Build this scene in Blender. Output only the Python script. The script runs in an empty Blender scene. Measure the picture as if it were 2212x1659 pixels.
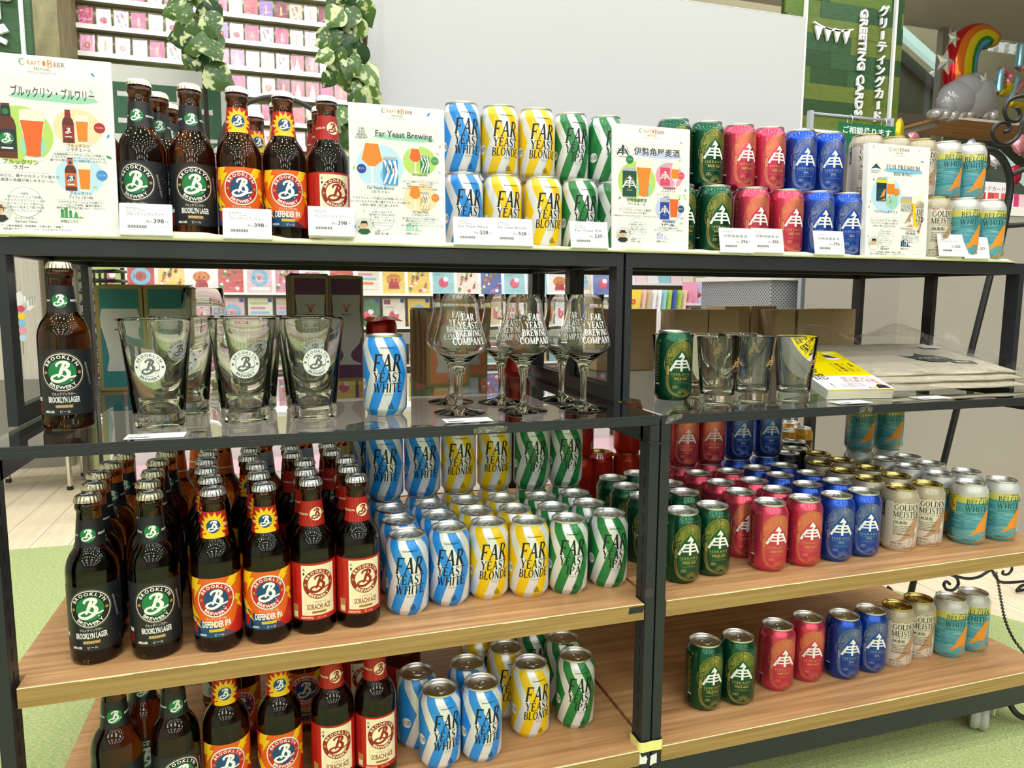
import bpy, bmesh, math, random
from mathutils import Vector, Matrix
from mathutils.geometry import tessellate_polygon
random.seed(7)
S = bpy.context.scene
COL = S.collection
PI = math.pi
# ---------------------------------------------------------------- camera
CX, CY, CZ = -0.5488, -1.1092, 0.1781
YAW, PITCH, ROLL, FPX = math.radians(17.638), math.radians(6.9555), math.radians(0.3541), 1566.06
FWD = Vector((math.sin(YAW)*math.cos(PITCH), math.cos(YAW)*math.cos(PITCH), -math.sin(PITCH)))
_R = Vector((math.cos(YAW), -math.sin(YAW), 0)); _U = _R.cross(FWD)
RGT = math.cos(ROLL)*_R + math.sin(ROLL)*_U
UPV = -math.sin(ROLL)*_R + math.cos(ROLL)*_U
cam = bpy.data.cameras.new('camera'); cam.sensor_width = 36.0; cam.lens = 36.0*FPX/2212.0
cam.clip_start = 0.02; cam.clip_end = 60
camo = bpy.data.objects.new('camera', cam); COL.objects.link(camo)
M3 = Matrix((RGT, UPV, -FWD)).transposed()
camo.matrix_world = Matrix.Translation((CX, CY, CZ)) @ M3.to_4x4()
S.camera = camo
def ray(u, v): return FWD + RGT*((u-1106)/FPX) - UPV*((v-829.5)/FPX)
def at_z(u, v, z):
    d = ray(u, v); t = (z-CZ)/d.z; return Vector((CX, CY, CZ)) + d*t
def at_y(u, v, y):
    d = ray(u, v); t = (y-CY)/d.y; return Vector((CX, CY, CZ)) + d*t
# ---------------------------------------------------------------- world, lights, exposure
W = bpy.data.worlds.new('world'); S.world = W; W.use_nodes = True
bg = W.node_tree.nodes['Background']; bg.inputs[0].default_value = (1.0, 0.99, 0.97, 1); bg.inputs[1].default_value = 0.35
S.view_settings.view_transform = 'Standard'; S.view_settings.look = 'None'
S.view_settings.exposure = -0.78; S.view_settings.gamma = 1.0; S.view_settings.use_curve_mapping = False
S.cycles.max_bounces = 14; S.cycles.transmission_bounces = 14; S.cycles.diffuse_bounces = 3; S.cycles.glossy_bounces = 4; S.cycles.transparent_max_bounces = 16
S.cycles.sample_clamp_indirect = 4.0; S.cycles.caustics_reflective = False
def area(name, loc, target, sx, sy, power, color=(.93, .925, 1.0), shape='RECTANGLE', spread=PI):
    l = bpy.data.lights.new(name, 'AREA'); l.shape = shape; l.size = sx; l.size_y = sy; l.energy = power; l.color = color; l.spread = spread
    o = bpy.data.objects.new(name, l); COL.objects.link(o); o.location = loc
    o.rotation_euler = (Vector(target)-Vector(loc)).to_track_quat('-Z', 'Y').to_euler(); return o
ZF = -0.68           # floor height
ZC = 2.05            # ceiling height
n = 0
for j in range(9):
    for i in range(9):
        lx, ly = -2.6+i*0.62+0.31*(j % 2), -2.5+j*0.52
        area('ceiling_downlight_lamp', (lx, ly, ZC-0.02), (lx, ly, 0), 0.11, 0.11, 4.6, shape='DISK')
for ly in (-3.4, -4.6, -5.8, -7.0, -8.2):
    for lx in (-3.2, -1.6, 0.0, 1.6, 3.2): area('front_fill_lamp', (lx, ly, ZC-0.02), (lx, ly, 0), 0.6, 0.6, 21)  # unseen lamps added in front as fill for the dark shelf interiors
for lx in (2.0, 4.0, 6.0): area('hall_ceiling_lamp', (lx, 4.3, 4.1), (lx, 4.3, 0), 1.0, 0.6, 60)
for k in range(4):   # lamps washing the wall of cards
    area('wall_wash_lamp', (-1.5+k*0.75, 1.75, 1.75), (-1.5+k*0.75, 3.0, 0.2), 0.6, 0.12, 9)
# ---------------------------------------------------------------- materials
MATS = {}
def sock(n, k):
    return n.inputs[k]
def mat(name, col, rough=0.5, metal=0.0, var=0.05, vs=40.0, spec=0.5, coat=0.0, trans=0.0, ior=1.45, bump=0.0, bs=200.0, emit=0.0, alpha=1.0, sss=0.0):
    if name in MATS: return MATS[name]
    m = bpy.data.materials.new(name); m.use_nodes = True; nt = m.node_tree; p = nt.nodes['Principled BSDF']
    c = (col[0], col[1], col[2], 1)
    if var > 0:
        tc = nt.nodes.new('ShaderNodeTexCoord'); nz = nt.nodes.new('ShaderNodeTexNoise'); nz.inputs['Scale'].default_value = vs; nz.inputs['Detail'].default_value = 2
        nt.links.new(tc.outputs['Object'], nz.inputs['Vector'])
        mx = nt.nodes.new('ShaderNodeMix'); mx.data_type = 'RGBA'
        mx.inputs['A'].default_value = tuple(max(0, x*(1-var)) for x in col)+(1,)
        mx.inputs['B'].default_value = tuple(min(1, x*(1+var)) for x in col)+(1,)
        nt.links.new(nz.outputs['Fac'], mx.inputs['Factor']); nt.links.new(mx.outputs['Result'], p.inputs['Base Color'])
    else: p.inputs['Base Color'].default_value = c
    p.inputs['Roughness'].default_value = rough; p.inputs['Metallic'].default_value = metal; p.inputs['IOR'].default_value = ior
    p.inputs['Specular IOR Level'].default_value = spec; p.inputs['Coat Weight'].default_value = coat; p.inputs['Coat Roughness'].default_value = 0.06
    p.inputs['Transmission Weight'].default_value = trans
    if emit: p.inputs['Emission Color'].default_value = c; p.inputs['Emission Strength'].default_value = emit
    if bump:
        tc = nt.nodes.new('ShaderNodeTexCoord'); nb = nt.nodes.new('ShaderNodeTexNoise'); nb.inputs['Scale'].default_value = bs; nb.inputs['Detail'].default_value = 3
        nt.links.new(tc.outputs['Object'], nb.inputs['Vector'])
        b = nt.nodes.new('ShaderNodeBump'); b.inputs['Strength'].default_value = bump; b.inputs['Distance'].default_value = 0.002
        nt.links.new(nb.outputs['Fac'], b.inputs['Height']); nt.links.new(b.outputs['Normal'], p.inputs['Normal'])
    MATS[name] = m; return m
def sr(r, g, b):     # 0-255 sRGB to linear
    f = lambda x: (x/255/12.92) if x/255 <= 0.04045 else ((x/255+0.055)/1.055)**2.4
    return (f(r), f(g), f(b))
def nodes(m):
    nt = m.node_tree; return nt, nt.nodes['Principled BSDF']
def N(nt, t, **kw):
    n = nt.nodes.new(t)
    for k, v in kw.items(): setattr(n, k, v)
    return n
def mth(nt, op, a, b=None, c=None):
    n = nt.nodes.new('ShaderNodeMath'); n.operation = op
    for i, x in enumerate((a, b, c)):
        if x is None: continue
        if isinstance(x, (int, float)): n.inputs[i].default_value = x
        else: nt.links.new(x, n.inputs[i])
    return n.outputs[0]
def mixc(nt, f, a, b):
    n = nt.nodes.new('ShaderNodeMix'); n.data_type = 'RGBA'
    if isinstance(f, (int, float)): n.inputs['Factor'].default_value = f
    else: nt.links.new(f, n.inputs['Factor'])
    for k, x in (('A', a), ('B', b)):
        if isinstance(x, tuple): n.inputs[k].default_value = x+(1,) if len(x) == 3 else x
        else: nt.links.new(x, n.inputs[k])
    return n.outputs['Result']
def xyz(nt):
    tc = N(nt, 'ShaderNodeTexCoord'); s = N(nt, 'ShaderNodeSeparateXYZ'); nt.links.new(tc.outputs['Object'], s.inputs[0]); return tc, s.outputs[0], s.outputs[1], s.outputs[2]
def noise(nt, vec, scale, detail=2.0):
    nz = N(nt, 'ShaderNodeTexNoise'); nz.inputs['Scale'].default_value = scale; nz.inputs['Detail'].default_value = detail; nt.links.new(vec, nz.inputs['Vector']); return nz.outputs['Fac']
def mapped(nt, tc, scale, rot=(0, 0, 0)):
    mp = N(nt, 'ShaderNodeMapping'); mp.inputs['Scale'].default_value = scale; mp.inputs['Rotation'].default_value = rot; nt.links.new(tc.outputs['Object'], mp.inputs['Vector']); return mp.outputs[0]
def wood_mat(name, a, b, stretch=(1.2, 26, 26), rough=0.42):
    m = mat(name, a, rough, var=0); nt, p = nodes(m); tc, x, y, z = xyz(nt)
    v = mapped(nt, tc, stretch); n1 = noise(nt, v, 3.0, 6.0); n2 = noise(nt, mapped(nt, tc, (2.5, 180, 180)), 2.0, 3.0)
    f = mth(nt, 'ADD', mth(nt, 'MULTIPLY', n1, 0.7), mth(nt, 'MULTIPLY', n2, 0.3))
    r = N(nt, 'ShaderNodeMapRange'); nt.links.new(f, r.inputs[0]); r.inputs[1].default_value = 0.33; r.inputs[2].default_value = 0.67
    nt.links.new(mixc(nt, r.outputs[0], a, b), p.inputs['Base Color']); return m
def thin_glass(name, tint, rough=0.0, ior=1.5, bump=0.0, bs=30.0, boost=0.0, graze=0.9):
    m = bpy.data.materials.new(name); m.use_nodes = True; nt = m.node_tree; nt.nodes.clear()
    out = N(nt, 'ShaderNodeOutputMaterial'); t = N(nt, 'ShaderNodeBsdfTransparent'); g = N(nt, 'ShaderNodeBsdfGlossy'); mx = N(nt, 'ShaderNodeMixShader')
    t.inputs[0].default_value = tint+(1,); g.inputs['Roughness'].default_value = rough
    lw = N(nt, 'ShaderNodeLayerWeight'); lw.inputs[0].default_value = 0.5           # Facing, same for both sides of a thin sheet
    f0 = ((ior-1)/(ior+1))**2*1.9
    fac = mth(nt, 'MINIMUM', mth(nt, 'ADD', f0+boost, mth(nt, 'MULTIPLY', mth(nt, 'POWER', lw.outputs['Facing'], 4.0), graze)), 0.95)
    if bump:
        tc = N(nt, 'ShaderNodeTexCoord'); nb = N(nt, 'ShaderNodeTexNoise'); nb.inputs['Scale'].default_value = bs; nb.inputs['Detail'].default_value = 4
        nt.links.new(tc.outputs['Object'], nb.inputs[0]); b = N(nt, 'ShaderNodeBump'); b.inputs['Strength'].default_value = bump; b.inputs['Distance'].default_value = 0.01
        nt.links.new(nb.outputs['Fac'], b.inputs['Height']); nt.links.new(b.outputs[0], g.inputs['Normal']); nt.links.new(b.outputs[0], lw.inputs['Normal'])
    nt.links.new(fac, mx.inputs[0]); nt.links.new(t.outputs[0], mx.inputs[1]); nt.links.new(g.outputs[0], mx.inputs[2]); nt.links.new(mx.outputs[0], out.inputs[0])
    MATS[name] = m; return m
# ---------------------------------------------------------------- objects
def put(name, data, parent=None, loc=(0, 0, 0), rot=(0, 0, 0)):
    o = bpy.data.objects.new(name, data); COL.objects.link(o); o.location = loc; o.rotation_euler = rot
    if parent is not None: o.parent = parent
    return o
def tag(o, label, cat, group=None):
    o['label'] = label; o['category'] = cat
    if group: o['group'] = group
    return o
def thing(name, label, cat, loc=(0, 0, 0), rz=0.0, group=None, rot=None):
    o = put(name, None, None, loc, rot or (0, 0, rz)); o.empty_display_size = 0.02; return tag(o, label, cat, group)
def struct(name, data, loc=(0, 0, 0), parent=None):
    o = put(name, data, parent, loc)
    if parent is None: o['kind'] = 'structure'
    return o
class MB:
    def __init__(s): s.v = []; s.f = []; s.m = []
    def add(s, vs, fs, m=0):
        b = len(s.v); s.v += [tuple(x) for x in vs]
        for f in fs: s.f.append([b+i for i in f]); s.m.append(m)
        return s
    def box(s, a, b, m=0):
        (x0, y0, z0), (x1, y1, z1) = a, b
        return s.add([(x0, y0, z0), (x1, y0, z0), (x1, y1, z0), (x0, y1, z0), (x0, y0, z1), (x1, y0, z1), (x1, y1, z1), (x0, y1, z1)],
                     [(0, 3, 2, 1), (4, 5, 6, 7), (0, 1, 5, 4), (1, 2, 6, 5), (2, 3, 7, 6), (3, 0, 4, 7)], m)
    def lathe(s, prof, n=32, m=0, cap0=True, cap1=True, flute=None):
        vs = []; k = len(prof)
        for j, (r, z) in enumerate(prof):
            for i in range(n):
                a = 2*PI*i/n; rr = r if flute is None else flute(j, i, r); vs.append((rr*math.cos(a), rr*math.sin(a), z))
        fs = [(j*n+i, j*n+(i+1) % n, (j+1)*n+(i+1) % n, (j+1)*n+i) for j in range(k-1) for i in range(n)]
        if cap0: fs.append(tuple(reversed(range(n))))
        if cap1: fs.append(tuple((k-1)*n+i for i in range(n)))
        return s.add(vs, fs, m)
    def tube(s, pts, r, n=8, m=0, closed=False, flat=1.0):
        pts = [Vector(p) for p in pts]; k = len(pts); vs = []; up = Vector((0.13, 0.21, 0.97)).normalized(); prev = None
        for j, p in enumerate(pts):
            if closed: t = pts[(j+1) % k]-pts[j-1]
            else: t = pts[min(j+1, k-1)]-pts[max(j-1, 0)]
            t.normalize()
            a = (prev - t*prev.dot(t)) if prev is not None else up.cross(t)
            if a.length < 1e-5: a = Vector((1, 0, 0)).cross(t)
            a.normalize(); prev = a; b = t.cross(a); rr = r[j] if isinstance(r, (list, tuple)) else r
            vs += [p+(a*math.cos(2*PI*i/n)+b*math.sin(2*PI*i/n)*flat)*rr for i in range(n)]
        fs = [(j*n+i, j*n+(i+1) % n, ((j+1) % k)*n+(i+1) % n, ((j+1) % k)*n+i) for j in range(k if closed else k-1) for i in range(n)]
        if not closed: fs += [tuple(reversed(range(n))), tuple((k-1)*n+i for i in range(n))]
        return s.add(vs, fs, m)
    def prism(s, poly, y0, y1, m=0):         # polygon in x,z extruded along y
        n = len(poly); vs = [(x, y0, z) for x, z in poly]+[(x, y1, z) for x, z in poly]
        fs = [tuple(range(n)), tuple(reversed(range(n, 2*n)))]+[(i, n+i, n+(i+1) % n, (i+1) % n) for i in range(n)]
        return s.add(vs, fs, m)
    def xf(s, M):
        s.v = [tuple(M @ Vector(p)) for p in s.v]; return s
    def mesh(s, name, mats, smooth=False, bevel=0.0):
        me = bpy.data.meshes.new(name); me.from_pydata(s.v, [], s.f)
        for m in (mats if isinstance(mats, (list, tuple)) else [mats]): me.materials.append(m)
        bm = bmesh.new(); bm.from_mesh(me)
        for f, mi in zip(bm.faces, s.m): f.material_index = mi
        bmesh.ops.recalc_face_normals(bm, faces=bm.faces[:])
        if bevel: bmesh.ops.bevel(bm, geom=bm.edges[:], offset=bevel, segments=2, profile=0.6, affect='EDGES')
        bm.to_mesh(me); bm.free()
        if smooth:
            me.polygons.foreach_set('use_smooth', [True]*len(me.polygons))
            if smooth is not True:
                me.set_sharp_from_angle(angle=math.radians(smooth))
        me.update(); return me
def boxmesh(name, a, b, m, bevel=0.0): return MB().box(a, b).mesh(name, m, bevel=bevel)
def crom(pts, k=6, closed=False):            # Catmull-Rom through points (tuples of any length)
    n = len(pts); out = []
    for i in range(n if closed else n-1):
        p0, p1, p2, p3 = (pts[(i-1) % n] if closed or i > 0 else pts[0]), pts[i], pts[(i+1) % n], (pts[(i+2) % n] if closed or i+2 < n else pts[-1])
        for j in range(k):
            t = j/k; out.append(tuple(0.5*(2*b+(c-a)*t+(2*a-5*b+4*c-d)*t*t+(3*b-a-3*c+d)*t**3) for a, b, c, d in zip(p0, p1, p2, p3)))
    if not closed: out.append(tuple(pts[-1]))
    return out
# ---------------------------------------------------------------- flat print: 2D shapes in millimetres, laid flat or wrapped round a body
_TX = {}
def text_geo(s, bold=0.0, res=2):
    k = (s, bold, res)
    if k not in _TX:
        cu = bpy.data.curves.new('lettering', 'FONT'); cu.body = s; cu.size = 1; cu.resolution_u = res; cu.offset = bold
        ob = bpy.data.objects.new('lettering', cu); me = bpy.data.meshes.new_from_object(ob)
        vs = [(v.co.x, v.co.y) for v in me.vertices]; fs = [tuple(p.vertices) for p in me.polygons]
        bpy.data.objects.remove(ob); bpy.data.meshes.remove(me); bpy.data.curves.remove(cu)
        x0 = min([v[0] for v in vs] or [0]); x1 = max([v[0] for v in vs] or [0]); _TX[k] = (vs, fs, x0, x1)
    return _TX[k]
T_, t_ = .165, .078
def _l(x0, y0, x1, y1, w): return [(x0, y0, w), (x1, y1, w)]
def _s(x, y, h=.13): return [(x-h, y+(.025 if y < .5 else -.025), .05), (x+h, y+(.025 if y < .5 else -.025), .05)]
def _stem(x, w=T_): return [_l(x, 0, x, 1, w), _s(x, 0), _s(x, 1)]
_C = [(.74, .74, .05), (.62, .92, .07), (.42, .97, .07), (.19, .8, .13), (.1, .5, .165), (.19, .2, .13), (.42, .03, .07), (.62, .08, .07), (.76, .26, .05)]
_PB = [(.17, .97, t_), (.42, .96, .07), (.6, .76, T_), (.42, .52, .07), (.17, .5, t_)]
SERIF = {
 'A': (.86, [_l(.1, 0, .43, 1, .075), _l(.42, 1, .74, 0, T_), _l(.22, .36, .62, .36, t_), _s(.1, 0, .11), _s(.75, 0, .13)]),
 'B': (.78, _stem(.17)+[_PB, [(.17, .53, t_), (.48, .52, .07), (.68, .27, T_), (.48, .04, .07), (.17, .03, t_)]]),
 'C': (.82, [_C]), 'G': (.9, [_C, _l(.74, .4, .74, .08, .12), _s(.74, .43, .13)]),
 'D': (.92, _stem(.17)+[[(.17, .97, t_), (.5, .94, .08), (.76, .72, .14), (.8, .5, .16), (.76, .28, .14), (.5, .06, .08), (.17, .03, t_)]]),
 'E': (.76, _stem(.17)+[_l(.17, .97, .67, .97, t_), _l(.17, .52, .52, .52, t_), _l(.17, .03, .7, .03, t_), _l(.66, .99, .66, .78, .05), _l(.52, .63, .52, .41, .05), _l(.7, .01, .7, .25, .05)]),
 'F': (.72, _stem(.17)+[_l(.17, .97, .68, .97, t_), _l(.17, .5, .52, .5, t_), _l(.68, .99, .68, .76, .05), _l(.52, .62, .52, .38, .05)]),
 'H': (.92, _stem(.17)+_stem(.74)+[_l(.17, .51, .74, .51, t_)]), 'I': (.36, _stem(.18)),
 'J': (.46, [[(.26, 1, T_), (.26, .2, T_), (.2, .02, .1), (.04, -.06, .06)], _s(.26, 1)]),
 'L': (.72, _stem(.17)+[_l(.17, .03, .66, .03, t_), _l(.67, .01, .67, .27, .05)]),
 'M': (1.06, [_l(.13, 0, .17, 1, .07), _l(.17, 1, .52, .05, T_), _l(.52, .05, .86, 1, .07), _l(.87, 1, .92, 0, T_), _s(.13, 0, .1), _s(.92, 0), _s(.15, 1, .1), _s(.88, 1, .1)]),
 'N': (.94, [_l(.15, 0, .15, 1, .07), _l(.15, 1, .78, 0, T_), _l(.78, 0, .78, 1, .07), _s(.15, 0, .1), _s(.78, 1, .1), _s(.13, 1, .09)]),
 'O': (.9, [[(.44, .97, .07), (.19, .82, .12), (.1, .5, .165), (.19, .18, .12), (.44, .03, .07), (.69, .18, .12), (.78, .5, .165), (.69, .82, .12), (.44, .97, .07)]]),
 'P': (.72, _stem(.17)+[_PB]), 'R': (.84, _stem(.17)+[_PB, _l(.36, .52, .74, 0, T_), _s(.78, 0, .1)]),
 'S': (.72, [[(.6, .79, .05), (.5, .94, .06), (.34, .97, .07), (.16, .82, .11), (.2, .62, .145), (.42, .47, .155), (.6, .32, .145), (.6, .14, .11), (.4, .03, .07), (.22, .05, .06), (.1, .22, .05)]]),
 'T': (.8, [_l(.4, 0, .4, 1, T_), _s(.4, 0), _l(.06, .97, .74, .97, t_), _l(.06, .99, .06, .76, .05), _l(.74, .99, .74, .76, .05)]),
 'U': (.9, [[(.17, 1, T_), (.17, .3, T_), (.3, .06, .1), (.5, .03, .08), (.7, .2, .07), (.74, 1, .07)], _s(.17, 1), _s(.74, 1, .1)]),
 'W': (1.2, [_l(.1, 1, .35, 0, T_), _l(.35, 0, .58, .95, .07), _l(.55, .95, .8, 0, T_), _l(.8, 0, 1.06, 1, .07), _s(.1, 1, .12), _s(1.06, 1, .1), _s(.56, 1, .1)]),
 'Y': (.84, [_l(.1, 1, .42, .46, T_), _l(.74, 1, .42, .46, .07), _l(.42, .5, .42, 0, T_), _s(.1, 1, .12), _s(.74, 1, .1), _s(.42, 0)]),
 ' ': (.4, [])}
class Art:
    def __init__(s): s.it = []
    def add(s, vs, fs, m, l): s.it.append((list(vs), list(fs), m, l)); return s
    def poly(s, pts, m, l=1):
        tr = tessellate_polygon([[Vector((x, y, 0)) for x, y in pts]]); return s.add(pts, tr, m, l)
    def rect(s, x0, y0, x1, y1, m, l=1): return s.add([(x0, y0), (x1, y0), (x1, y1), (x0, y1)], [(0, 1, 2, 3)], m, l)
    def disc(s, cx, cy, r, m, l=1, n=36, sx=1.0, sy=1.0):
        return s.add([(cx+r*sx*math.cos(2*PI*i/n), cy+r*sy*math.sin(2*PI*i/n)) for i in range(n)], [tuple(range(n))], m, l)
    def ring(s, cx, cy, r0, r1, m, l=1, n=40, a0=0, a1=2*PI):
        vs = []
        for i in range(n+1):
            a = a0+(a1-a0)*i/n; vs += [(cx+r0*math.cos(a), cy+r0*math.sin(a)), (cx+r1*math.cos(a), cy+r1*math.sin(a))]
        return s.add(vs, [(2*i, 2*i+1, 2*i+3, 2*i+2) for i in range(n)], m, l)
    def stroke(s, pts, w, m, l=1, smooth=0, closed=False):
        pts = [tuple(p)+((w,) if len(p) == 2 else ()) for p in pts]
        if smooth: pts = crom(pts, smooth, closed)
        k = len(pts); vs = []
        for i in range(k):
            a = pts[i-1] if (i > 0 or closed) else pts[0]; b = pts[(i+1) % k] if (i+1 < k or closed) else pts[-1]
            dx, dy = b[0]-a[0], b[1]-a[1]; d = math.hypot(dx, dy) or 1; h = pts[i][2]/2
            vs += [(pts[i][0]-dy/d*h, pts[i][1]+dx/d*h), (pts[i][0]+dy/d*h, pts[i][1]-dx/d*h)]
        n = k if closed else k-1
        return s.add(vs, [(2*i, 2*i+1, (2*i+3) % (2*k), (2*i+2) % (2*k)) for i in range(n)], m, l)
    def put(s, vs, fs, x0, x1, x, y, sc, m, l, al, w, shear, rot=0.0):
        sx = sc if w is None else w/max(1e-6, x1-x0); ox = {'l': x0, 'c': (x0+x1)/2, 'r': x1}[al]
        c, q = math.cos(rot), math.sin(rot); out = []
        for a, b in vs:
            px, py = (a-ox)*sx+shear*b*sc, b*sc; out.append((x+px*c-py*q, y+px*q+py*c))
        return s.add(out, fs, m, l)
    def text(s, t, x, y, h, m, l=1, al='c', w=None, bold=0.0, res=2, shear=0.0, rot=0.0):
        vs, fs, x0, x1 = text_geo(t, bold, res); return s.put(vs, fs, x0, x1, x, y, h/0.69, m, l, al, w, shear, rot)
    def serif(s, t, x, y, h, m, l=1, al='c', w=None, shear=0.0, heavy=1.0, gap=.06):
        vs, fs, cx = [], [], 0.0
        for ch in t:
            wd, st = SERIF[ch]
            for q in st:
                q = [(a+cx, b, c*heavy) for a, b, c in q]; tmp = Art().stroke(q, 0, 0, 0, smooth=(4 if len(q) > 2 else 0)).it[0]
                b0 = len(vs); vs += tmp[0]; fs += [tuple(b0+i for i in f) for f in tmp[1]]
            cx += wd+gap
        return s.put(vs, fs, 0, cx-gap, x, y, h, m, l, al, w, shear)
    def arc(s, t, cx, cy, r, h, ang, m, l=1, inside=False, bold=.02, track=1.0, wx=1.0):
        gs = [text_geo(ch, bold, 2) for ch in t]; sc = h/0.69; adv = [(g[3]-g[2])*sc*wx+h*.16*track for g in gs]; tot = sum(adv); pos = -tot/2
        for g, a in zip(gs, adv):
            mid = (pos+a/2)/r; pos += a
            th = ang-mid if not inside else ang+mid; rr = r if not inside else r
            px, py = cx+rr*math.cos(th), cy+rr*math.sin(th); rot = th-PI/2 if not inside else th+PI/2
            s.put([(vx*wx, vy) for vx, vy in g[0]], g[1], g[2]*wx, g[3]*wx, px, py, sc, m, l, 'c', None, 0, rot)
        return s
    def merge(s, o, dx=0, dy=0, k=1.0, dl=0):
        for vs, fs, m, l in o.it: s.it.append(([(x*k+dx, y*k+dy) for x, y in vs], fs, m, l+dl))
        return s
    def _bm(s):
        keys = []; V = []; F = []; MI = []
        for vs, fs, m, l in s.it:
            if m not in keys: keys.append(m)
            b = len(V); V += [(x, y, l) for x, y in vs]
            for f in fs: F.append([b+i for i in f]); MI.append(keys.index(m))
        me = bpy.data.meshes.new('print'); me.from_pydata(V, [], F); me.polygons.foreach_set('material_index', MI)
        for k in keys: me.materials.append(MATS[k])
        return me
    def flat(s, name, eps=0.12):
        me = s._bm(); me.name = name
        for v in me.vertices: v.co = (v.co.x*.001, -v.co.z*eps*.001, v.co.y*.001)
        me.update(); return me
    def wrap(s, name, rf, eps=0.11, step=4.0, ystep=None):
        me = s._bm(); me.name = name; bm = bmesh.new(); bm.from_mesh(me)
        xs = [v.co.x for v in bm.verts]; x = math.floor(min(xs)/step)*step+step*.5
        while x < max(xs):
            bmesh.ops.bisect_plane(bm, geom=bm.verts[:]+bm.edges[:]+bm.faces[:], plane_co=(x, 0, 0), plane_no=(1, 0, 0)); x += step
        if ystep:
            ys = [v.co.y for v in bm.verts]; y = min(ys)+ystep
            while y < max(ys):
                bmesh.ops.bisect_plane(bm, geom=bm.verts[:]+bm.edges[:]+bm.faces[:], plane_co=(0, y, 0), plane_no=(0, 1, 0)); y += ystep
        for v in bm.verts:
            r = rf(v.co.y); a = v.co.x/r; r += v.co.z*eps+0.06
            v.co = (r*math.sin(a)*.001, -r*math.cos(a)*.001, v.co.y*.001)
        bm.to_mesh(me); bm.free(); me.polygons.foreach_set('use_smooth', [True]*len(me.polygons)); me.update(); return me
# ---------------------------------------------------------------- print inks
INK = dict(black=(20, 20, 22), white=(240, 240, 236), cream=(243, 232, 190), green=(24, 122, 66), dgreen=(20, 84, 50), red=(176, 30, 34), dred=(120, 26, 24), gold=(176, 138, 74), goldl=(205, 180, 110),
           navy=(24, 70, 112), yellow=(246, 200, 26), orange=(226, 98, 24), charcoal=(33, 35, 38), brown=(128, 84, 62), tan=(176, 140, 108), teal=(20, 66, 78), sky=(130, 190, 222), ink=(58, 56, 62), grey=(150, 150, 150),
           lgrey=(226, 226, 224), mist=(206, 210, 202), pink=(236, 150, 178), mint=(150, 206, 176), lime=(178, 208, 100), peach=(240, 212, 170), blue=(62, 140, 204), amber=(222, 130, 30), foam=(244, 232, 208), bottle=(92, 40, 20),
           skin=(226, 178, 146), steel=(170, 176, 182), rose=(222, 70, 104), lilac=(190, 196, 230), paleblue=(184, 216, 236), deepblue=(22, 62, 150), canpink=(214, 64, 96), cangreen=(14, 72, 50), berry=(120, 30, 60), leaf=(70, 150, 80), ltan=(222, 200, 160), orangebird=(232, 146, 44))
for k, c in INK.items(): mat(k, sr(*c), 0.42, var=0.03, vs=90)
mat('goldink', sr(196, 166, 96), 0.32, metal=0.75, var=0.05)
mat('etch', (0.86, 0.87, 0.86), 0.75, var=0.02)
def b_logo(a, cx, cy, r, m, l):
    p = [(-.30, .46, .10), (-.34, .62, .17), (-.12, .80, .17), (.22, .82, .2), (.44, .64, .24), (.36, .42, .2), (.10, .27, .12)]
    q = [(.02, .25, .1), (.30, .18, .2), (.46, -.06, .27), (.36, -.38, .26), (.06, -.62, .22), (-.34, -.74, .2), (-.70, -.62, .2), (-.72, -.40, .17), (-.46, -.24, .15), (-.10, -.20, .12), (.34, -.42, .11), (.66, -.40, .12), (.96, -.30, .13)]
    st = [(.16, .72, .16), (.02, .3, .22), (-.10, -.06, .22), (-.26, -.42, .12)]
    for c in (p, q, st): a.stroke([(cx+x*r, cy+y*r, w*r*1.12) for x, y, w in c], 0, m, l, smooth=6)
    a.disc(cx+.62*r, cy-.66*r, .05*r, m, l, 10)
def emblem(a, cx, cy, r, ringc, txtc, discc, bc, l=1, edge=None, dot='gold'):
    a.disc(cx, cy, r, edge or txtc, l, 48); a.disc(cx, cy, r*.955, ringc, l+1, 48); a.disc(cx, cy, r*.665, discc, l+2, 44)
    a.arc('BROOKLYN', cx, cy, r*.735, r*.17, PI/2, txtc, l+2, bold=.03, track=1.2, wx=1.12)
    a.arc('BREWERY', cx, cy, r*.90, r*.17, -PI/2, txtc, l+2, inside=True, bold=.03, track=1.2, wx=1.12)
    for s_ in (-1, 1): a.disc(cx+s_*r*.81, cy-.02*r, r*.085, dot, l+2, 16)
    b_logo(a, cx, cy, r*.66, bc, l+3)
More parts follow.
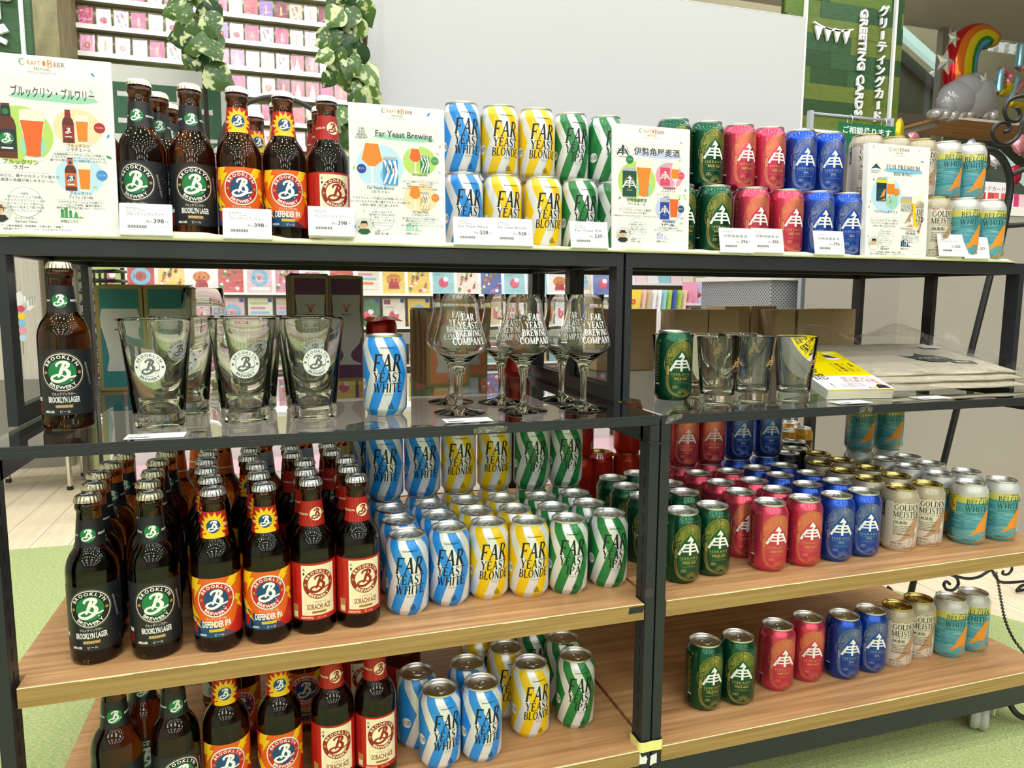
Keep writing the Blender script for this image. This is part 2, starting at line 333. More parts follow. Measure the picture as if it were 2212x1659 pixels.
# ---------------------------------------------------------------- can shapes (mm): radius 32.3, height 119.5
CR, CH = 32.3, 119.5
CANP = [(23.5, 1.6), (24.2, 0.2), (25.4, 0.2), (26.2, 1.4), (29.6, 6.2), (31.6, 9.0), (32.3, 12.0), (32.3, 100.5), (31.9, 103.4), (30.6, 107.2), (28.2, 112.4), (26.9, 114.6), (26.5, 116.2)]
def can_r(z):
    for (r0, z0), (r1, z1) in zip(CANP[2:], CANP[3:]):
        if z0 <= z <= z1: return r0+(r1-r0)*(z-z0)/(z1-z0)
    return CR if z < 60 else 26.6
def mm(prof): return [(r*.001, z*.001) for r, z in prof]
def can_meshes(lidmat):
    lid = MB().lathe(mm([(26.4, 115.6), (26.9, 116.4), (27.3, 118.0), (27.1, 119.2), (26.5, 119.5), (25.9, 119.0), (25.4, 116.6), (24.6, 113.0), (23.9, 112.4), (23.2, 113.4), (21.5, 114.0), (0.3, 114.0)]), 40, cap0=False).mesh('lid', lidmat, 50)
    tab = MB(); out = [(-5.4, -3), (-5.8, 4), (-4.2, 9), (0, 11), (4.2, 9), (5.8, 4), (5.4, -3), (3.4, -8), (0, -9.5), (-3.4, -8)]
    hole = [(-2.8, 3), (-2.6, 6.2), (-1.2, 7.6), (0, 7.8), (1.2, 7.6), (2.6, 6.2), (2.8, 3), (1.2, 2), (0, 1.8), (-1.2, 2)]
    o2 = crom(out, 3, True); h2 = crom(hole, 3, True); n_ = len(o2)
    vs = [(x*.001, y*.001, .1152) for x, y in o2]+[(x*.001, y*.001, .1152) for x, y in h2]+[(x*.001, y*.001, .1142) for x, y in o2]+[(x*.001, y*.001, .1142) for x, y in h2]
    fs = []
    for i in range(n_):
        j = (i+1) % n_; fs += [(i, j, n_+j, n_+i), (2*n_+j, 2*n_+i, 3*n_+i, 3*n_+j), (i, 2*n_+i, 2*n_+j, j), (n_+i, n_+j, 3*n_+j, 3*n_+i)]
    tab.add(vs, fs); tab.lathe(mm([(1.7, 113.9), (1.9, 115.2), (1.2, 115.9), (0.2, 116.0)]), 12)
    ring = [(6.4*math.cos(2*PI*i/24)*.001, (-12.5+7.2*math.sin(2*PI*i/24))*.001, .1141) for i in range(24)]
    tab.tube(ring, .0004, 6, closed=True)
    return lid, tab.mesh('pull_tab', lidmat, 40)
mat('silver', (0.78, 0.78, 0.78), 0.33, metal=1.0, var=0.04, vs=300, bump=0.03, bs=400)
mat('goldlid', (0.60, 0.48, 0.18), 0.24, metal=1.0, var=0.04, vs=300)
LIDS = {'silver': can_meshes(MATS['silver']), 'gold': can_meshes(MATS['goldlid'])}
def can_body(m): return MB().lathe(mm(CANP), 44, cap1=False).mesh('can_body', m, 50)
# ---- striped can (white with chevron stripes)
def stripe_mat(name, col):
    m = mat(name, col, 0.3, var=0, coat=0.3); nt, p = nodes(m); tc, x, y, z = xyz(nt)
    s = mth(nt, 'MULTIPLY', mth(nt, 'ARCTAN2', x, mth(nt, 'MULTIPLY', y, -1.0)), CR)
    zz = mth(nt, 'SUBTRACT', mth(nt, 'MULTIPLY', z, 1000.0), 62.0)
    d = mth(nt, 'ADD', mth(nt, 'MULTIPLY', mth(nt, 'MAXIMUM', zz, 0.0), 0.48), mth(nt, 'MULTIPLY', mth(nt, 'MAXIMUM', mth(nt, 'MULTIPLY', zz, -1.0), 0.0), 0.38))
    t = mth(nt, 'ADD', s, d)
    per = mth(nt, 'LESS_THAN', mth(nt, 'FLOORED_MODULO', mth(nt, 'ADD', t, 4.2), 31.5), 16.4)
    left = mth(nt, 'LESS_THAN', t, -19.8); back = mth(nt, 'LESS_THAN', mth(nt, 'SUBTRACT', s, mth(nt, 'MULTIPLY', d, 0.5)), -62.0)
    f = mth(nt, 'MAXIMUM', mth(nt, 'MULTIPLY', left, mth(nt, 'SUBTRACT', 1.0, back)), mth(nt, 'MULTIPLY', per, mth(nt, 'GREATER_THAN', t, -19.8)))
    nt.links.new(mixc(nt, f, (0.78, 0.79, 0.80), col), p.inputs['Base Color'])
    mt = mth(nt, 'MULTIPLY', mth(nt, 'SUBTRACT', 1.0, f), 0.25); nt.links.new(mt, p.inputs['Metallic']); return m
def pyramid(a, cx, y, m, l=1):
    for i, (t, w) in enumerate((('THE', 4.0), ('FAR YEAST', 7.5), ('BREWING', 8.5), ('COMPANY', 10.5))): a.text(t, cx, y+6.6-i*2.3, 1.7, m, l, w=w, bold=.03, res=1)
def stripe_art(third, kana, wid):
    a = Art(); x = 8
    a.serif('FAR', x-1, 66.5, 25, 'black', 1, w=43, shear=.14, heavy=1.15); a.serif('YEAST', x, 50.5, 14.2, 'black', 1, w=44, shear=.1, heavy=1.2)
    a.serif(third, x+(1 if third == 'IPA' else 0), 35.5, 13.4, 'black', 1, w=wid, shear=.1, heavy=1.2)
    a.text(kana, x+2, 30.5, 2.6, 'black', 1); pyramid(a, x+4, 11.5, 'black'); a.text('Democratizing Beer', x+1, 100.2, 1.9, 'black', 1, bold=.03, res=1)
    a.disc(-36.5, 47, 8.2, 'white', 1, 28); a.text('お酒', -36.5, 44.4, 5.6, 'black', 2)
    a.rect(-86, 18, -64, 88, 'white', 1)
    for i in range(12): a.rect(-84, 24+i*5, -66-(i*7 % 5), 25.6+i*5, 'grey', 2)
    return a
# ---- brewery can with the white roof emblem and gold line drawing
def metal_can_mat(name, c0, c1):
    m = mat(name, c0, 0.27, metal=0.65, var=0, coat=0.4); nt, p = nodes(m); tc, x, y, z = xyz(nt)
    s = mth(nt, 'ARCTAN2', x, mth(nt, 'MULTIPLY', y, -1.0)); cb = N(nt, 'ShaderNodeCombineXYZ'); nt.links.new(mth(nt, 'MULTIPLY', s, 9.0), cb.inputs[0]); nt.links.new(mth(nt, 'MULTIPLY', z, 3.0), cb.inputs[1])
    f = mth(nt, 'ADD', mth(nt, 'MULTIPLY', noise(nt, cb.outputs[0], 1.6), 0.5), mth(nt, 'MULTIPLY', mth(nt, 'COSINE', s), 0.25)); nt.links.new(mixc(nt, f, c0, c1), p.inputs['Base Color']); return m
def roof_emblem(a, cx, cy, k, m, l):
    S_ = lambda pts, w: a.stroke([(cx+x*k, cy+y*k) for x, y in pts], w*k, m, l)
    a.poly([(cx+x*k, cy+y*k) for x, y in ((0, 32), (6.2, 24.5), (2.2, 17.6), (-2.6, 17.6), (1.0, 23.2), (-5.6, 22.6))], m, l)
    S_([(-9.4, 17.2), (9.4, 17.2)], 3.0); S_([(-8.2, 18.4), (-19, 0)], 4.0); S_([(8.2, 18.4), (19, 0)], 4.0); S_([(0, 18), (0, -0.6)], 4.0)
    S_([(-12, 11.8), (12, 11.8)], 2.5); S_([(-15.4, 6.0), (15.4, 6.0)], 2.5)
def gold_art(kind, kana, gk):
    a = Art(); x = 1.0; G = gk; L = lambda p, w=.5, s=0: a.stroke(p, w, G, 1, smooth=s)
    roof_emblem(a, x, 52, 1.0, 'white', 2); a.text('I S E K A D O', x, 44.6, 3.6, G, 2, w=33, bold=.03); L([(x-16, 42), (x+16, 42)], .4)
    a.text(kind, x, 36.8, 3.5, G, 2, w=(24 if kind != 'IPA' else 10), bold=.04); a.text(kana, x, 33.4, 1.6, G, 2, res=1); L([(x-14, 31.5), (x+14, 31.5)], .4)
    for i in range(13):                           # sun rays over the horizon
        an = PI*(i+.5)/13; L([(x+4+5.2*math.cos(an), 12+5.2*math.sin(an)), (x+4+(10.5+(i % 2)*1.4)*math.cos(an), 12+(10.5+(i % 2)*1.4)*math.sin(an))], .55)
    a.ring(x+4, 12, 3.8, 4.5, G, 1, 16, 0, PI)
    for dx in (-12, -8.2): L([(x+dx-3, 22), (x+dx-1, 26.4), (x+dx, 27), (x+dx+1, 26.4), (x+dx+3, 22)], .7, 3); L([(x+dx-1.4, 22.4), (x+dx, 25), (x+dx+1.4, 22.4)], .5)
    for i in range(4):                            # barley stalks sweeping under the picture
        o = i*1.5; L([(x-26+o, 44), (x-25+o, 30), (x-21+o, 18), (x-12+o, 10+o*.5), (x, 7+o*.5), (x+14-o, 8.5+o*.6), (x+20-o, 14)], .55, 6)
    for j in range(8):
        for q in (-1, 1): a.poly([(x-23+q*.3, 44+j*2), (x-23+q*2.4, 46+j*2), (x-23+q*2.1, 48.4+j*2), (x-23+q*.3, 46.4+j*2)], G, 1)
    L([(x-27, 52), (x-29.5, 64), (x-27.5, 74)], .8, 5)
    a.poly([(x-24, 66), (x-26, 78), (x-23, 90), (x-13, 100), (x, 104.5), (x+13, 100), (x+23, 90), (x+26, 78), (x+24, 66), (x+20, 60), (x+14, 72), (x, 86), (x-14, 72), (x-20, 60)], G+'_band', 0)
    for i in range(14):                           # ruled sky inside the arch
        zz = 78+i*1.75; half = 23*math.sqrt(max(0.02, 1-((zz-76)/27.5)**2)); lo = max(0, 15-(zz-72)*.78)
        if lo < half-1:
            L([(x-half+4, zz), (x-lo-1, zz)], .42); L([(x+lo+1, zz), (x+half, zz)], .42)
    L([(x-17, 52), (x-16, 68), (x-9, 80), (x, 88), (x+9, 80), (x+16, 68), (x+17, 52)], .5, 4)
    L([(x-24, 74), (x-22, 88), (x-13, 99), (x, 103.5), (x+13, 99), (x+22, 88), (x+24, 74)], .55, 5)
    for i in range(6):                            # hemp-leaf rosette
        an = PI*i/3; a.ring(x+3+4.1*math.cos(an), 95+4.1*math.sin(an), 3.6, 4.1, G, 2, 18); L([(x+3, 95), (x+3+8*math.cos(an+PI/6), 95+8*math.sin(an+PI/6))], .4)
    bx, by = x-20, 78                             # cockerel
    L([(bx-5, by-6), (bx-5.5, by+4), (bx-2, by+9), (bx+1, by+5), (bx+1, by-1), (bx+5, by+2), (bx+5, by+9), (bx+3, by+12), (bx+6, by+14), (bx+8, by+10), (bx+6.5, by-2), (bx+2, by-7), (bx-5, by-6)], .6, 5)
    for i in range(3): L([(bx-3, by+3-i*2.6), (bx+3, by+3-i*2.6)], .5)
    L([(bx-8, by-12), (bx+4, by-6)], .5); a.text('大正', x-22.5, 66, 2.2, G, 2, res=1); a.text('十三年', x-22.5, 62.8, 1.9, G, 2, res=1)
    a.text('おつかれさんビール', x+6, 105.2, 1.7, G, 1, res=1)
    a.poly([(-40, 101), (-36.6, 101), (-38.3, 105)], G, 1)
    for i in range(16): a.rect(-48, 34+i*4, -40.5-(i*5 % 3), 35.3+i*4, G, 1)
    a.rect(-47, 8, -39, 30, 'white', 1)
    for i in range(10): a.rect(-46.5, 9+i*2.05, -39.5, 9+i*2.05+(.5+.7*(i*7 % 3)/2), 'black', 2)
    return a
# ---- bird cans
def band_mat(name, stops, sea=False):
    m = mat(name, stops[0][1], 0.3, metal=0.15, var=0, coat=0.35); nt, p = nodes(m); tc, x, y, z = xyz(nt)
    n1 = noise(nt, mapped(nt, tc, (30, 30, 160)), 1.0, 4.0); zz = mth(nt, 'ADD', mth(nt, 'MULTIPLY', z, 1000.0), mth(nt, 'MULTIPLY', mth(nt, 'SUBTRACT', n1, 0.5), 16.0 if sea else 1.0))
    col = None
    for h0, c in stops:
        if col is None: col = c; continue
        r = N(nt, 'ShaderNodeMapRange'); nt.links.new(zz, r.inputs[0]); r.inputs[1].default_value = h0-1.0; r.inputs[2].default_value = h0+1.0
        col = mixc(nt, r.outputs[0], col, c)
    if sea:
        n2 = noise(nt, mapped(nt, tc, (40, 40, 330)), 1.0, 3.0); r = N(nt, 'ShaderNodeMapRange'); nt.links.new(n2, r.inputs[0]); r.inputs[1].default_value = 0.52; r.inputs[2].default_value = 0.7
        g = mth(nt, 'MULTIPLY', mth(nt, 'LESS_THAN', zz, 80.0), mth(nt, 'MULTIPLY', r.outputs[0], 0.55)); col = mixc(nt, g, col, sr(176, 214, 214))
    if isinstance(col, tuple): p.inputs['Base Color'].default_value = col+(1,)
    else: nt.links.new(col, p.inputs['Base Color'])
    return m
def bird(a, x, y, k, m, l):
    a.poly([(x+px*k, y+py*k) for px, py in ((-20, -3), (-12, -2), (-4, 3), (3, 5), (8, 3), (12, 8), (14, 16), (15, 26), (18, 33), (20, 37), (15, 38), (11, 40), (7, 36), (1, 27), (-5, 18), (-9, 9), (-14, 1))][::-1], m, l)
    for q in (2, 8): a.stroke([(x+q*k, y+4*k), (x+(q-1.5)*k, y-8*k)], .9*k, m, l)
    a.poly([(x+px*k, y+py*k) for px, py in ((-14, -15), (18, -15), (18, -4), (10, -7), (2, -11), (-6, -13))], m, l)
    a.poly([(x+13*k, y+26*k), (x+14*k, y+15*k), (x+9*k, y+10*k), (x+11*k, y+18*k)], 'white' if m == 'tan' else 'sky', l+1)
def bird_art(l1, l2, kana, bm_, txt, kind):
    a = Art(); x = -24
    a.text('醸造家にしか飲めなかった味' if kind == 'g' else 'クリアで爽快な香り', x+24, 93.5, 2.6, 'red' if kind == 'g' else txt, 1, res=1)
    a.serif(l1, x, 80.5, 10.8, txt, 2, 'l', w=48, heavy=.95); a.serif(l2, x-1.5, 67.5, 10.8, txt, 2, 'l', w=(51 if kind == 'g' else 41), heavy=.95)
    a.text(kana, x, 62.8, 2.8, txt, 2, 'l', res=1)
    if kind == 'g':
        a.text('[無濾過]', x, 55, 4.6, txt, 2, 'l'); ls = ('Experience the natural taste', 'of malt and yeast only', 'master brewers have had', 'with this non-filtered', 'style beer from', 'FUJI PREMIUM BREWING.')
        for i, t in enumerate(ls): a.text(t, x, 49.5-i*3.2, 1.95, txt, 2, 'l', bold=.02, res=1)
        a.text('(麦芽100%)', x-3, 15.5, 3.0, txt, 2, 'l'); a.text('Alc.5% ビール', x-3, 10.4, 3.0, txt, 2, 'l')
    else:
        for i in range(9): a.rect(x, 55-i*2.3, x+22+(i*5 % 7), 55.5-i*2.3, 'sky', 1)
        a.text('Alc.5% ビール', x-3, 9.8, 2.8, txt, 3, 'l')
    bird(a, x+29, 23.5, 1.16, bm_, 1)
    a.rect(-66, 10, -42, 96, 'ink' if kind == 'g' else 'yellow', 1)
    for i in range(26): a.rect(-64.5, 13+i*3.2, -44-(i*7 % 6), 14.4+i*3.2, 'lgrey' if kind == 'g' else 'teal', 2)
    a.poly([(-46, 97), (-38, 97), (-42, 104)], 'black', 1); a.poly([(-44.4, 97.9), (-39.6, 97.9), (-42, 102.2)], 'lgrey', 2)
    a.disc(36, 14, 5, 'black', 3, 20); a.text('お酒', 36, 12.4, 3, 'white', 4, res=1)
    return a
SILV = (0.62, 0.60, 0.55)
CANS = {}
def reg(key, bodymat, art, lid, nm, desc, cat='can'): CANS[key] = (can_body(bodymat), art.wrap('can_print', can_r), LIDS[lid], nm, desc)
reg('white', stripe_mat('stripe_blue', sr(38, 140, 222)), stripe_art('WHITE', 'ホワイト', 44), 'silver', 'striped_beer_can', 'blue and white striped beer can')
reg('blonde', stripe_mat('stripe_yellow', sr(236, 196, 10)), stripe_art('BLONDE', 'ブロンド', 49), 'silver', 'striped_beer_can', 'yellow and white striped beer can')
reg('ipa', stripe_mat('stripe_green', sr(28, 124, 60)), stripe_art('IPA', 'アイピーエー', 24), 'silver', 'striped_beer_can', 'green and white striped beer can')
mat('goldart_band', sr(70, 106, 46), 0.32, metal=0.55, var=0.1, vs=120); mat('goldpink_band', sr(222, 108, 96), 0.32, metal=0.55, var=0.1, vs=120); mat('silverblue_band', sr(66, 88, 160), 0.32, metal=0.55, var=0.1, vs=120)
mat('goldart', sr(190, 168, 92), 0.35, metal=0.6, var=0.04); mat('goldpink', sr(226, 150, 100), 0.35, metal=0.6, var=0.04); mat('silverblue', sr(150, 160, 190), 0.35, metal=0.6, var=0.04)
reg('pale', metal_can_mat('can_green', sr(8, 62, 40), sr(16, 96, 66)), gold_art('PALE ALE', 'ペールエール', 'goldart'), 'silver', 'craft_beer_can', 'dark green beer can')
reg('hime', metal_can_mat('can_pink', sr(190, 40, 74), sr(226, 84, 110)), gold_art('HIME WHITE', 'ヒメホワイト', 'goldpink'), 'silver', 'craft_beer_can', 'pink beer can')
reg('ipab', metal_can_mat('can_blue', sr(14, 50, 150), sr(30, 92, 206)), gold_art('IPA', 'アイピーエー', 'silverblue'), 'silver', 'craft_beer_can', 'royal blue beer can')
reg('golden', band_mat('can_cream', [(0, sr(214, 205, 190)), (96, sr(176, 166, 140))]), bird_art('GOLDEN', 'MEISTER', 'ゴールデンマイスター', 'tan', 'black', 'g'), 'gold', 'bird_beer_can', 'cream beer can with brown bird')
reg('belgian', band_mat('can_teal', [(0, sr(92, 166, 176)), (30, sr(58, 146, 158)), (62, sr(72, 152, 158)), (82, sr(206, 200, 96)), (97, sr(196, 196, 190))], True), bird_art('BELGIAN', 'WHITE', 'ベルジャンホワイト', 'orangebird', 'teal', 'b'), 'silver', 'bird_beer_can', 'teal beer can with orange bird')
def plain_art(c0, c1):
    a = Art(); a.disc(0, 64, 13, c1, 1, 30); a.disc(0, 64, 10, c0, 2, 30); a.text('BEER', 0, 61, 5, c1, 3, bold=.03)
    a.rect(20, 20, 40, 34, 'white', 1)
    for i in range(9): a.rect(21+i*2.1, 21, 21.6+i*2.1+(i % 3)*.4, 33, 'black', 2)
    for i in range(10): a.rect(18, 40+i*4, 42-(i*5 % 7), 41.6+i*4, c1, 1)
    return a
mat('can_red', sr(196, 44, 26), 0.3, metal=0.3, var=0.05); mat('can_black', sr(22, 24, 30), 0.28, metal=0.4, var=0.05); 
reg('redcan', MATS['can_red'], plain_art('can_red', 'dred'), 'gold', 'red_beer_can', 'red beer can')
reg('blackcan', MATS['can_black'], plain_art('black', 'goldl'), 'silver', 'black_beer_can', 'black beer can')
reg('goldblack', band_mat('can_goldtop', [(0, sr(26, 24, 24)), (88, sr(206, 150, 30))]), plain_art('black', 'goldl'), 'silver', 'black_beer_can', 'black beer can with gold shoulder')
def facing(key, X, Y):
    az = math.atan2(X-CX, Y-CY); return -.45*az+.06+random.uniform(-.1, .1)-(.25 if key in ('white', 'blonde', 'ipa') else 0)+(random.uniform(-.12, .12) if key in ('golden', 'belgian') else 0)
def can(key, X, Y, Z, label, group, rz=None):
    b, pr, (lid, tab), nm, desc = CANS[key]
    t = thing(nm, label, 'can', (X, Y, Z), facing(key, X, Y) if rz is None else rz, group)
    bo = put('body', b, t); put('print', pr, bo); l = put('lid', lid, t); tb = put('pull_tab', tab, l); tb.rotation_euler.z = random.uniform(-.8, .8)
    return t
# ---------------------------------------------------------------- bottles (mm): radius 31, height 218
BP = [(4, 4.5), (20, 3.0), (25, 0.3), (27.5, 0.2), (29.8, 2.4), (31, 7.5), (31, 118), (30.7, 123), (29.6, 129), (27.8, 135), (25.0, 141), (21.6, 146), (18.7, 150.5), (17.4, 155), (16.5, 165), (15.5, 177), (14.5, 188), (14.0, 196), (14.1, 198), (15.4, 199.5), (15.7, 203), (15.2, 206.5), (13.6, 208), (13.2, 212), (9, 213)]
def bot_r(z):
    for (r0, z0), (r1, z1) in zip(BP[4:], BP[5:]):
        if z0 <= z <= z1: return r0+(r1-r0)*(z-z0)/max(1e-6, z1-z0)
    return 31.0
GLASSB = mat('amber_glass', (0.13, 0.032, 0.007), 0.03, var=0.04, trans=1.0, ior=1.45, vs=30)
BOTTLE = MB().lathe(mm(BP), 44).mesh('bottle_glass', GLASSB, 50)
mat('cap_gold', (0.60, 0.55, 0.40), 0.28, metal=1.0, var=0.03); mat('cap_silver', (0.66, 0.66, 0.68), 0.26, metal=1.0, var=0.03)
def cap_mesh(m):
    prof = mm([(15.3, 208.6), (16.2, 209.0), (15.6, 212), (14.6, 215.6), (13.2, 217.4), (10, 218), (0.3, 218)])
    fl = lambda j, i, r: r+(0.0006*math.cos(2*PI*i*21/126) if j < 3 else (0.00035*math.cos(2*PI*i*21/126) if j == 3 else 0))
    return MB().lathe(prof, 126, cap0=False, flute=fl).mesh('cap', m, 60)
CAPS = {'gold': cap_mesh(MATS['cap_gold']), 'silver': cap_mesh(MATS['cap_silver'])}
def cap_art():
    a = Art(); a.disc(0, 0, 9.5, 'charcoal', 1, 30); b_logo(a, 0, 0, 8.5, 'lgrey', 2); me = a.flat('cap_print')
    for v in me.vertices: v.co = (v.co.x, v.co.z, .218-v.co.y+.00005)
    return me
CAPART = cap_art()
def stars(a, seed, n_, x0, x1, y0, y1, m, l):
    r = random.Random(seed)
    for i in range(n_): a.disc(r.uniform(x0, x1), r.uniform(y0, y1), r.uniform(.3, .75), m, l, 5)
def lager_art():
    bg_ = Art().rect(-70, 20, 70, 105, 'label_dark', 1); a = Art(); x = 2.5
    a.disc(x, 76, 25.6, 'gold', 2, 48); a.disc(x, 76, 25.2, 'label_dark', 3, 48); emblem(a, x, 76, 24.2, 'black', 'white', 'green', 'white', 4)
    a.text('ブルックリンラガー', x, 46.2, 2.9, 'white', 3, w=27); a.text('BROOKLYN LAGER', x, 36.8, 7.2, 'white', 3, w=37, bold=.03)
    a.rect(x-10, 29.6, x+10, 33.6, 'gold', 2); a.text('クラフトビール', x, 30.5, 2.2, 'white', 3, w=17, res=1); a.text('ビール', x+1, 23, 2.9, 'white', 3); a.text('AMBER LAGER', x-18, 23.2, 2.9, 'white', 3, w=13, bold=.04)
    a.rect(-37, 38, -29, 43, 'lgrey', 2); a.rect(-37, 23, -29, 36, 'dred', 2)
    stars(a, 3, 30, 30, 60, 26, 100, 'grey', 2); a.text('BROOKLYN BUILT', 33, 72, 2.6, 'grey', 2, rot=-PI/2+.2, bold=.03); stars(a, 5, 18, -60, -32, 50, 100, 'grey', 2)
    nb = Art().rect(-40, 152.5, 40, 187, 'label_dark', 1); c = Art(); c.disc(1.5, 167.5, 9.2, 'green', 2, 36); b_logo(c, 1.5, 167.5, 8.6, 'white', 3)
    c.text('BROOKLYN', -11.2, 166.5, 2.5, 'white', 2, 'r', bold=.03); c.text('BREWERY', 13.8, 166.5, 2.5, 'white', 2, 'l', bold=.03)
    return bg_, a, nb, c
def defender_art():
    b = Art(); y0, y1 = 22, 103; b.rect(-70, y0, 70, y1, 'orange', 1); x = 3
    b.poly([(-44, y0), (-16, y0), (-24, 46), (-36, 62), (-44, 64)], 'navy', 2); b.poly([(-26, y0), (30, y0), (10, 34), (-18, 46)], 'navy', 2)
    b.poly([(8, y0), (70, y0), (70, 60), (52, 88), (36, 62), (26, 40)], 'lab_red', 2); b.poly([(-70, y1), (-70, 44), (-52, 60), (-46, 90), (-30, y1)], 'lab_red', 2)
    b.poly([(-33, y1), (-18, y1), (-22, 95), (-15, 95), (-30, 72), (-27, 86), (-36, 86)], 'yellow', 3); b.poly([(22, y1), (37, y1), (29, 95), (33, 95), (13, 79), (22, 92), (15, 92)][::-1], 'yellow', 3)
    b.poly([(-40, 72), (-20, 48), (-30, 50), (-16, 34), (-38, 46), (-31, 46), (-44, 62)], 'yellow', 3); b.poly([(31, 76), (42, 70), (36, 66), (46, 50), (30, 62), (35, 64), (27, 70)], 'yellow', 3); b.poly([(-38, 84), (-32, 70), (-36, 60), (-44, 66)], 'lab_red', 3)
    a = Art(); a.disc(x, 74, 24, 'white', 4, 48); emblem(a, x, 74, 23.2, 'lab_red', 'white', 'navy', 'white', 5)
    a.text('ディフェンダーIPA', x, 46.3, 2.9, 'white', 4, w=26); a.text('DEFENDER IPA', x, 36.2, 8.2, 'white', 4, w=37, bold=.035); a.rect(x-9.5, 29.8, x+9.5, 33.6, 'yellow', 4); a.text('クラフトビール', x, 30.7, 2.1, 'black', 5, w=16, res=1)
    a.text('ビール', x+3, 24, 2.9, 'white', 4); a.text('GOLDEN IPA', x-18, 24.4, 2.6, 'white', 4, w=10, bold=.04); a.rect(-32, 27, -25, 42, 'lab_red', 4)
    nb = Art().rect(-41, 153, 41, 188, 'lab_red', 1); c = Art(); cx, cy = 1.5, 169
    st = []
    for i in range(28):
        an = 2*PI*i/28+.1; r = 20.5 if i % 2 == 0 else 13; st.append((cx+r*math.cos(an), max(153.2, min(187.8, cy+r*.98*math.sin(an)))))
    c.poly(st, 'yellow', 2); c.rect(cx-15, 153.2, cx+15, 158, 'yellow', 2); c.disc(cx, cy, 8.9, 'navy', 3, 36); b_logo(c, cx, cy, 8.2, 'white', 4); c.text('BROOKLYN', -13, 167.5, 2.3, 'white', 4, 'r', bold=.03); c.text('BREWERY', 15, 167.5, 2.3, 'white', 4, 'l', bold=.03)
    return b, a, nb, c
def sorachi_art():
    b = Art().rect(-70, 22, 70, 104, 'lab_red', 1); b.rect(-18, 29, 30, 101, 'cream', 2); x = 6
    b.poly([(-34, 24), (-24, 24), (-24, 44), (-34, 44)], 'gold', 2); b.rect(-33, 26, -25, 34, 'cream', 3)
    a = Art(); emblem(a, x, 74, 22.4, 'dredl', 'cream', 'cream', 'dredl', 3); a.text('A', -14.5, 93, 4.2, 'black', 3); a.poly([(-14.5, 91.5), (-12.9, 89), (-14.5, 86.5), (-16.1, 89)], 'black', 3)
    a.text('ソラチエース', x, 46.6, 2.9, 'dredl', 3, w=19); a.text('SORACHI ACE', x, 37.6, 7.4, 'dredl', 3, w=33, bold=.02); a.rect(x-10, 31.6, x+10, 35.2, 'gold', 3); a.text('クラフトビール', x, 32.4, 2.0, 'black', 4, w=16, res=1)
    a.text('ビール', x+4, 24, 2.9, 'cream', 3); a.text('SAISON STYLE', x-17, 24.2, 2.8, 'cream', 3, w=17, bold=.04)
    for i in range(14): a.rect(-30+(i % 2), 50+i*3.4, -27, 51.6+i*3.4, 'dred', 3)
    nb = Art().rect(-41, 153, 41, 188, 'lab_red', 1)
    for i in range(20): nb.rect(-40+i*4.1, 153, -38.9+i*4.1+(i % 3)*.5, 188, 'dredl', 2)
    c = Art(); cx, cy = 6, 170; c.disc(cx, cy, 9.2, 'cream', 3, 36); b_logo(c, cx, cy, 8.4, 'dredl', 4); c.text('BROOKLYN', -5.5, 168.6, 2.6, 'cream', 3, 'r', bold=.03); c.text('BREWERY', 17, 168.6, 2.6, 'cream', 3, 'l', bold=.03)
    return b, a, nb, c
mat('label_dark', sr(30, 32, 37), 0.38, var=0.06); mat('lab_red', sr(190, 34, 26), 0.4, var=0.05); mat('dredl', sr(150, 34, 28), 0.4, var=0.04)
BOT = {}
for key, fn, cp, desc in (('lager', lager_art, 'gold', 'amber beer bottle with black label'), ('defender', defender_art, 'silver', 'amber beer bottle with orange label'), ('sorachi', sorachi_art, 'silver', 'amber beer bottle with cream label')):
    b1, a1, n1, c1 = fn(); BOT[key] = (b1.wrap('body_label', bot_r), a1.wrap('label_print', bot_r), n1.wrap('neck_label', bot_r, ystep=6), c1.wrap('neck_print', bot_r, ystep=8), CAPS[cp], desc)
def other_art(c0, c1):
    b = Art().rect(-60, 24, 60, 96, c0, 1); a = Art(); a.disc(0, 62, 20, c1, 2, 30); a.text('BEER', 0, 58, 8, c0, 3, bold=.03)
    for i in range(5): a.rect(-16, 30+i*2.4, 16-(i*5 % 7), 31.2+i*2.4, c1, 2)
    return b, a, Art().rect(-44, 155, 44, 192, c0, 1), Art().rect(-44, 166, 44, 168, c1, 2)
for key, c0, c1, desc in (('orange', 'orange', 'white', 'amber beer bottle with orange neck band'), ('silverneck', 'steel', 'charcoal', 'dark beer bottle with silver neck band'), ('yellowneck', 'goldl', 'black', 'dark beer bottle with yellow neck band')):
    b1, a1, n1, c1_ = other_art(c0, c1); BOT[key] = (b1.wrap('body_label', bot_r), a1.wrap('label_print', bot_r), n1.wrap('neck_label', bot_r, ystep=6), c1_.wrap('neck_print', bot_r, ystep=8), CAPS['silver'], desc)
def bottle(key, X, Y, Z, label, group, rz=None, sc=1.0):
    bl, bp_, nl, np_, cp, desc = BOT[key]
    t = thing('beer_bottle', label, 'bottle', (X, Y, Z), random.uniform(-.12, .12) if rz is None else rz, group); t.scale = (sc, sc, sc)
    put('glass', BOTTLE, t); c = put('cap', cp, t); put('cap_print', CAPART, c); l = put('body_label', bl, t); put('label_print', bp_, l); n_ = put('neck_label', nl, t); put('neck_print', np_, n_); return t
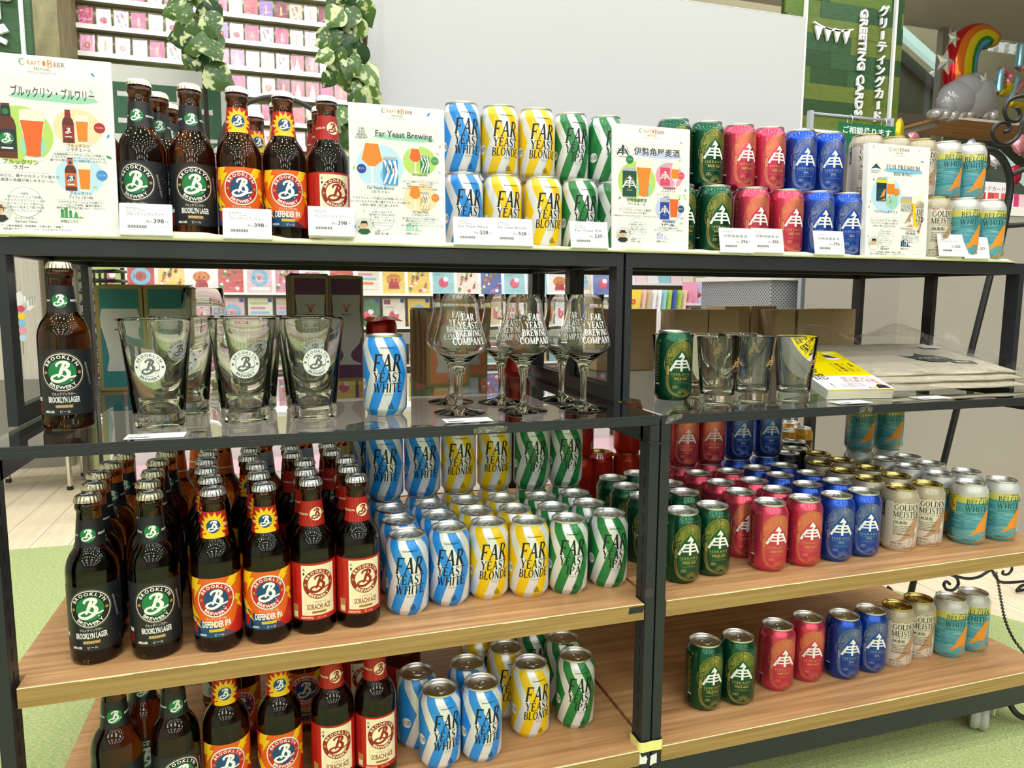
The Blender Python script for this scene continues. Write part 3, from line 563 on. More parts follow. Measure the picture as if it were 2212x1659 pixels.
# ---------------------------------------------------------------- shelf heights
ZT, ZM, Z1, Z2 = 0.2535, 0.0, -0.2957, -0.5405       # cloth on the top, glass shelf, upper and lower wooden shelf
ORD = ['front', 'second', 'third', 'fourth', 'fifth', 'sixth']
def nth(i): return 'at the front' if i == 0 else ORD[i]+' from the front'
SN = {'white': 'blue and white striped beer can', 'blonde': 'yellow and white striped beer can', 'ipa': 'green and white striped beer can', 'pale': 'dark green beer can', 'hime': 'pink beer can', 'ipab': 'royal blue beer can', 'golden': 'cream beer can', 'belgian': 'teal beer can'}
# ---- cans on the upper wooden shelf: pixel of the lid centre, measured on the plane of the lids
def lidpos(u, v, z): p = at_z(u, v, z+CH*.001); return p.x, p.y
COLS = [  # design, column word, lid centres front to back, base centre of the can stacked on top at the back
 ('white', 'left column', [(879, 1150), (862.4, 1120), (849, 1097)], (832, 1073)),
 ('white', 'right column', [(969.6, 1135), (949.7, 1111), (931, 1088.6)], (913, 1065)),
 ('blonde', 'left column', [(1054, 1125), (1029.5, 1100), (1007.4, 1078)], (991, 1058)),
 ('blonde', 'right column', [(1141, 1122), (1110.8, 1095.6), (1086, 1073)], (1067, 1050)),
 ('ipa', 'left column', [(1226, 1117), (1195, 1091.6), (1169.7, 1070.7)], (1148, 1051)),
 ('ipa', 'right column', [(1315, 1106), (1274, 1085), (1243, 1064)], (1222, 1045)),
 ('hime', 'left column', [(1663, 1082), (1600, 1060), (1557, 1040), (1510, 1020)], (1474, 1004)),
 ('hime', 'right column', [(1738, 1074), (1678, 1055), (1628.6, 1036), (1577.5, 1016)], (1531, 998)),
 ('ipab', 'left column', [(1807, 1066.5), (1743.6, 1044), (1685, 1024), (1636.5, 1009)], (1592, 988)),
 ('ipab', 'right column', [(1865, 1059), (1808, 1037.6), (1751, 1020), (1694, 1003.6)], (1654, 982)),
 ('golden', 'left column', [(1946, 1050), (1877, 1031), (1822, 1014.5), (1773.6, 999)], None),
 ('golden', 'right column', [(2003, 1043), (1936, 1025), (1880, 1008.7), (1818, 992), (1768, 978)], None),
 ('belgian', 'left column', [(2096, 1040), (2030, 1021), (1964, 1005), (1913, 989)], (1855.6, 971)),
 ('belgian', 'right column', [(2164.7, 1034), (2088, 1016), (2011.5, 999), (1961, 984)], (1916, 968)),
]
PLACED = []
def clear(X, Y, Z, d=0.0652):
    for _ in range(30):
        ok = True
        for px, py, pz in PLACED:
            if abs(pz-Z) < .05:
                dx, dy = X-px, Y-py; r = math.hypot(dx, dy)
                if r < d: X += dx/(r or 1)*(d-r)*1.02; Y += dy/(r or 1)*(d-r)*1.02; ok = False
        if ok: break
    PLACED.append((X, Y, Z)); return X, Y
for key, cw, pts, st in COLS:
    g = SN[key]+'s on the upper wooden shelf'
    for i, (u, v) in enumerate(pts):
        X, Y = clear(*lidpos(u, v, Z1), Z1); can(key, X, Y, Z1, '%s %s in the %s, upper board' % (SN[key], nth(i), cw), g)
    if st:
        p = at_z(st[0], st[1], Z1+CH*.001); X, Y = clear(p.x, p.y, Z1)
        can(key, X, Y, Z1, '%s back of the %s under another, upper board' % (SN[key], cw), g)
        can(key, X, Y, Z1+CH*.001, '%s stacked at the back of the %s, upper board' % (SN[key], cw), g)
g = 'dark green beer cans on the upper wooden shelf'
for (u, v), lb in (((1473.5, 1100.6), 'dark green beer can at the front beside the post, upper wooden shelf'), ((1539, 1089), 'dark green beer can at the front beside the pink ones, upper wooden shelf'),
                   ((1479, 1061), 'dark green beer can second from the front, upper wooden shelf'), ((1446, 1042), 'dark green beer can half hidden behind the right post, upper wooden shelf'),
                   ((1392, 1069), 'dark green beer can mostly hidden behind the post pair, upper wooden shelf'), ((1354.6, 1048), 'dark green beer can seen just left of the posts, upper wooden shelf'), ((1324, 1030), 'dark green beer can nearest the green striped cans, upper wooden shelf'), ((1374, 1021), 'dark green beer can furthest back beside the post, upper wooden shelf')):
    X, Y = clear(*lidpos(u, v, Z1), Z1); can('pale', X, Y, Z1, lb, g)
X, Y = clear(-.40, .215, Z1); can('white', X, Y, Z1, 'blue and white striped beer can deep behind the left column beside the bottles', 'blue and white striped beer cans on the upper wooden shelf'); can('white', X, Y, Z1+CH*.001, 'blue and white striped beer can stacked deepest beside the bottles, upper wooden shelf', 'blue and white striped beer cans on the upper wooden shelf')
for (u, v, key), lb in (((1294, 975, 'redcan'), 'red beer can with gold lid behind the green striped cans'), ((1345, 975, 'redcan'), 'red beer can behind the post, right of the gold-lidded one'), ((1250, 985, 'redcan'), 'red beer can partly hidden by the green striped stack'),
                        ((1721.6, 967.6, 'blackcan'), 'black beer can with silver lid right of the blue stack'), ((1715, 951, 'blackcan'), 'black beer can with silver lid, second behind the blue stack'), ((1690, 976, 'blackcan'), 'black beer can half hidden by the blue stack'),
                        ((1729.5, 922.5, 'goldblack'), 'black beer can with gold shoulder, rightmost behind the blue stack'), ((1693, 928, 'goldblack'), 'black beer can with gold shoulder, left one behind the blue stack'), ((1706, 911, 'goldblack'), 'black beer can with gold shoulder, furthest back behind the blue stack')):
    X, Y = clear(*lidpos(u, v, Z1), Z1); can(key, X, min(Y, .62), Z1, lb, 'cans of the neighbouring display')
    if key == 'redcan' and u != 1294: can(key, X, min(Y, .62), Z1+CH*.001, lb.replace('red beer can', 'red beer can stacked on another'), 'cans of the neighbouring display')
# ---- cans on the lower wooden shelf
for key, u, v, lb in (('white', 949.6, 1484, 'front left blue and white striped can on the lower wooden shelf'), ('white', 1040, 1471, 'front right blue and white striped can on the lower wooden shelf'), ('white', 903, 1449.6, 'back left blue and white striped can on the lower wooden shelf'), ('white', 1010, 1428, 'back right blue and white striped can on the lower wooden shelf'),
        ('blonde', 1146, 1428, 'front yellow and white striped can on the lower wooden shelf'), ('blonde', 1092, 1393.6, 'middle yellow and white striped can on the lower wooden shelf'), ('blonde', 1040, 1372, 'dim yellow and white striped can furthest back, lower wooden shelf'),
        ('ipa', 1244, 1411.7, 'front green and white striped can on the lower wooden shelf'), ('ipa', 1215, 1374, 'middle green and white striped can on the lower wooden shelf'), ('ipa', 1163, 1357, 'dim green and white striped can furthest back, lower wooden shelf')):
    X, Y = clear(*lidpos(u, v, Z2), Z2); can(key, X, Y, Z2, lb, 'striped beer cans on the lower wooden shelf', facing(key, X, Y)+{903: .75, 1040: .2}.get(u, .12))
for key, u, v, side in (('pale', 1523, 1381, 'left'), ('pale', 1594.7, 1371, 'right'), ('hime', 1680, 1346.5, 'left'), ('hime', 1745.5, 1330, 'right'), ('ipab', 1824, 1325.6, 'left'), ('ipab', 1881, 1314, 'right'), ('golden', 1938, 1305, 'left'), ('golden', 1984.6, 1290.5, 'right'), ('belgian', 2054, 1287.6, 'left'), ('belgian', 2103, 1277, 'right')):
    X, Y = clear(*lidpos(u, v, Z2), Z2); can(key, X, Y, Z2, '%s of the two %ss on the lower wooden shelf' % (side, SN[key]), 'pairs of beer cans on the lower wooden shelf', facing(key, X, Y)+{'left': .08, 'right': -.06}[side])
# ---- cans on the glass shelf
p = at_z(833, 893, 0); can('white', p.x, p.y, .0005, 'single blue and white striped beer can standing on the glass shelf', 'single cans on the glass shelf', -.26)
p = at_z(1452, 862, 0); can('pale', p.x, p.y, .0005, 'single dark green beer can beside the tumblers on the glass shelf', 'single cans on the glass shelf', -.12)
# ---- cans on the top board, two high
TOPC = [('white', -.260, .067, -.252), ('blonde', -.194, .067, -.187), ('blonde', -.124, .063, -.120), ('ipa', -.056, .068, -.053), ('ipa', .010, .075, .014),
        ('pale', .128, .055, .136), ('pale', .196, .046, .205), ('hime', .2712, .043, .273), ('hime', .345, .043, .339), ('ipab', .412, .041, .4095), ('ipab', .479, .041, .476), ('golden', .548, .034, .558), ('golden', .614, .030, .625), ('golden', .669, .028, .691), ('belgian', .735, .022, .7555), ('belgian', .806, .020, .8205)]
NAMEI = {}
for key, x, y, xu in TOPC:
    i = NAMEI.get(key, 0); NAMEI[key] = i+1; w = {'white': ('',), 'golden': ('leftmost ', 'middle ', 'rightmost ')}.get(key, ('left ', 'right '))[i]
    g = SN[key]+'s stacked on the top board'
    rz = facing(key, x, y)+(.14 if key in ('white', 'blonde', 'ipa') else .08)
    X, Y = clear(x, y, ZT); can(key, X, Y, ZT, '%s%s at the front, bottom layer, top board' % (w, SN[key]), g, rz)
    XX, YY = clear(X+.003, Y+.0655, ZT); can(key, XX, YY, ZT, '%s%s in the second row, bottom layer, top board' % (w, SN[key]), g)
    X2, Y2 = clear(xu, {'white': .112, 'blonde': .11, 'ipa': .12}.get(key, .094 if key in ('pale', 'hime', 'ipab') else .082), ZT+CH*.001)
    can(key, X2, Y2, ZT+CH*.001, '%s%s in the upper layer, top board' % (w, SN[key]), g, rz+random.uniform(-.1, .1)+(.25 if key == 'ipa' and i == 1 else 0))
# ---- bottles
BC = [('lager', 'left column', [(189, 1068), (202, 1042), (212, 1019), (239, 999), (259, 985)]), ('lager', 'right column', [(323, 1062), (319, 1038), (329, 1018), (340.6, 992.5), (351.6, 979)]),
      ('defender', 'left column', [(459, 1054), (453.6, 1029), (446, 1010), (445, 991), (449, 975)]), ('defender', 'right column', [(569.6, 1044.5), (558, 1020), (554.5, 1003.5), (540, 986), (540, 970)]),
      ('sorachi', 'left column', [(665.5, 1034), (661, 1014), (658.5, 997), (640, 981), (628.6, 965.7)]), ('sorachi', 'right column', [(757, 1027), (752.5, 1007), (742, 990), (719, 976.7), (708, 960)])]
BD = {'lager': 'amber bottle with black label', 'defender': 'amber bottle with orange label', 'sorachi': 'amber bottle with cream label'}
for key, cw, pts in BC:
    for i, (u, v) in enumerate(pts):
        p = at_z(u, v, Z1+.217); X, Y = clear(p.x, p.y, Z1, .063)
        bottle(key, X, Y, Z1, '%s %s in the %s, upper wooden shelf' % (BD[key], nth(i), cw), BD[key].replace('bottle', 'bottles')+' on the upper wooden shelf', random.uniform(-.08, .12)+(.18 if i and key == 'sorachi' else 0))
for key, x, y, lb in (('orange', -.73, .232, 'leftmost bottle with orange neck band behind the black-label bottles'), ('orange', -.655, .25, 'second bottle with orange neck band behind the black-label bottles'), ('orange', -.70, .31, 'bottle with orange neck band furthest back behind the black-label bottles'), ('silverneck', -.585, .235, 'left bottle with silver neck band behind the orange-label bottles'), ('silverneck', -.515, .25, 'right bottle with silver neck band behind the orange-label bottles'), ('yellowneck', -.445, .24, 'left bottle with yellow neck band beside the striped cans'), ('yellowneck', -.42, .31, 'right bottle with yellow neck band beside the striped cans')):
    X, Y = clear(x, y, Z1, .064); bottle(key, X, Y, Z1, lb, 'other bottles at the back of the upper wooden shelf', None, 1.02)
for key, u, v, lb, rz in (('lager', 241.4, 1548, 'front left amber bottle with black label, lower wooden shelf', .1), ('lager', 296.6, 1497, 'amber bottle with black label behind the front pair, lower wooden shelf', .1), ('lager', 371, 1526, 'front right amber bottle with black label, lower wooden shelf', .25),
        ('defender', 483, 1500, 'left amber bottle with orange label, lower wooden shelf', 0), ('defender', 601, 1481, 'right amber bottle with orange label, lower wooden shelf', .05), ('sorachi', 718, 1465, 'left amber bottle with cream label, lower wooden shelf', -.05), ('sorachi', 808, 1449, 'right amber bottle with cream label, lower wooden shelf', 0)):
    p = at_z(u, v, Z2+.1685); X, Y = clear(p.x, p.y+.016, Z2, .063); bottle(key, X, Y, Z2, lb, 'amber bottles on the lower wooden shelf', rz)
for key, x, y, lb in (('defender', -.63, .07, 'amber bottle with orange label behind the left one, lower wooden shelf'), ('defender', -.53, .09, 'amber bottle with orange label behind the right one, lower wooden shelf'), ('silverneck', -.67, .2, 'dark bottle with white back label deep on the lower wooden shelf'), ('sorachi', -.44, .10, 'amber bottle with cream label behind the left one, lower wooden shelf'), ('sorachi', -.37, .06, 'amber bottle with cream label behind the right one, lower wooden shelf')):
    X, Y = clear(x, y, Z2, .064); bottle(key, X, Y, Z2, lb, 'amber bottles on the lower wooden shelf')
for key, x, y, lb, rz in (('lager', -.727, .048, 'amber bottle with black label beside the left poster, top board', -.3), ('lager', -.7135, .1115, 'amber bottle with black label, second in the row, top board', .1), ('lager', -.707, .175, 'amber bottle with black label, third in the row, top board', .05), ('lager', -.663, .05, 'amber bottle with black label beside the orange-label ones, top board', .05),
        ('defender', -.600, .045, 'amber bottle with orange label, left front one, top board', .0), ('defender', -.581, .19, 'amber bottle with orange label, left rear one, top board', .3), ('defender', -.537, .048, 'amber bottle with orange label, right front one, top board', .0), ('defender', -.541, .112, 'amber bottle with orange label, right rear one, top board', -.6),
        ('sorachi', -.474, .052, 'amber bottle with cream label at the front, top board', .1), ('sorachi', -.478, .117, 'amber bottle with cream label, second in the row, top board', .4), ('sorachi', -.483, .182, 'amber bottle with cream label, third in the row, top board', .4), ('lager', -.79, .09, 'amber bottle with black label half hidden by the left poster, top board', 0)):
    X, Y = clear(x, y, ZT, .0625); bottle(key, X, Y, ZT, lb, 'amber bottles on the top board', rz)
p = at_z(152, 922, 0); bottle('lager', p.x, p.y, .0005, 'single amber bottle with black label standing on the glass shelf', None, .0)
# ---------------------------------------------------------------- display racks
STEEL = mat('dark_steel', sr(37, 39, 46), 0.42, var=0.06, vs=25, spec=0.5, bump=0.05, bs=900)
BLACKM = mat('black_metal', sr(28, 28, 29), 0.4, var=0.04)
SLOT = mat('slot_black', (0.004, 0.004, 0.004), 0.8, var=0.1)
YF, YB, YU, YUM, YUB = -0.1466, 0.60, 0.0, 0.205, 0.455
ZTB, HB, PW, GAPU = 0.2492, 0.0224, 0.0126, 0.0021
QW, BH = 0.0162, 0.0150
def bxp(name, a, b, par, m=STEEL, bev=0.0008):
    c = tuple((p+q)/2 for p, q in zip(a, b)); h = tuple(abs(q-p)/2 for p, q in zip(a, b))
    return put(name, boxmesh(name, tuple(-x for x in h), h, m, bev), par, c)
def rack(label, xl, xr, xul, xur, side):
    t = thing('display_rack', label, 'rack', ((xl+xr)/2, 0, ZF), 0, 'dark steel display racks'); t.location = (0, 0, ZF)
    o = -ZF
    def B(n, a, b, m=STEEL, bev=0.0008): return bxp(n, (a[0], a[1], a[2]+o), (b[0], b[1], b[2]+o), t, m, bev)
    for x0 in (xl, xr-QW):
        for y0 in (YF, YB-.032):
            p = B('post', (x0, y0, -.632), (x0+QW, y0+.032, -.0155 if y0 < 0 else -.0065))
            sl = MB()
            for k in range(19):
                z = -.30+.0305*k
                for xx in (-QW/2-.0002, QW/2+.0002): sl.box((xx-.0002, -.003, z-.009), (xx+.0002, -.001, z+.009))
            put('slot_row', sl.mesh('slots', SLOT), p)
    B('front_beam', (xl, YF, -BH), (xr, YF+.022, -.0062)); B('front_lip', (xl, YF, -.0062), (xr, YF+.002, -.0003), STEEL, 0.0003)
    B('rear_beam', (xl, YB-.02, -BH), (xr, YB, -.0062))
    for x0 in (xl, xr-QW): B('side_beam', (x0, YF+.022, -.045), (x0+QW, YB-.02, -.0062))
    B('base_beam', (xl+QW, YF+.001, -.605), (xr-QW, YF+.026, -.5665)); B('base_beam', (xl+QW, YB-.03, -.605), (xr-QW, YB-.004, -.5665))
    for x0 in (xl, xr-QW): B('base_side', (x0, YF+.032, -.605), (x0+QW, YB-.032, -.5665))
    for x0 in (xl+.1, (xl+xr)/2, xr-.13): B('board_bracket', (x0, YF+.03, -.334), (x0+.02, YB-.01, -.3225), BLACKM)
    # upper frame on the glass shelf
    for x0 in (xul, xur-PW):
        for y0, yd in ((YU, .030), (YUM, .026), (YUB-.03, .03)): B('upper_post', (x0, y0, .0), (x0+PW, y0+yd, ZTB-HB), STEEL if y0 == YU else BLACKM)
        B('upper_side_rail', (x0, YU+.03, .0), (x0+PW, YUM, .024), BLACKM); B('upper_side_rail', (x0, YUM+.026, .0), (x0+PW, YUB-.03, .024), BLACKM)
    B('top_front_beam', (xul, YU, ZTB-HB), (xur, YU+.016, ZTB)); B('top_rear_beam', (xul, YUB-.016, ZTB-HB), (xur, YUB, ZTB), BLACKM)
    for x0 in (xul, xur-PW): B('top_side_beam', (x0, YU+.016, ZTB-HB), (x0+PW, YUB-.016, ZTB), BLACKM)
    B('top_panel', (xul+PW, YU+.016, ZTB-.010), (xur-PW, YUB-.016, ZTB), BLACKM)
    B('top_cross_rail', (xul+PW, YUM, ZTB-HB+.002), (xur-PW, YUM+.016, ZTB-.0105), BLACKM)
    for cx, cy in ((xl+.12, YF+.055), (xr-.13, YF+.055), (xl+.12, YB-.07), (xr-.13, YB-.07)):
        w = MB(); R = .034; prof = [(R*.6, -.015), (R*.92, -.015), (R, -.011), (R, -.004), (R*.95, -.002), (R*.95, .002), (R, .004), (R, .011), (R*.92, .015), (R*.6, .015)]
        w.lathe(prof, 28); w.xf(Matrix.Rotation(PI/2, 4, 'Y')); w.xf(Matrix.Rotation(-.8, 4, 'Z')); c = put('caster_wheel', w.mesh('caster_wheel', MATS['rubber'], 45), t, (cx, cy, R)); f = MB(); f.box((-.019, -.02, .0), (-.016, .02, .038)); f.box((.016, -.02, .0), (.019, .02, .038)); f.box((-.022, -.024, .038), (.022, .024, .041)); put('caster_fork', f.mesh('caster_fork', MATS['silver']), c)
    return t
mat('rubber', sr(176, 176, 172), 0.55, var=0.12, vs=60)
rack('dark steel display rack carrying the bottles and striped cans', -.8885, -.0072, -.9, -GAPU, 'l')
rack('dark steel display rack carrying the pink, blue and bird cans', -.0045, .893, GAPU, .9, 'r')
# ---- wooden boards
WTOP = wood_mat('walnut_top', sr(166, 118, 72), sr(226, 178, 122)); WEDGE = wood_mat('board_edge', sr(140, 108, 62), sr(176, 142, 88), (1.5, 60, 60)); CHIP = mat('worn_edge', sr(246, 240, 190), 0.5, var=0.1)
def board(label, pts, z, th, grp):
    t = thing('shelf_board', label, 'shelf board', (pts[0][0], pts[0][1], z-th), 0, grp); x0, y0 = pts[0]; n_ = len(pts)
    mb = MB(); mb.add([(x-x0, y-y0, 0) for x, y in pts]+[(x-x0, y-y0, th) for x, y in pts], [tuple(reversed(range(n_))), tuple(range(n_, 2*n_))]+[(i, (i+1) % n_, n_+(i+1) % n_, n_+i) for i in range(n_)])
    put('panel', mb.mesh('panel', WTOP), t); L = pts[1][0]-pts[0][0]
    put('edge_band', boxmesh('edge_band', (0, -.0012, 0.0003), (L, -.0001, th-.0004), WEDGE), t)
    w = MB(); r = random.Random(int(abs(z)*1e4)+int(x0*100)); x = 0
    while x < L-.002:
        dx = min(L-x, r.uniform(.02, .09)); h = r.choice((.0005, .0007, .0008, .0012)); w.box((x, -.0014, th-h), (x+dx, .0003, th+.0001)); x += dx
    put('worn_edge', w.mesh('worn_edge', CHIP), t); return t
NY = YF+.034
def lpts(): return [(-.866, YF+.0006), (-.0255, YF+.0006), (-.0255, NY), (-.009, NY), (-.009, .56), (-.885, .56), (-.885, NY), (-.866, NY)]
def rpts(): return [(.0135, YF+.0006), (.872, YF+.0006), (.872, .56), (-.0025, .56), (-.0025, NY), (.0135, NY)]
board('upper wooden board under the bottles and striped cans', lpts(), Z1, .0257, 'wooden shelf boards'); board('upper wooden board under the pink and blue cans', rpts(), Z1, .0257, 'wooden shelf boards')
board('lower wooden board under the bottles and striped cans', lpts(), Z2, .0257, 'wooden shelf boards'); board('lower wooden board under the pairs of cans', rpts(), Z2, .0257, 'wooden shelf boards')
SG = thin_glass('shelf_glass', (0.60, 0.66, 0.64), 0.0, 1.5, boost=0.07); GE = mat('glass_edge', sr(120, 160, 150), 0.1, var=0.05)
for x0, x1, lb in ((-.887, -.010, 'clear glass shelf plate under the pint glasses and stemmed glasses'), (.000, .892, 'clear glass shelf plate under the tumblers and book')):
    t = thing('glass_shelf', lb, 'glass shelf', ((x0+x1)/2, YF, -.006), 0, 'glass shelf plates'); h = (x1-x0)/2
    put('pane', MB().add([(-h, .0022, .0058), (h, .0022, .0058), (h, .742, .0058), (-h, .742, .0058)], [(0, 1, 2, 3)]).mesh('pane', SG), t)
    put('polished_edge', boxmesh('polished_edge', (-h, .0021, 0.0), (h, .0026, .0056), GE), t); put('polished_edge', boxmesh('polished_edge', (-h, .7415, 0), (h, .742, .0056), GE), t)
# ---- cloth on the top boards
CL = mat('cream_cloth', sr(236, 232, 200), 0.85, var=0.06, vs=60, bump=0.4, bs=1400)
def cloth():
    nx = 260; x0, x1 = -.895, .872; V = []; r = random.Random(4); humps = [(-.66, .006, .05), (-.56, .004, .03), (-.42, .003, .05), (.008, .0085, .018), (.03, .004, .03), (.36, .002, .05), (.545, .007, .03), (.72, .003, .03), (-.86, .004, .02), (.2, .0015, .08), (-.2, .001, .1)]
    prof = [(.447, 0), (.3, 0), (.16, 0), (.06, 0), (.024, .25), (.012, .8), (.003, 1.0), (-.004, .75), (-.0065, .2), (-.0055, -.35), (-.002, -.5)]
    for i in range(nx+1):
        x = x0+(x1-x0)*i/nx; h = .0042+sum(a*math.exp(-((x-c)/s)**2) for c, a, s in humps)+.0007*math.sin(x*61)+.0005*math.sin(x*143)
        taper = min(1, (x1-x)/.03) if x > x1-.03 else 1
        for y, w in prof:
            zz = ZT-.0002+(w*h if w >= 0 else w*.006)
            V.append((x, y+.0012*math.sin(x*37+w)*(1 if y < .03 else 0), max(ZTB+.0004, zz*taper+(ZTB+.0004)*(1-taper))))
    k = len(prof); F = [(i*k+j, (i+1)*k+j, (i+1)*k+j+1, i*k+j+1) for i in range(nx) for j in range(k-1)]
    b = len(V); V += [(x, y, ZTB+.0002) for x, y in ((x0, .447), (x1, .447), (x1, .0), (x0, .0))]; F.append((b, b+1, b+2, b+3))
    me = MB().add(V, F).mesh('cloth', CL, True); return tag(put('table_cloth', me), 'cream cloth laid along the top boards, front edge rumpled', 'cloth')
cloth()
# ---------------------------------------------------------------- small fittings on the racks
z = at_y(1420, 957, YF).z
ring = [(-.0236, YF-.0012, z+.001), (.0128, YF-.0012, z), (.0134, YF+.034, z+.004), (-.0248, YF+.034, z+.006)]
tag(put('cable_tie', MB().tube(crom(ring, 5, True), .0011, 6, closed=True).mesh('cable_tie', BLACKM, True)), 'black cable tie binding the two middle posts together', 'cable tie')
z = at_y(1405, 1610, YF).z; h = .0085
st = crom([(-.0250, YF-.0012), (-.005, YF-.0016), (.0138, YF-.0012), (.0142, YF+.016), (.0138, YF+.034), (-.005, YF+.035), (-.0255, YF+.034), (-.0262, YF+.016)], 4, True); k = len(st)
V = [(x, y, z-h-.1*(y-YF)*0) for x, y in st]+[(x, y, z+h) for x, y in st]; V += [(x*1.02-.0001, y-.0004, zz) for x, y, zz in V]
F = [(i, (i+1) % k, k+(i+1) % k, k+i) for i in range(k)]+[(2*k+i, 3*k+i, 3*k+(i+1) % k, 2*k+(i+1) % k) for i in range(k)]
tag(put('strap', MB().add(V, F).mesh('strap', mat('yellow_strap', sr(240, 232, 140), 0.6, var=0.06), True)), 'pale yellow strap wrapped round the two middle posts near the bottom', 'strap')
def patch(name, label, cat, u, v, pts, m, y=None, th=.0004):
    y = YF if y is None else y; c = at_y(u, v, y); a = [(x*.001, z_*.001) for x, z_ in pts]
    o = put(name, MB().prism(a, -th, -.0001).mesh(name, m), None, (c.x, y, c.z)); return tag(o, label, cat)
TAPE = thin_glass('clear_tape', (0.62, 0.62, 0.60), 0.25, 1.5, 0.6, 90, .12); WPAPER = mat('torn_paper', sr(236, 236, 230), 0.8, var=0.06)
patch('torn_label', 'torn white paper scrap on the left middle post', 'paper scrap', 1390, 1638, [(-7, -9), (5, -10), (7, -2), (4, 4), (-3, 2), (-7, 11), (-9, 3)], WPAPER)
patch('torn_label', 'torn white paper scrap on the right middle post', 'paper scrap', 1411, 1639, [(-6, -11), (1, -8), (6, -8), (6, 9), (-5, 6)], WPAPER)
patch('tape', 'strip of clear tape on the left glass shelf beam', 'tape', 1060, 929, [(-24, -4), (22, -3), (25, 4), (10, 6), (-18, 5), (-26, 2)], TAPE); patch('tape', 'crumpled clear tape on the right beam beside the middle posts', 'tape', 1454, 905, [(-14, -8), (-2, -6), (6, -2), (14, 0), (16, 7), (2, 7), (-10, 3)], TAPE); patch('tape', 'clear tape on the right glass shelf beam below the book', 'tape', 1868, 886, [(-14, -5), (14, -5), (16, 4), (8, 7), (-11, 5)], TAPE)
patch('black_tape', 'black tape on the right end of the upper left board edge', 'tape', 1373, 1318, [(-12, -5), (13, -5), (15, 5), (-10, 5)], MATS['charcoal'], YF-.0012); patch('grey_tape', 'small grey tape square on the left middle post', 'tape', 1402, 1281, [(-7, -7), (7, -7), (7, 7), (-7, 7)], MATS['ink'])
# ---------------------------------------------------------------- glassware
CLEAR = mat('clear_glass', (1.0, 1.0, 1.0), 0.0, var=0.0, trans=1.0, ior=1.46)
mat('print_gold', sr(206, 160, 96), 0.4, metal=0.3, var=0.03)
PINT = MB().lathe(mm([(0.3, 0), (29, 0), (31.6, 1), (32.2, 4), (32.6, 14), (32.2, 16), (44.8, 142.6), (45, 144.2), (44.2, 145), (43.4, 144.2), (42.8, 141), (29.2, 22), (26, 18.5), (18, 17.2), (.3, 17)]), 56).mesh('glass', CLEAR, 50)
def pint_r(z): return 32.2+(z-16)/126*12.7
def pint_art():
    a = Art(); c = (0, 83); a.ring(c[0], c[1], 12.6, 19.5, 'etch', 1, 48)
    a2 = Art(); a2.arc('BROOKLYN', c[0], c[1], 14.2, 3.4, PI/2, 'etchdark', 2, bold=.03, track=1.2, wx=1.1); a2.arc('BREWERY', c[0], c[1], 17.8, 3.4, -PI/2, 'etchdark', 2, inside=True, bold=.03, track=1.2, wx=1.1)
    a.merge(a2); a.disc(c[0], c[1], 12.0, 'etch', 1, 40); b_logo(a, c[0], c[1], 11.6, 'etchdark', 2)
    for s_ in (-1, 1): a.disc(c[0]+s_*16, c[1], 1.7, 'etchdark', 2, 14)
    return a.wrap('etched_print', pint_r)
mat('etchdark', sr(104, 106, 108), 0.4, var=0.05); PINTA = pint_art()
def glass(name, mesh, art, X, Y, label, group, rz=0):
    t = thing(name, label, 'glass', (X, Y, .0004), rz, group); b = put('vessel', mesh, t)
    if art: put('print', art, b)
    return t
for i, (x, y, xb, yb, rz) in enumerate(((-.709, -.043, -.688, .058, -.1), (-.601, -.028, -.592, .07, .1), (-.507, -.021, -.513, .078, .12))):
    w = ('left', 'middle', 'right')[i]; glass('pint_glass', PINT, PINTA, x, y, '%s pint glass of the front row with etched round emblem' % w, 'pint glasses on the glass shelf', rz); glass('pint_glass', PINT, PINTA, xb, yb, '%s pint glass standing behind the front row' % w, 'pint glasses on the glass shelf', rz+.2)
TK = MB().lathe(mm([(.3, 0), (36, 0), (38.3, .8), (38.2, 2), (30, 4.2), (14, 7.5), (6, 11), (4.6, 16), (4.4, 30), (5.2, 52), (8.2, 66), (12, 74.6), (22, 83.5), (36, 94), (41.2, 100), (42, 104), (40, 112), (31.5, 140), (28.6, 156), (28.2, 165), (29.3, 179.4), (28.9, 180), (28.3, 179.4), (27.3, 165), (27.6, 156), (30.4, 140), (38.9, 112), (40.8, 104), (40, 100.6), (35, 95), (21, 84.8), (10, 80), (.3, 79)]), 56).mesh('stem_glass', CLEAR, 60)
def teku_r(z):
    P_ = [(41.2, 100), (42, 104), (40, 112), (31.5, 140), (28.6, 156)]
    for (r0, z0), (r1, z1) in zip(P_, P_[1:]):
        if z0 <= z <= z1: return r0+(r1-r0)*(z-z0)/(z1-z0)
    return 40
def teku_art():
    a = Art(); x = 3
    for t, y, h, w in (('FAR', 141, 10, 20), ('YEAST', 129.5, 9.5, 31), ('BREWING', 118.5, 9.2, 42), ('COMPANY', 106.5, 9.8, 52)): a.serif(t, x, y, h, 'etch', 1, w=w, heavy=1.15)
    return a.wrap('white_print', teku_r, step=3, ystep=7)
TKA = teku_art()
for i, (x, y, xb, yb, rz) in enumerate(((-.295, -.049, -.283, .062, .1), (-.195, -.054, -.204, .035, .12), (-.097, -.061, -.095, .038, .1))):
    w = ('left', 'middle', 'right')[i]; glass('stemmed_beer_glass', TK, TKA, x, y, '%s stemmed beer glass of the front row with white lettering' % w, 'stemmed beer glasses on the glass shelf', rz); glass('stemmed_beer_glass', TK, TKA, xb, yb, '%s stemmed beer glass standing behind the front row' % w, 'stemmed beer glasses on the glass shelf', rz-.05)
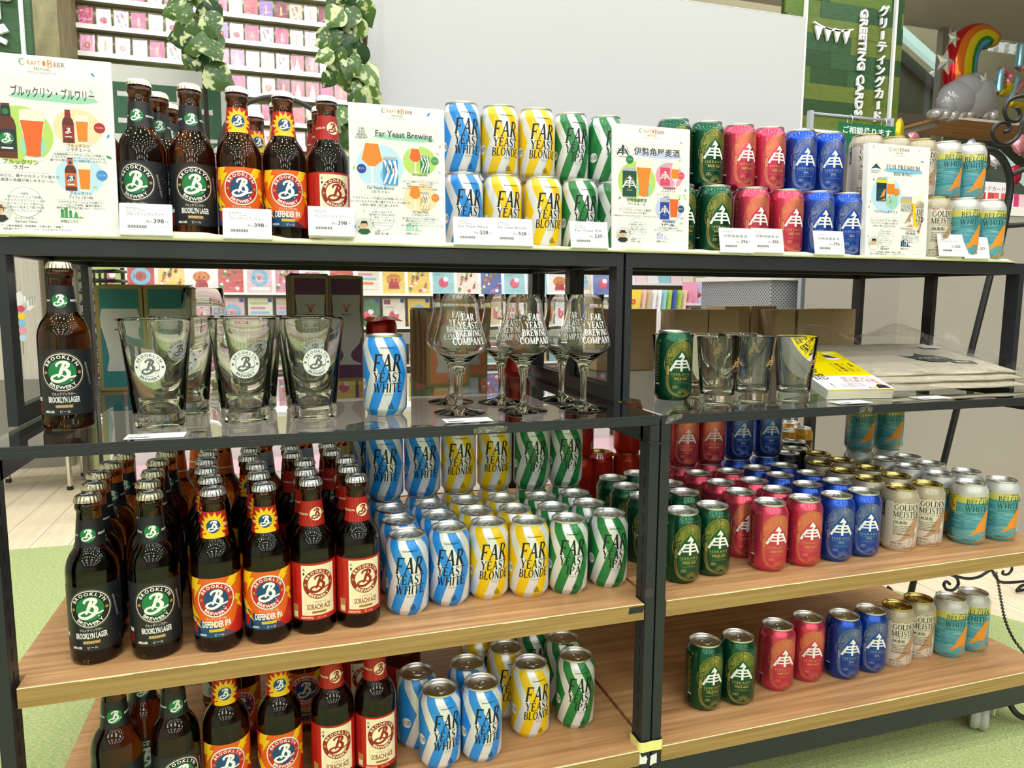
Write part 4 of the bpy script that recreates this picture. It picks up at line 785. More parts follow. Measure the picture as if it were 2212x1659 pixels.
TM = MB().lathe(mm([(.3, 0), (25, 0), (26.8, 1), (27.2, 4), (27.6, 13), (36.2, 110.6), (36.2, 112), (35.4, 112.2), (34.6, 111), (25.8, 22), (23.5, 17.5), (18, 16), (.3, 15.8)]), 52).mesh('tumbler', CLEAR, 50)
def tum_art():
    a = Art(); roof_emblem(a, 6, 62, .62, 'print_gold', 1); a.text('ISEKADO', 6, 57, 2.0, 'print_gold', 1, w=13)
    a.text('EST. 1923', 6-10, 70, 2.0, 'print_gold', 1, rot=1.1); a.text('BREWERY', 6+10, 72, 2.0, 'print_gold', 1, rot=-1.1); return a.wrap('gold_print', lambda z: 27.6+(z-13)*.0883)
TMA = tum_art()
for x, y, lb, rz in ((.141, -.070, 'left tumbler of the front row with gold emblem', .4), (.217, -.058, 'middle tumbler of the front row with gold emblem', .3), (.290, -.074, 'right tumbler of the front row, in front of the book', .35), (.165, .010, 'left tumbler standing behind the front row', .1), (.240, .020, 'right tumbler standing behind the front row', .2), (.112, .030, 'tumbler mostly hidden behind the single green can', .2)):
    glass('tumbler', TM, TMA, x, y, lb, 'tumblers on the glass shelf', rz)
WZ = MB().lathe(mm([(.3, 0), (30, 0), (31, 2), (29, 6), (22, 14), (21, 30), (26, 70), (36, 120), (38, 150), (36, 185), (34.5, 188), (33.6, 187), (36, 150), (34, 120), (24, 70), (19, 30), (18, 18), (.3, 16)]), 44).mesh('weizen', CLEAR, 50)
glass('tall_beer_glass', WZ, None, -.685, .345, 'tall curved beer glass beside the teal gift boxes', None)
# ---------------------------------------------------------------- gift boxes
def silhouette(kind):
    return {'wide': [(-24, 0), (-26, 3), (-23, 14), (-21, 26), (-25, 52), (-32, 84), (-33, 98), (-30, 116), (30, 116), (33, 98), (32, 84), (25, 52), (21, 26), (23, 14), (26, 3), (24, 0)], 'stem': [(-28, 0), (-28, 2), (-12, 9), (-7, 18), (-9, 26), (-24, 42), (-30, 60), (-26, 110), (-28, 140), (28, 140), (26, 110), (30, 60), (24, 42), (9, 26), (7, 18), (12, 9), (28, 2), (28, 0)],
            'cup': [(-22, 0), (-24, 6), (-20, 18), (-26, 50), (-30, 92), (30, 92), (26, 50), (20, 18), (24, 6), (22, 0)]}[kind]
def box_art(w, h, frame, panel, kind, cy, k):
    a = Art(); a.rect(-w/2+7, 7, w/2-7, h-7, panel, 1); s = [(x*k, cy+y*k) for x, y in silhouette(kind)]; a.poly(s, 'silh', 2); top = max(p_[1] for p_ in s)
    for q in (-1, 1):
        for j in range(3): a.stroke([(q*(.4+j*.9), top-34*k), (q*(1+j*1.4), top-26*k), (q*(3+j*2.6), top-20*k), (q*(6+j*2.4), top-17*k-j*2.2)], .9, 'lab_red', 3, smooth=4)
    a.text('SPRING VALLEY', 0, top-40*k, 2.6, 'ink', 3, w=19, bold=.05); a.text('BREWERY', 0, top-44*k, 1.5, 'ink', 3, w=9); return a.flat('printed_front')
mat('silh', sr(206, 203, 199), 0.6, var=0.04); mat('boxgold', sr(150, 134, 88), 0.5, metal=0.35, var=0.06); mat('boxteal', sr(46, 124, 128), 0.55, var=0.04); mat('boxpurple', sr(108, 58, 96), 0.55, var=0.04); mat('boxcopper', sr(226, 138, 92), 0.55, var=0.04); mat('boxside', sr(160, 106, 78), 0.5, metal=0.2, var=0.05); mat('boxlil', sr(150, 138, 146), 0.5, var=0.05)
ART_T = box_art(78, 192, 'boxgold', 'boxteal', 'wide', 36, .98); ART_P = box_art(74, 216, 'boxgold', 'boxpurple', 'stem', 34, 1.02); ART_C = box_art(86, 148, 'boxgold', 'boxcopper', 'cup', 28, 1.0)
def giftbox(label, group, X, Y, w, d, h, art, frame='boxgold', side=None, rz=0.0):
    t = thing('gift_box', label, 'box', (X, Y, .0005), rz, group); mb = MB(); mb.box((-w/2, 0, 0), (w/2, d, h-.002))
    put('carton', mb.mesh('carton', MATS[frame], bevel=.0012), t); put('lid_flap', MB().add([(-w/2, -.0004, h-.003), (w/2, -.0004, h-.003), (w/2, d, h+.001), (-w/2, d, h+.0015), (0, -.0004, h+.0005)], [(0, 1, 4), (0, 4, 3), (4, 1, 2), (4, 2, 3)]).mesh('lid_flap', MATS[side or frame]), t)
    if side: put('side_print', boxmesh('side_print', (-w/2-.0004, .004, .004), (-w/2-.0001, d-.004, h-.012), MATS[side]), t)
    o = put('printed_front', art, t, (0, -.0002, 0)); return t
giftbox('left teal gift box with a printed beer glass', 'teal gift boxes', -.828, .366, .078, .08, .193, ART_T); giftbox('right teal gift box with a printed beer glass', 'teal gift boxes', -.748, .362, .078, .08, .193, ART_T)
giftbox('left purple gift box with a printed stem glass', 'purple gift boxes', -.4925, .395, .071, .018, .2175, ART_P, side='boxlil'); giftbox('right purple gift box with a printed stem glass', 'purple gift boxes', -.4215, .41, .069, .08, .2165, ART_P)
for i in range(3): giftbox('purple gift box %s behind the left one, edge showing' % ('second', 'third', 'last')[i] if i != 2 else 'purple gift box last behind the left one, edge showing', 'purple gift boxes', -.4945-.003*i, .415+.024*i, .074, .022, .2175, ART_P, side='boxlil')
giftbox('front copper gift box with a printed glass', 'copper gift boxes', -.2415, .266, .086, .03, .150, ART_C, side='boxside'); 
for i in range(3): giftbox('%s copper gift box behind the front one, side showing' % ('second', 'third', 'fourth')[i], 'copper gift boxes', -.2425-.004*i, .299+.034*i, .086, .031, .150, ART_C, side='boxside')
giftbox('copper gift box standing to the right, half behind the stemmed glasses', 'copper gift boxes', -.163, .41, .082, .04, .150, ART_C, side='boxside')
KRAFT = mat('kraft_card', sr(192, 164, 126), 0.75, var=0.05, vs=200)
def kraft(label, X, Y, w, d, h):
    w -= .0035; t = thing('kraft_box', label, 'box', (X, Y+random.uniform(-.006, .006), .0005), random.uniform(-.05, .05), 'plain kraft boxes on the glass shelf'); put('carton', boxmesh('carton', (-w/2, 0, 0), (w/2, d, h-.001), KRAFT, .001), t)
    put('lid', MB().box((-w/2+.0006, -.0008, h-.0012), (w/2-.0006, d, h+.0004)).box((-w/2+.006, -.0012, h-.011), (w/2-.006, -.0002, h-.001)).mesh('lid', KRAFT), t)
w_ = .077
for i, (x, y) in enumerate(((.205, .475), (.285, .475))): kraft('kraft box %s, beside the left posts' % ('leftmost at the back', 'second at the back')[i], x, y, w_, .08, .147)
for i, (x, y, w_) in enumerate(((.365, .38, .085), (.4505, .38, .084), (.532, .44, .077), (.610, .445, .077), (.623, .375, .062), (.7025, .375, .095), (.793, .38, .083))): kraft('kraft box, %s of the front row counted from the left' % ('first', 'second', 'third', 'fourth', 'fifth', 'sixth', 'last')[i], x, y, w_, .08, (.147, .147, .154, .155, .147, .148, .149)[i])
# red cans on the glass shelf behind
for x, y, lb in ((-.347, .44, 'red beer can with orange collar behind the striped can, glass shelf'), (-.055, .42, 'red beer can behind the stemmed glasses, glass shelf')):
    t = can('redcan', x, y, .0005, lb, 'red cans on the glass shelf', 2.2); t.scale.z = 1.11
# plastic collars on the red cans
COLR = mat('collar_red', sr(206, 52, 30), 0.3, var=0.06, coat=0.3)
def collar(x, y, z, label, rz):
    V = []; F = []; k = 32
    for i in range(k):
        a = 2*PI*i/k; c_, s_ = math.cos(a), math.sin(a); m_ = max(abs(c_), abs(s_)); V += [(.0275*c_, .0275*s_, .004), (.036*c_/m_*(.8+.2*m_), .036*s_/m_*(.8+.2*m_), -.004+.002*math.sin(3*a))]
    F = [(2*i, 2*i+1, (2*i+3) % (2*k), (2*i+2) % (2*k)) for i in range(k)]
    o = put('can_collar', MB().add(V+[(x_, y_, z_+.0006) for x_, y_, z_ in V], F+[tuple(2*k+j for j in reversed(f)) for f in F]).mesh('can_collar', COLR, True), None, (x, y, z), (0, 0, rz)); return tag(o, label, 'can collar', 'red plastic can collars')
collar(-.347, .44, .1282, 'orange-red collar on the can behind the striped can, glass shelf', .3); collar(-.055, .42, .1282, 'orange-red collar on the can behind the stemmed glasses', .6)
X_, Y_ = lidpos(1294, 975, Z1); collar(X_, Y_, Z1+.1155, 'orange-red collar under the gold lid behind the green striped cans', .5)
# ---------------------------------------------------------------- book, tote bags
A0 = at_z(1785, 862, .001); B0 = at_z(1926, 858, .001)
bt = thing('book', 'paperback with yellow and white cover leaning beside the tumblers', 'book', (A0.x, A0.y, .0005), 0)
ang = math.atan2(B0.y-A0.y, B0.x-A0.x); BW, BL, BT = (B0-A0).length, .185, .017
bt.rotation_euler = Matrix.Rotation(ang-.02, 3, 'Z').to_euler()
tilt = math.radians(17)
def bx_t(name, a, b, m, par):
    me = MB().box(a, b).xf(Matrix.Rotation(tilt, 4, 'X')).mesh(name, m); return put(name, me, par)
bx_t('pages', (.0012, .0006, .0008), (BW-.0012, BL-.001, BT-.0008), mat('paper_edge', sr(238, 232, 212), 0.8, var=0.05, vs=400), bt); bx_t('front_cover', (0, 0, BT-.0006), (BW, BL, BT), mat('cover_yellow', sr(250, 226, 0), 0.25, var=0.02, coat=.4), bt); bx_t('back_cover', (0, 0, 0), (BW, BL, .0006), MATS['white'], bt); bx_t('spine', (-.0004, 0, 0), (.0002, BL, BT), MATS['white'], bt)
ca = Art(); Wm, Lm = BW*1000, BL*1000
ca.rect(0, 0, Wm, 62, 'white', 1)
for i, ch in enumerate('発酵野郎'): ca.text(ch, 20, Lm-36-i*34, 22, 'black', 2)
ca.text('！', 22, 12, 16, 'black', 2); ca.rect(0, 0, Wm, 2.5, 'yellow', 2)
for i, t in enumerate(('世界一の', 'ビールを', '野生酵母', 'でつくる')):
    for j, ch in enumerate(t): ca.text(ch, Wm-14-i*13, Lm-72-j*10, 7, 'black', 2, res=1)
ca.text('堀江貴文氏', Wm*.66, 46, 9, 'red', 2, w=62); ca.text('成毛眞氏推薦', Wm*.66, 33, 9, 'red', 2, w=66)
for i in range(3): ca.text('世界の発酵野郎が語る挑戦のすべて', Wm*.52, 24-i*5, 2.6, 'ink', 2, res=1)
ca.text('乾杯！', Wm*.72, 4.5, 6, 'black', 2); ca.poly([(Wm-30, 5), (Wm-4, 5), (Wm-8, 18), (Wm-18, 24), (Wm-28, 16)], 'charcoal', 2); ca.disc(Wm-15, 25, 5, 'skin', 3); ca.disc(Wm-15, 28, 4.6, 'amber', 2)
ca.poly([(Wm-40, Lm-30), (Wm-8, Lm-40), (Wm-30, Lm-48), (Wm-46, Lm-44)], 'white', 2); ca.poly([(Wm-42, Lm-20), (Wm-30, Lm-24), (Wm-20, Lm-38), (Wm-40, Lm-34)], 'charcoal', 3); ca.rect(Wm-36, Lm-16, Wm-10, Lm-8, 'lgrey', 2)
cm_ = ca.flat('cover_print')
for v in cm_.vertices: v.co = Matrix.Rotation(tilt, 4, 'X') @ Vector((v.co.x, v.co.z, BT-v.co.y+.0001))
put('cover_print', cm_, bt)
wd = thing('book_stand', 'small clear wedge stand under the leaning paperback', 'stand', (A0.x+.01, A0.y+.06, .0005), ang)
put('wedge', MB().add([(0, 0, 0), (.09, 0, 0), (.09, .1, 0), (0, .1, 0), (0, 0, .0165), (.09, 0, .0165), (.09, .1, .0465), (0, .1, .0465)], [(0, 3, 2, 1), (4, 5, 6, 7), (0, 1, 5, 4), (1, 2, 6, 5), (2, 3, 7, 6), (3, 0, 4, 7)]).mesh('wedge', mat('acrylic', (0.9, 0.9, 0.88), 0.1, var=.02)), wd)
CAN = mat('canvas', sr(222, 212, 186), 0.9, var=0.07, vs=50, bump=0.5, bs=1500); FILM = thin_glass('plastic_film', (0.985, 0.985, 0.98), 0.05, 1.45, 1.0, 46, 0.02, 0.35)
def sheet(w, d, th, seed, wav=.003, nx=30, ny=22, zf=lambda x, y: 0.0):
    r = random.Random(seed); ph = [r.uniform(0, 6) for _ in range(6)]; V = []
    f = lambda x, y: zf(x, y)+wav*(math.sin(x*38+ph[0]+y*9)*.5+math.sin(y*31+ph[1])*.4+math.sin(x*77+y*53+ph[2])*.25)
    for s_ in (0, 1):
        for j in range(ny+1):
            for i in range(nx+1):
                x, y = (i/nx-.5)*w, (j/ny)*d; e = min(1, min(i, nx-i, j, ny-j)/2); V.append((x, y, f(x, y)+th*(s_*(.35+.65*e)+(1-s_)*0)))
    n0 = (nx+1)*(ny+1); q = lambda s_, i, j: s_*n0+j*(nx+1)+i
    F = [(q(1, i, j), q(1, i+1, j), q(1, i+1, j+1), q(1, i, j+1)) for i in range(nx) for j in range(ny)]+[(q(0, i, j), q(0, i, j+1), q(0, i+1, j+1), q(0, i+1, j)) for i in range(nx) for j in range(ny)]
    for i in range(nx): F += [(q(0, i, 0), q(0, i+1, 0), q(1, i+1, 0), q(1, i, 0)), (q(0, i, ny), q(1, i, ny), q(1, i+1, ny), q(0, i+1, ny))]
    for j in range(ny): F += [(q(0, 0, j), q(1, 0, j), q(1, 0, j+1), q(0, 0, j+1)), (q(0, nx, j), q(0, nx, j+1), q(1, nx, j+1), q(1, nx, j))]
    return MB().add(V, F)
TL = [('bottom folded cream tote bag of the pile in clear film', .008, 0.0), ('middle folded cream tote bag of the pile in clear film', .0085, .0), ('top folded cream tote bag with green printed animal, in clear film', .009, 0.0)]
rise = lambda x, y: .26*max(0, y)*.62
for i, (lb, th, _) in enumerate(TL):
    t = thing('tote_bag', lb, 'bag', (.675+.006*i, -.055+.014*i, .006+.0125*i), .0-.02*i, 'folded tote bags'); w, d = .37-.01*i, .24
    put('canvas', sheet(w, d, th, 3+i, .0012, zf=rise).mesh('canvas', CAN, True), t)
    if i == 2:
        a = Art()
        a.poly([(-30, 62), (-44, 76), (-30, 70), (-10, 72), (6, 84), (12, 74), (34, 72), (46, 60), (44, 48), (20, 40), (-8, 42), (-24, 50)], 'teal', 1); a.poly([(30, 50), (74, 42), (68, 26), (28, 34)], 'teal', 1)
        for q in range(9): a.stroke([(-20+q*6, 52+(q % 3)*5), (-14+q*6, 60+(q % 2)*4), (-8+q*6, 54)], 1.6, 'ltan', 2, smooth=3)
        a.text('ISEKADO', 50, 34, 6.5, 'ltan', 2, w=30, bold=.05); a.text('WILD HOURS', 50, 27, 4, 'ltan', 2, w=28)
        pm = a.flat('printed_animal')
        for v in pm.vertices: v.co = (v.co.x*1.15+.03, v.co.z*1.6-.01, rise(0, v.co.z*1.6-.01)+th+.0016-v.co.y)
        put('printed_animal', pm, t)
    if i == 2: put('care_label', MB().add([(.10, .16, rise(0, .16)+th+.003), (.15, .16, rise(0, .16)+th+.003), (.145, .185, rise(0, .185)+th+.003), (.1, .185, rise(0, .185)+th+.003)], [(0, 1, 2, 3)]).mesh('care_label', MATS['white']), t)
    fw = w+.05
    fm = sheet(fw, d+.055, .0015, 11+i, .0042, 44, 34, zf=lambda x, y: rise(x, y-.03)+th+.0035+(.030*math.exp(-((y-.24)/.035)**2)*(1+math.sin(x*30)*.5) if i == 2 else 0)-(.004 if y < .03 else 0))
    nq = 45*35; fm.f = fm.f[:44*34]; fm.m = fm.m[:44*34]
    put('clear_film', fm.xf(Matrix.Translation((.012, -.034, 0))).mesh('clear_film', FILM, True), t)
fb = sheet(.16, .11, .001, 31, .006, 40, 30, zf=lambda x, y: .008+.016*math.exp(-((x+.03)/.03)**2-((y-.05)/.03)**2)); fb.f = fb.f[:1200]; fb.m = fb.m[:1200]
tag(put('film_wrapper', fb.mesh('film_wrapper', FILM, True), None, (.545, -.115, .002), (0, 0, .1)), 'crumpled clear film wrapper at the shelf edge right of the book', 'wrapper')
mat('hook', (.5, .5, .5), .3, 1.0)
# ---------------------------------------------------------------- flat price tags on the glass shelf
for u, v, lb in ((337, 942, 'flat price tag below the left pint glass'), (1010, 908, 'flat price tag below the left stemmed glass'), (1836, 869, 'flat price tag below the book'), (2010, 859, 'flat price tag below the tote bags')):
    p = at_z(u, v, .001); t = thing('flat_price_tag', lb, 'price tag', (p.x, p.y, .0012), 0, 'flat price tags on the glass shelf'); put('card', boxmesh('card', (-.034, -.016, 0), (.034, .016, .0006), MATS['white']), t)
    a = Art(); a.text('HANDS', -30, 9, 3, 'ink', 1, 'l'); a.text('グラス', -30, 3, 3, 'ink', 1, 'l')
    for q in range(14): a.rect(-30+q*1.7, -12, -29.2+q*1.7+(q % 3)*.3, -6, 'black', 1)
    me = a.flat('tag_print')
    for w in me.vertices: w.co = (w.co.x, w.co.z, .0007-w.co.y)
    put('tag_print', me, t)
# ---------------------------------------------------------------- posters on the top board
def mini_bottle(a, x, y, h, lab, disc, l=4):
    w = h*.30; pr = [(.5, 0), (.5, .56), (.42, .66), (.26, .73), (.22, .93), (.24, .95), (.22, 1)]
    a.poly([(x-p*w, y+q*h) for p, q in pr][::-1]+[(x+p*w, y+q*h) for p, q in pr], 'bottle', l); a.rect(x-.24*w, y+.94*h, x+.24*w, y+h, 'lgrey', l+1)
    a.rect(x-.5*w, y+.12*h, x+.5*w, y+.5*h, lab, l+1); a.disc(x, y+.34*h, .36*w, disc, l+2, 20); b_logo(a, x, y+.34*h, .32*w, 'white', l+3); a.rect(x-.3*w, y+.16*h, x+.3*w, y+.19*h, 'lgrey', l+2); a.poly([(x-.27*w, y+.72*h), (x+.27*w, y+.72*h), (x+.23*w, y+.9*h), (x-.23*w, y+.9*h)], lab, l+1); a.disc(x, y+.8*h, .17*w, disc, l+2, 14)
def mini_can(a, x, y, h, col, kind, l=4):
    w = h*.52; a.rect(x-w/2, y+.04*h, x+w/2, y+.9*h, col, l); a.poly([(x-w/2, y+.9*h), (x+w/2, y+.9*h), (x+.42*w, y+h), (x-.42*w, y+h)], 'steel', l); a.rect(x-.44*w, y, x+.44*w, y+.04*h, 'steel', l)
    if kind == 'stripe':
        for i in range(3): a.poly([(x-w/2+i*w*.34, y+.88*h), (x-w/2+i*w*.34+w*.17, y+.88*h), (x-w/2+min(.83, i*.34+.3)*w+w*.17, y+.48*h), (x-w/2+i*w*.34+w*.12, y+.06*h), (x-w/2+i*w*.34, y+.06*h), (x-w/2+min(.83, i*.34+.3)*w, y+.48*h)], 'white', l+1)
        a.serif('FAR', x, y+.56*h, .17*h, 'black', l+2, w=w*.62); a.serif('YEAST', x, y+.43*h, .1*h, 'black', l+2, w=w*.66)
    elif kind == 'roof': roof_emblem(a, x, y+.34*h, w/40, 'white', l+1); a.rect(x-.2*w, y+.25*h, x+.2*w, y+.27*h, 'goldl', l+1); a.ring(x, y+.5*h, .36*w, .38*w, 'goldl', l+1, 24, -.3, PI+.3)
    else:
        a.rect(x-w/2, y+.78*h, x+w/2, y+.9*h, 'goldl' if kind == 'g' else 'yellow', l+1); a.serif('GOLDEN' if kind == 'g' else 'BELGIAN', x, y+.66*h, .1*h, 'black', l+2, w=w*.9); a.serif('MEISTER' if kind == 'g' else 'WHITE', x, y+.54*h, .1*h, 'black', l+2, w=w*.9); bird(a, x+.12*w, y+.2*h, w/62, 'tan' if kind == 'g' else 'orangebird', l+2)
def mini_glass(a, x, y, h, kind, beer, l=4):
    P_ = {'weizen': [(.34, 0), (.36, .03), (.28, .08), (.27, .25), (.36, .55), (.46, .8), (.44, 1)], 'pint': [(.3, 0), (.31, .1), (.44, 1)], 'teku': [(.36, 0), (.3, .02), (.06, .05), (.05, .36), (.14, .42), (.5, .56), (.3, .92), (.32, 1)], 'goblet': [(.3, 0), (.28, .03), (.07, .06), (.07, .22), (.38, .38), (.44, .6), (.34, 1)]}[kind]
    w = h*.5; L_ = lambda s: [(x-p*w, y+q*h) for p, q in s][::-1]+[(x+p*w, y+q*h) for p, q in s]
    a.poly(L_(P_), 'lgrey', l); lo = {'weizen': 2, 'pint': 1, 'teku': 4, 'goblet': 4}[kind]; a.poly(L_([(p*.94, q) for p, q in P_[lo:]]), beer, l+1)
    (p0, q0), (p1, q1) = P_[-2], P_[-1]; f = .80; t = max(0.0, (f-q0)/(q1-q0)); pf = p0+(p1-p0)*t; a.poly(L_([(pf*.95, max(f, q0)), (p1*.97, 1.0), (p1*.7, 1.03)]), 'foam', l+2)
def pleaf(a, x, y, r, an, c, l=3): a.poly([(x+r*(math.cos(an)*p-math.sin(an)*q), y+r*(math.sin(an)*p+math.cos(an)*q)) for p, q in ((-1, 0), (-.5, .38), (.1, .45), (.7, .25), (1.1, 0), (.7, -.25), (.1, -.45), (-.5, -.38))], c, l)
def lines(a, ts, x, y, h, step, m='ink', l=4, al='c'):
    for i, t in enumerate(ts): a.text(t, x, y-i*step, h, m, l, al, res=1)
def dash(a, x0, x1, y, l=4):
    x = x0
    while x < x1: a.rect(x, y, x+1.2, y+.35, 'grey', l); x += 2
def portrait(a, x, y, r, hair, shirt, l=4, hat=None):
    a.disc(x, y, r, 'mist', l, 32); a.poly([(x-.75*r, y-.66*r), (x-.5*r, y-.3*r), (x+.5*r, y-.3*r), (x+.75*r, y-.66*r), (x+.3*r, y-.95*r), (x-.3*r, y-.95*r)], shirt, l+1); a.disc(x, y+.18*r, .42*r, hair, l+1, 22); a.disc(x, y+.1*r, .36*r, 'skin', l+2, 22, 1, 1.15)
    a.poly([(x-.4*r, y+.32*r), (x-.3*r, y+.62*r), (x+.3*r, y+.62*r), (x+.4*r, y+.32*r)], hat or hair, l+3)
    if hat: a.rect(x-.6*r, y+.28*r, x+.6*r, y+.38*r, hat, l+3)
    for q in (-1, 1): a.disc(x+q*.14*r, y+.16*r, .045*r, 'black', l+3, 8)
    a.rect(x-.1*r, y-.1*r, x+.1*r, y-.06*r, 'dred', l+3); a.disc(x-.62*r, y-.12*r, .14*r, 'amber', l+3, 10)
def factory(a, x, y, c, l=4):
    a.rect(x, y, x+22, y+.7, c, l); a.poly([(x+22, y), (x+26, y), (x+21, y+2.5)], c, l)
    for dx, w, h in ((1, 3.4, 9), (5, 3.6, 11), (10, 3.0, 8)): a.rect(x+dx, y+.7, x+dx+w, y+h, c, l); a.disc(x+dx+w/2, y+h, w/2, c, l, 14)
    a.poly([(x+15, y+.7), (x+20, y+.7), (x+18.5, y+7), (x+16.5, y+7)], c, l); a.stroke([(x+6, y+12), (x+12, y+14), (x+17, y+12), (x+17.5, y+7)], .5, c, l, smooth=4)
def poster_art(title, tcol, swash, tfont, logo, big, small, blurb, bubble, who, hat, shirt, fcol, seed, footer=True):
    a = Art(); a.rect(0, 0, 148, 210, 'white', 1); a.rect(9, 13, 139, 183, 'panelgrey', 2); r = random.Random(seed)
    a.serif('C', 53, 197.5, 8, 'leaf', 3); a.text('RAFT', 58.3, 198.5, 5.2, 'amber', 3, 'l', w=14); a.disc(76, 201.5, 2.6, 'amber', 3, 12, .7, 1.3); a.serif('B', 82, 197.5, 8, 'amber', 3); a.text('EER', 86.5, 198.5, 5.2, 'brown', 3, 'l', w=11.5); a.text('FESTIVAL', 74, 193, 3, 'leaf', 3, w=17); a.text('〜クラフトビールフェスティバル〜', 74, 189.2, 1.9, 'red', 3, w=34, res=1)
    for i in range(11):
        side = r.random() < .5; x = r.uniform(4, 22) if side else r.uniform(112, 143); y = r.uniform(18, 204); pleaf(a, x, y, r.uniform(2.2, 3.8), r.uniform(0, 6.28), r.choice(('leaf', 'lime', 'pink', 'blue', 'mint')), 4)
    a.poly([(36, 160.5), (60, 158), (110, 157), (132, 160), (128, 165), (90, 166.5), (44, 165.5)], swash, 3)
    if tfont == 'serif': 
        for j, t in enumerate(title): a.serif(t, 84, 164-j*11, 8.5-j*2.5, tcol, 4, w=(80, 45)[j], heavy=1.0)
    else: a.text(title[0], 84, 162, 9.5, tcol, 4, w=88, bold=.012)
    logo(a, 19, 166)
    cx, cy = 46, 118; a.disc(cx, cy-2, 34, big[0], 3, 48, 1.05, 1.0); a.disc(cx+14, cy-14, 14, big[1], 4, 24); big[2](a, cx, cy)
    a.text(big[3], cx, 82, 4.4, 'ink', 6); a.text(big[4], cx, 76, 4, 'ink', 6); a.disc(big[6][0], big[6][1], 7, big[5], 7, 24); a.text(big[7], big[6][0], big[6][1]-1, 2.4, 'white', 8, w=9, res=1)
    dash(a, 12, 76, 72); lines(a, blurb, 44, 66.5, 2.9, 5.2)
    for k_, (c0, fn, n1, n2, bc, bt_, ls) in enumerate(small):
        sx, sy = 108, (128, 71)[k_]; a.disc(sx, sy, 24, c0, 3, 40, 1.1, .95); fn(a, sx, sy); a.text(n1, sx, sy-22.5, 3.3, 'ink', 6, w=24); a.text(n2, sx, sy-27.5, 3.3, 'ink', 6, w=26); a.disc(sx+24, sy+2, 6.2, bc, 7, 22); a.text(bt_, sx+24, sy+1, 2.1, 'white', 8, w=8.5, res=1); dash(a, sx-25, sx+25, sy-29.6); lines(a, ls, sx, sy-33, 2.1, 3.5)
    a.disc(48, 37, 18, 'leaf', 4, 40); a.disc(48, 37, 17.6, 'white', 5, 40); a.poly([(32, 32), (28, 26), (36, 26)], 'white', 5); lines(a, bubble, 48, 46, 2.3, 4.1, l=6)
    portrait(a, 20, 25, 13, 'black', shirt, 6, hat); a.text(who[0], 36, 17, 2.0, 'ink', 6, 'l', res=1); a.text(who[1], 36, 12.8, 2.8, 'ink', 6, 'l', res=1)
    factory(a, 84, 20, fcol); a.text('詳細はこちら', 94, 14.5, 2.6, 'ink', 6, w=19); a.rect(114, 6, 142, 33, 'white', 4)
    if footer: lines(a, ('ストップ！20歳未満飲酒・飲酒運転。お酒は楽しく適量で。', '妊娠中・授乳期の飲酒はやめましょう。のんだあとはリサイクル。'), 12, 7.6, 2.0, 3.8, 'black', 4, 'l')
    return a
mat('panelgrey', sr(232, 231, 228), 0.7, var=0.015, vs=500); mat('posterboard', sr(246, 246, 244), 0.6, var=0.02)
def lg_b(a, x, y): emblem(a, x, y, 9, 'black', 'lgrey', 'green', 'white', 4)
def lg_f(a, x, y):
    for i, (t, w) in enumerate((('FAR', 8), ('YEAST', 12), ('BREWING', 15), ('COMPANY', 19))): a.serif(t, x, y+4-i*4.4, 3.7, 'black', 4, w=w, heavy=1.1)
def lg_i(a, x, y): roof_emblem(a, x, y-7, .55, 'black', 4); a.text('ISEKADO', x, y-11, 2, 'black', 4, w=14); a.text('EST. 1923', x-9, y, 1.8, 'black', 4, rot=1.1); a.text('BREWERY', x+9, y+1, 1.8, 'black', 4, rot=-1.1)
def lg_m(a, x, y): a.poly([(x-11, y-3), (x-4, y+3), (x-1, y+6), (x+2, y+6), (x+6, y+2), (x+13, y-3), (x, y-1)], 'navy', 4); a.text('FUJI PREMIUM', x, y-7.5, 2.2, 'navy', 4, w=20); a.text('BREWING', x, y-11, 2.2, 'navy', 4, w=12)
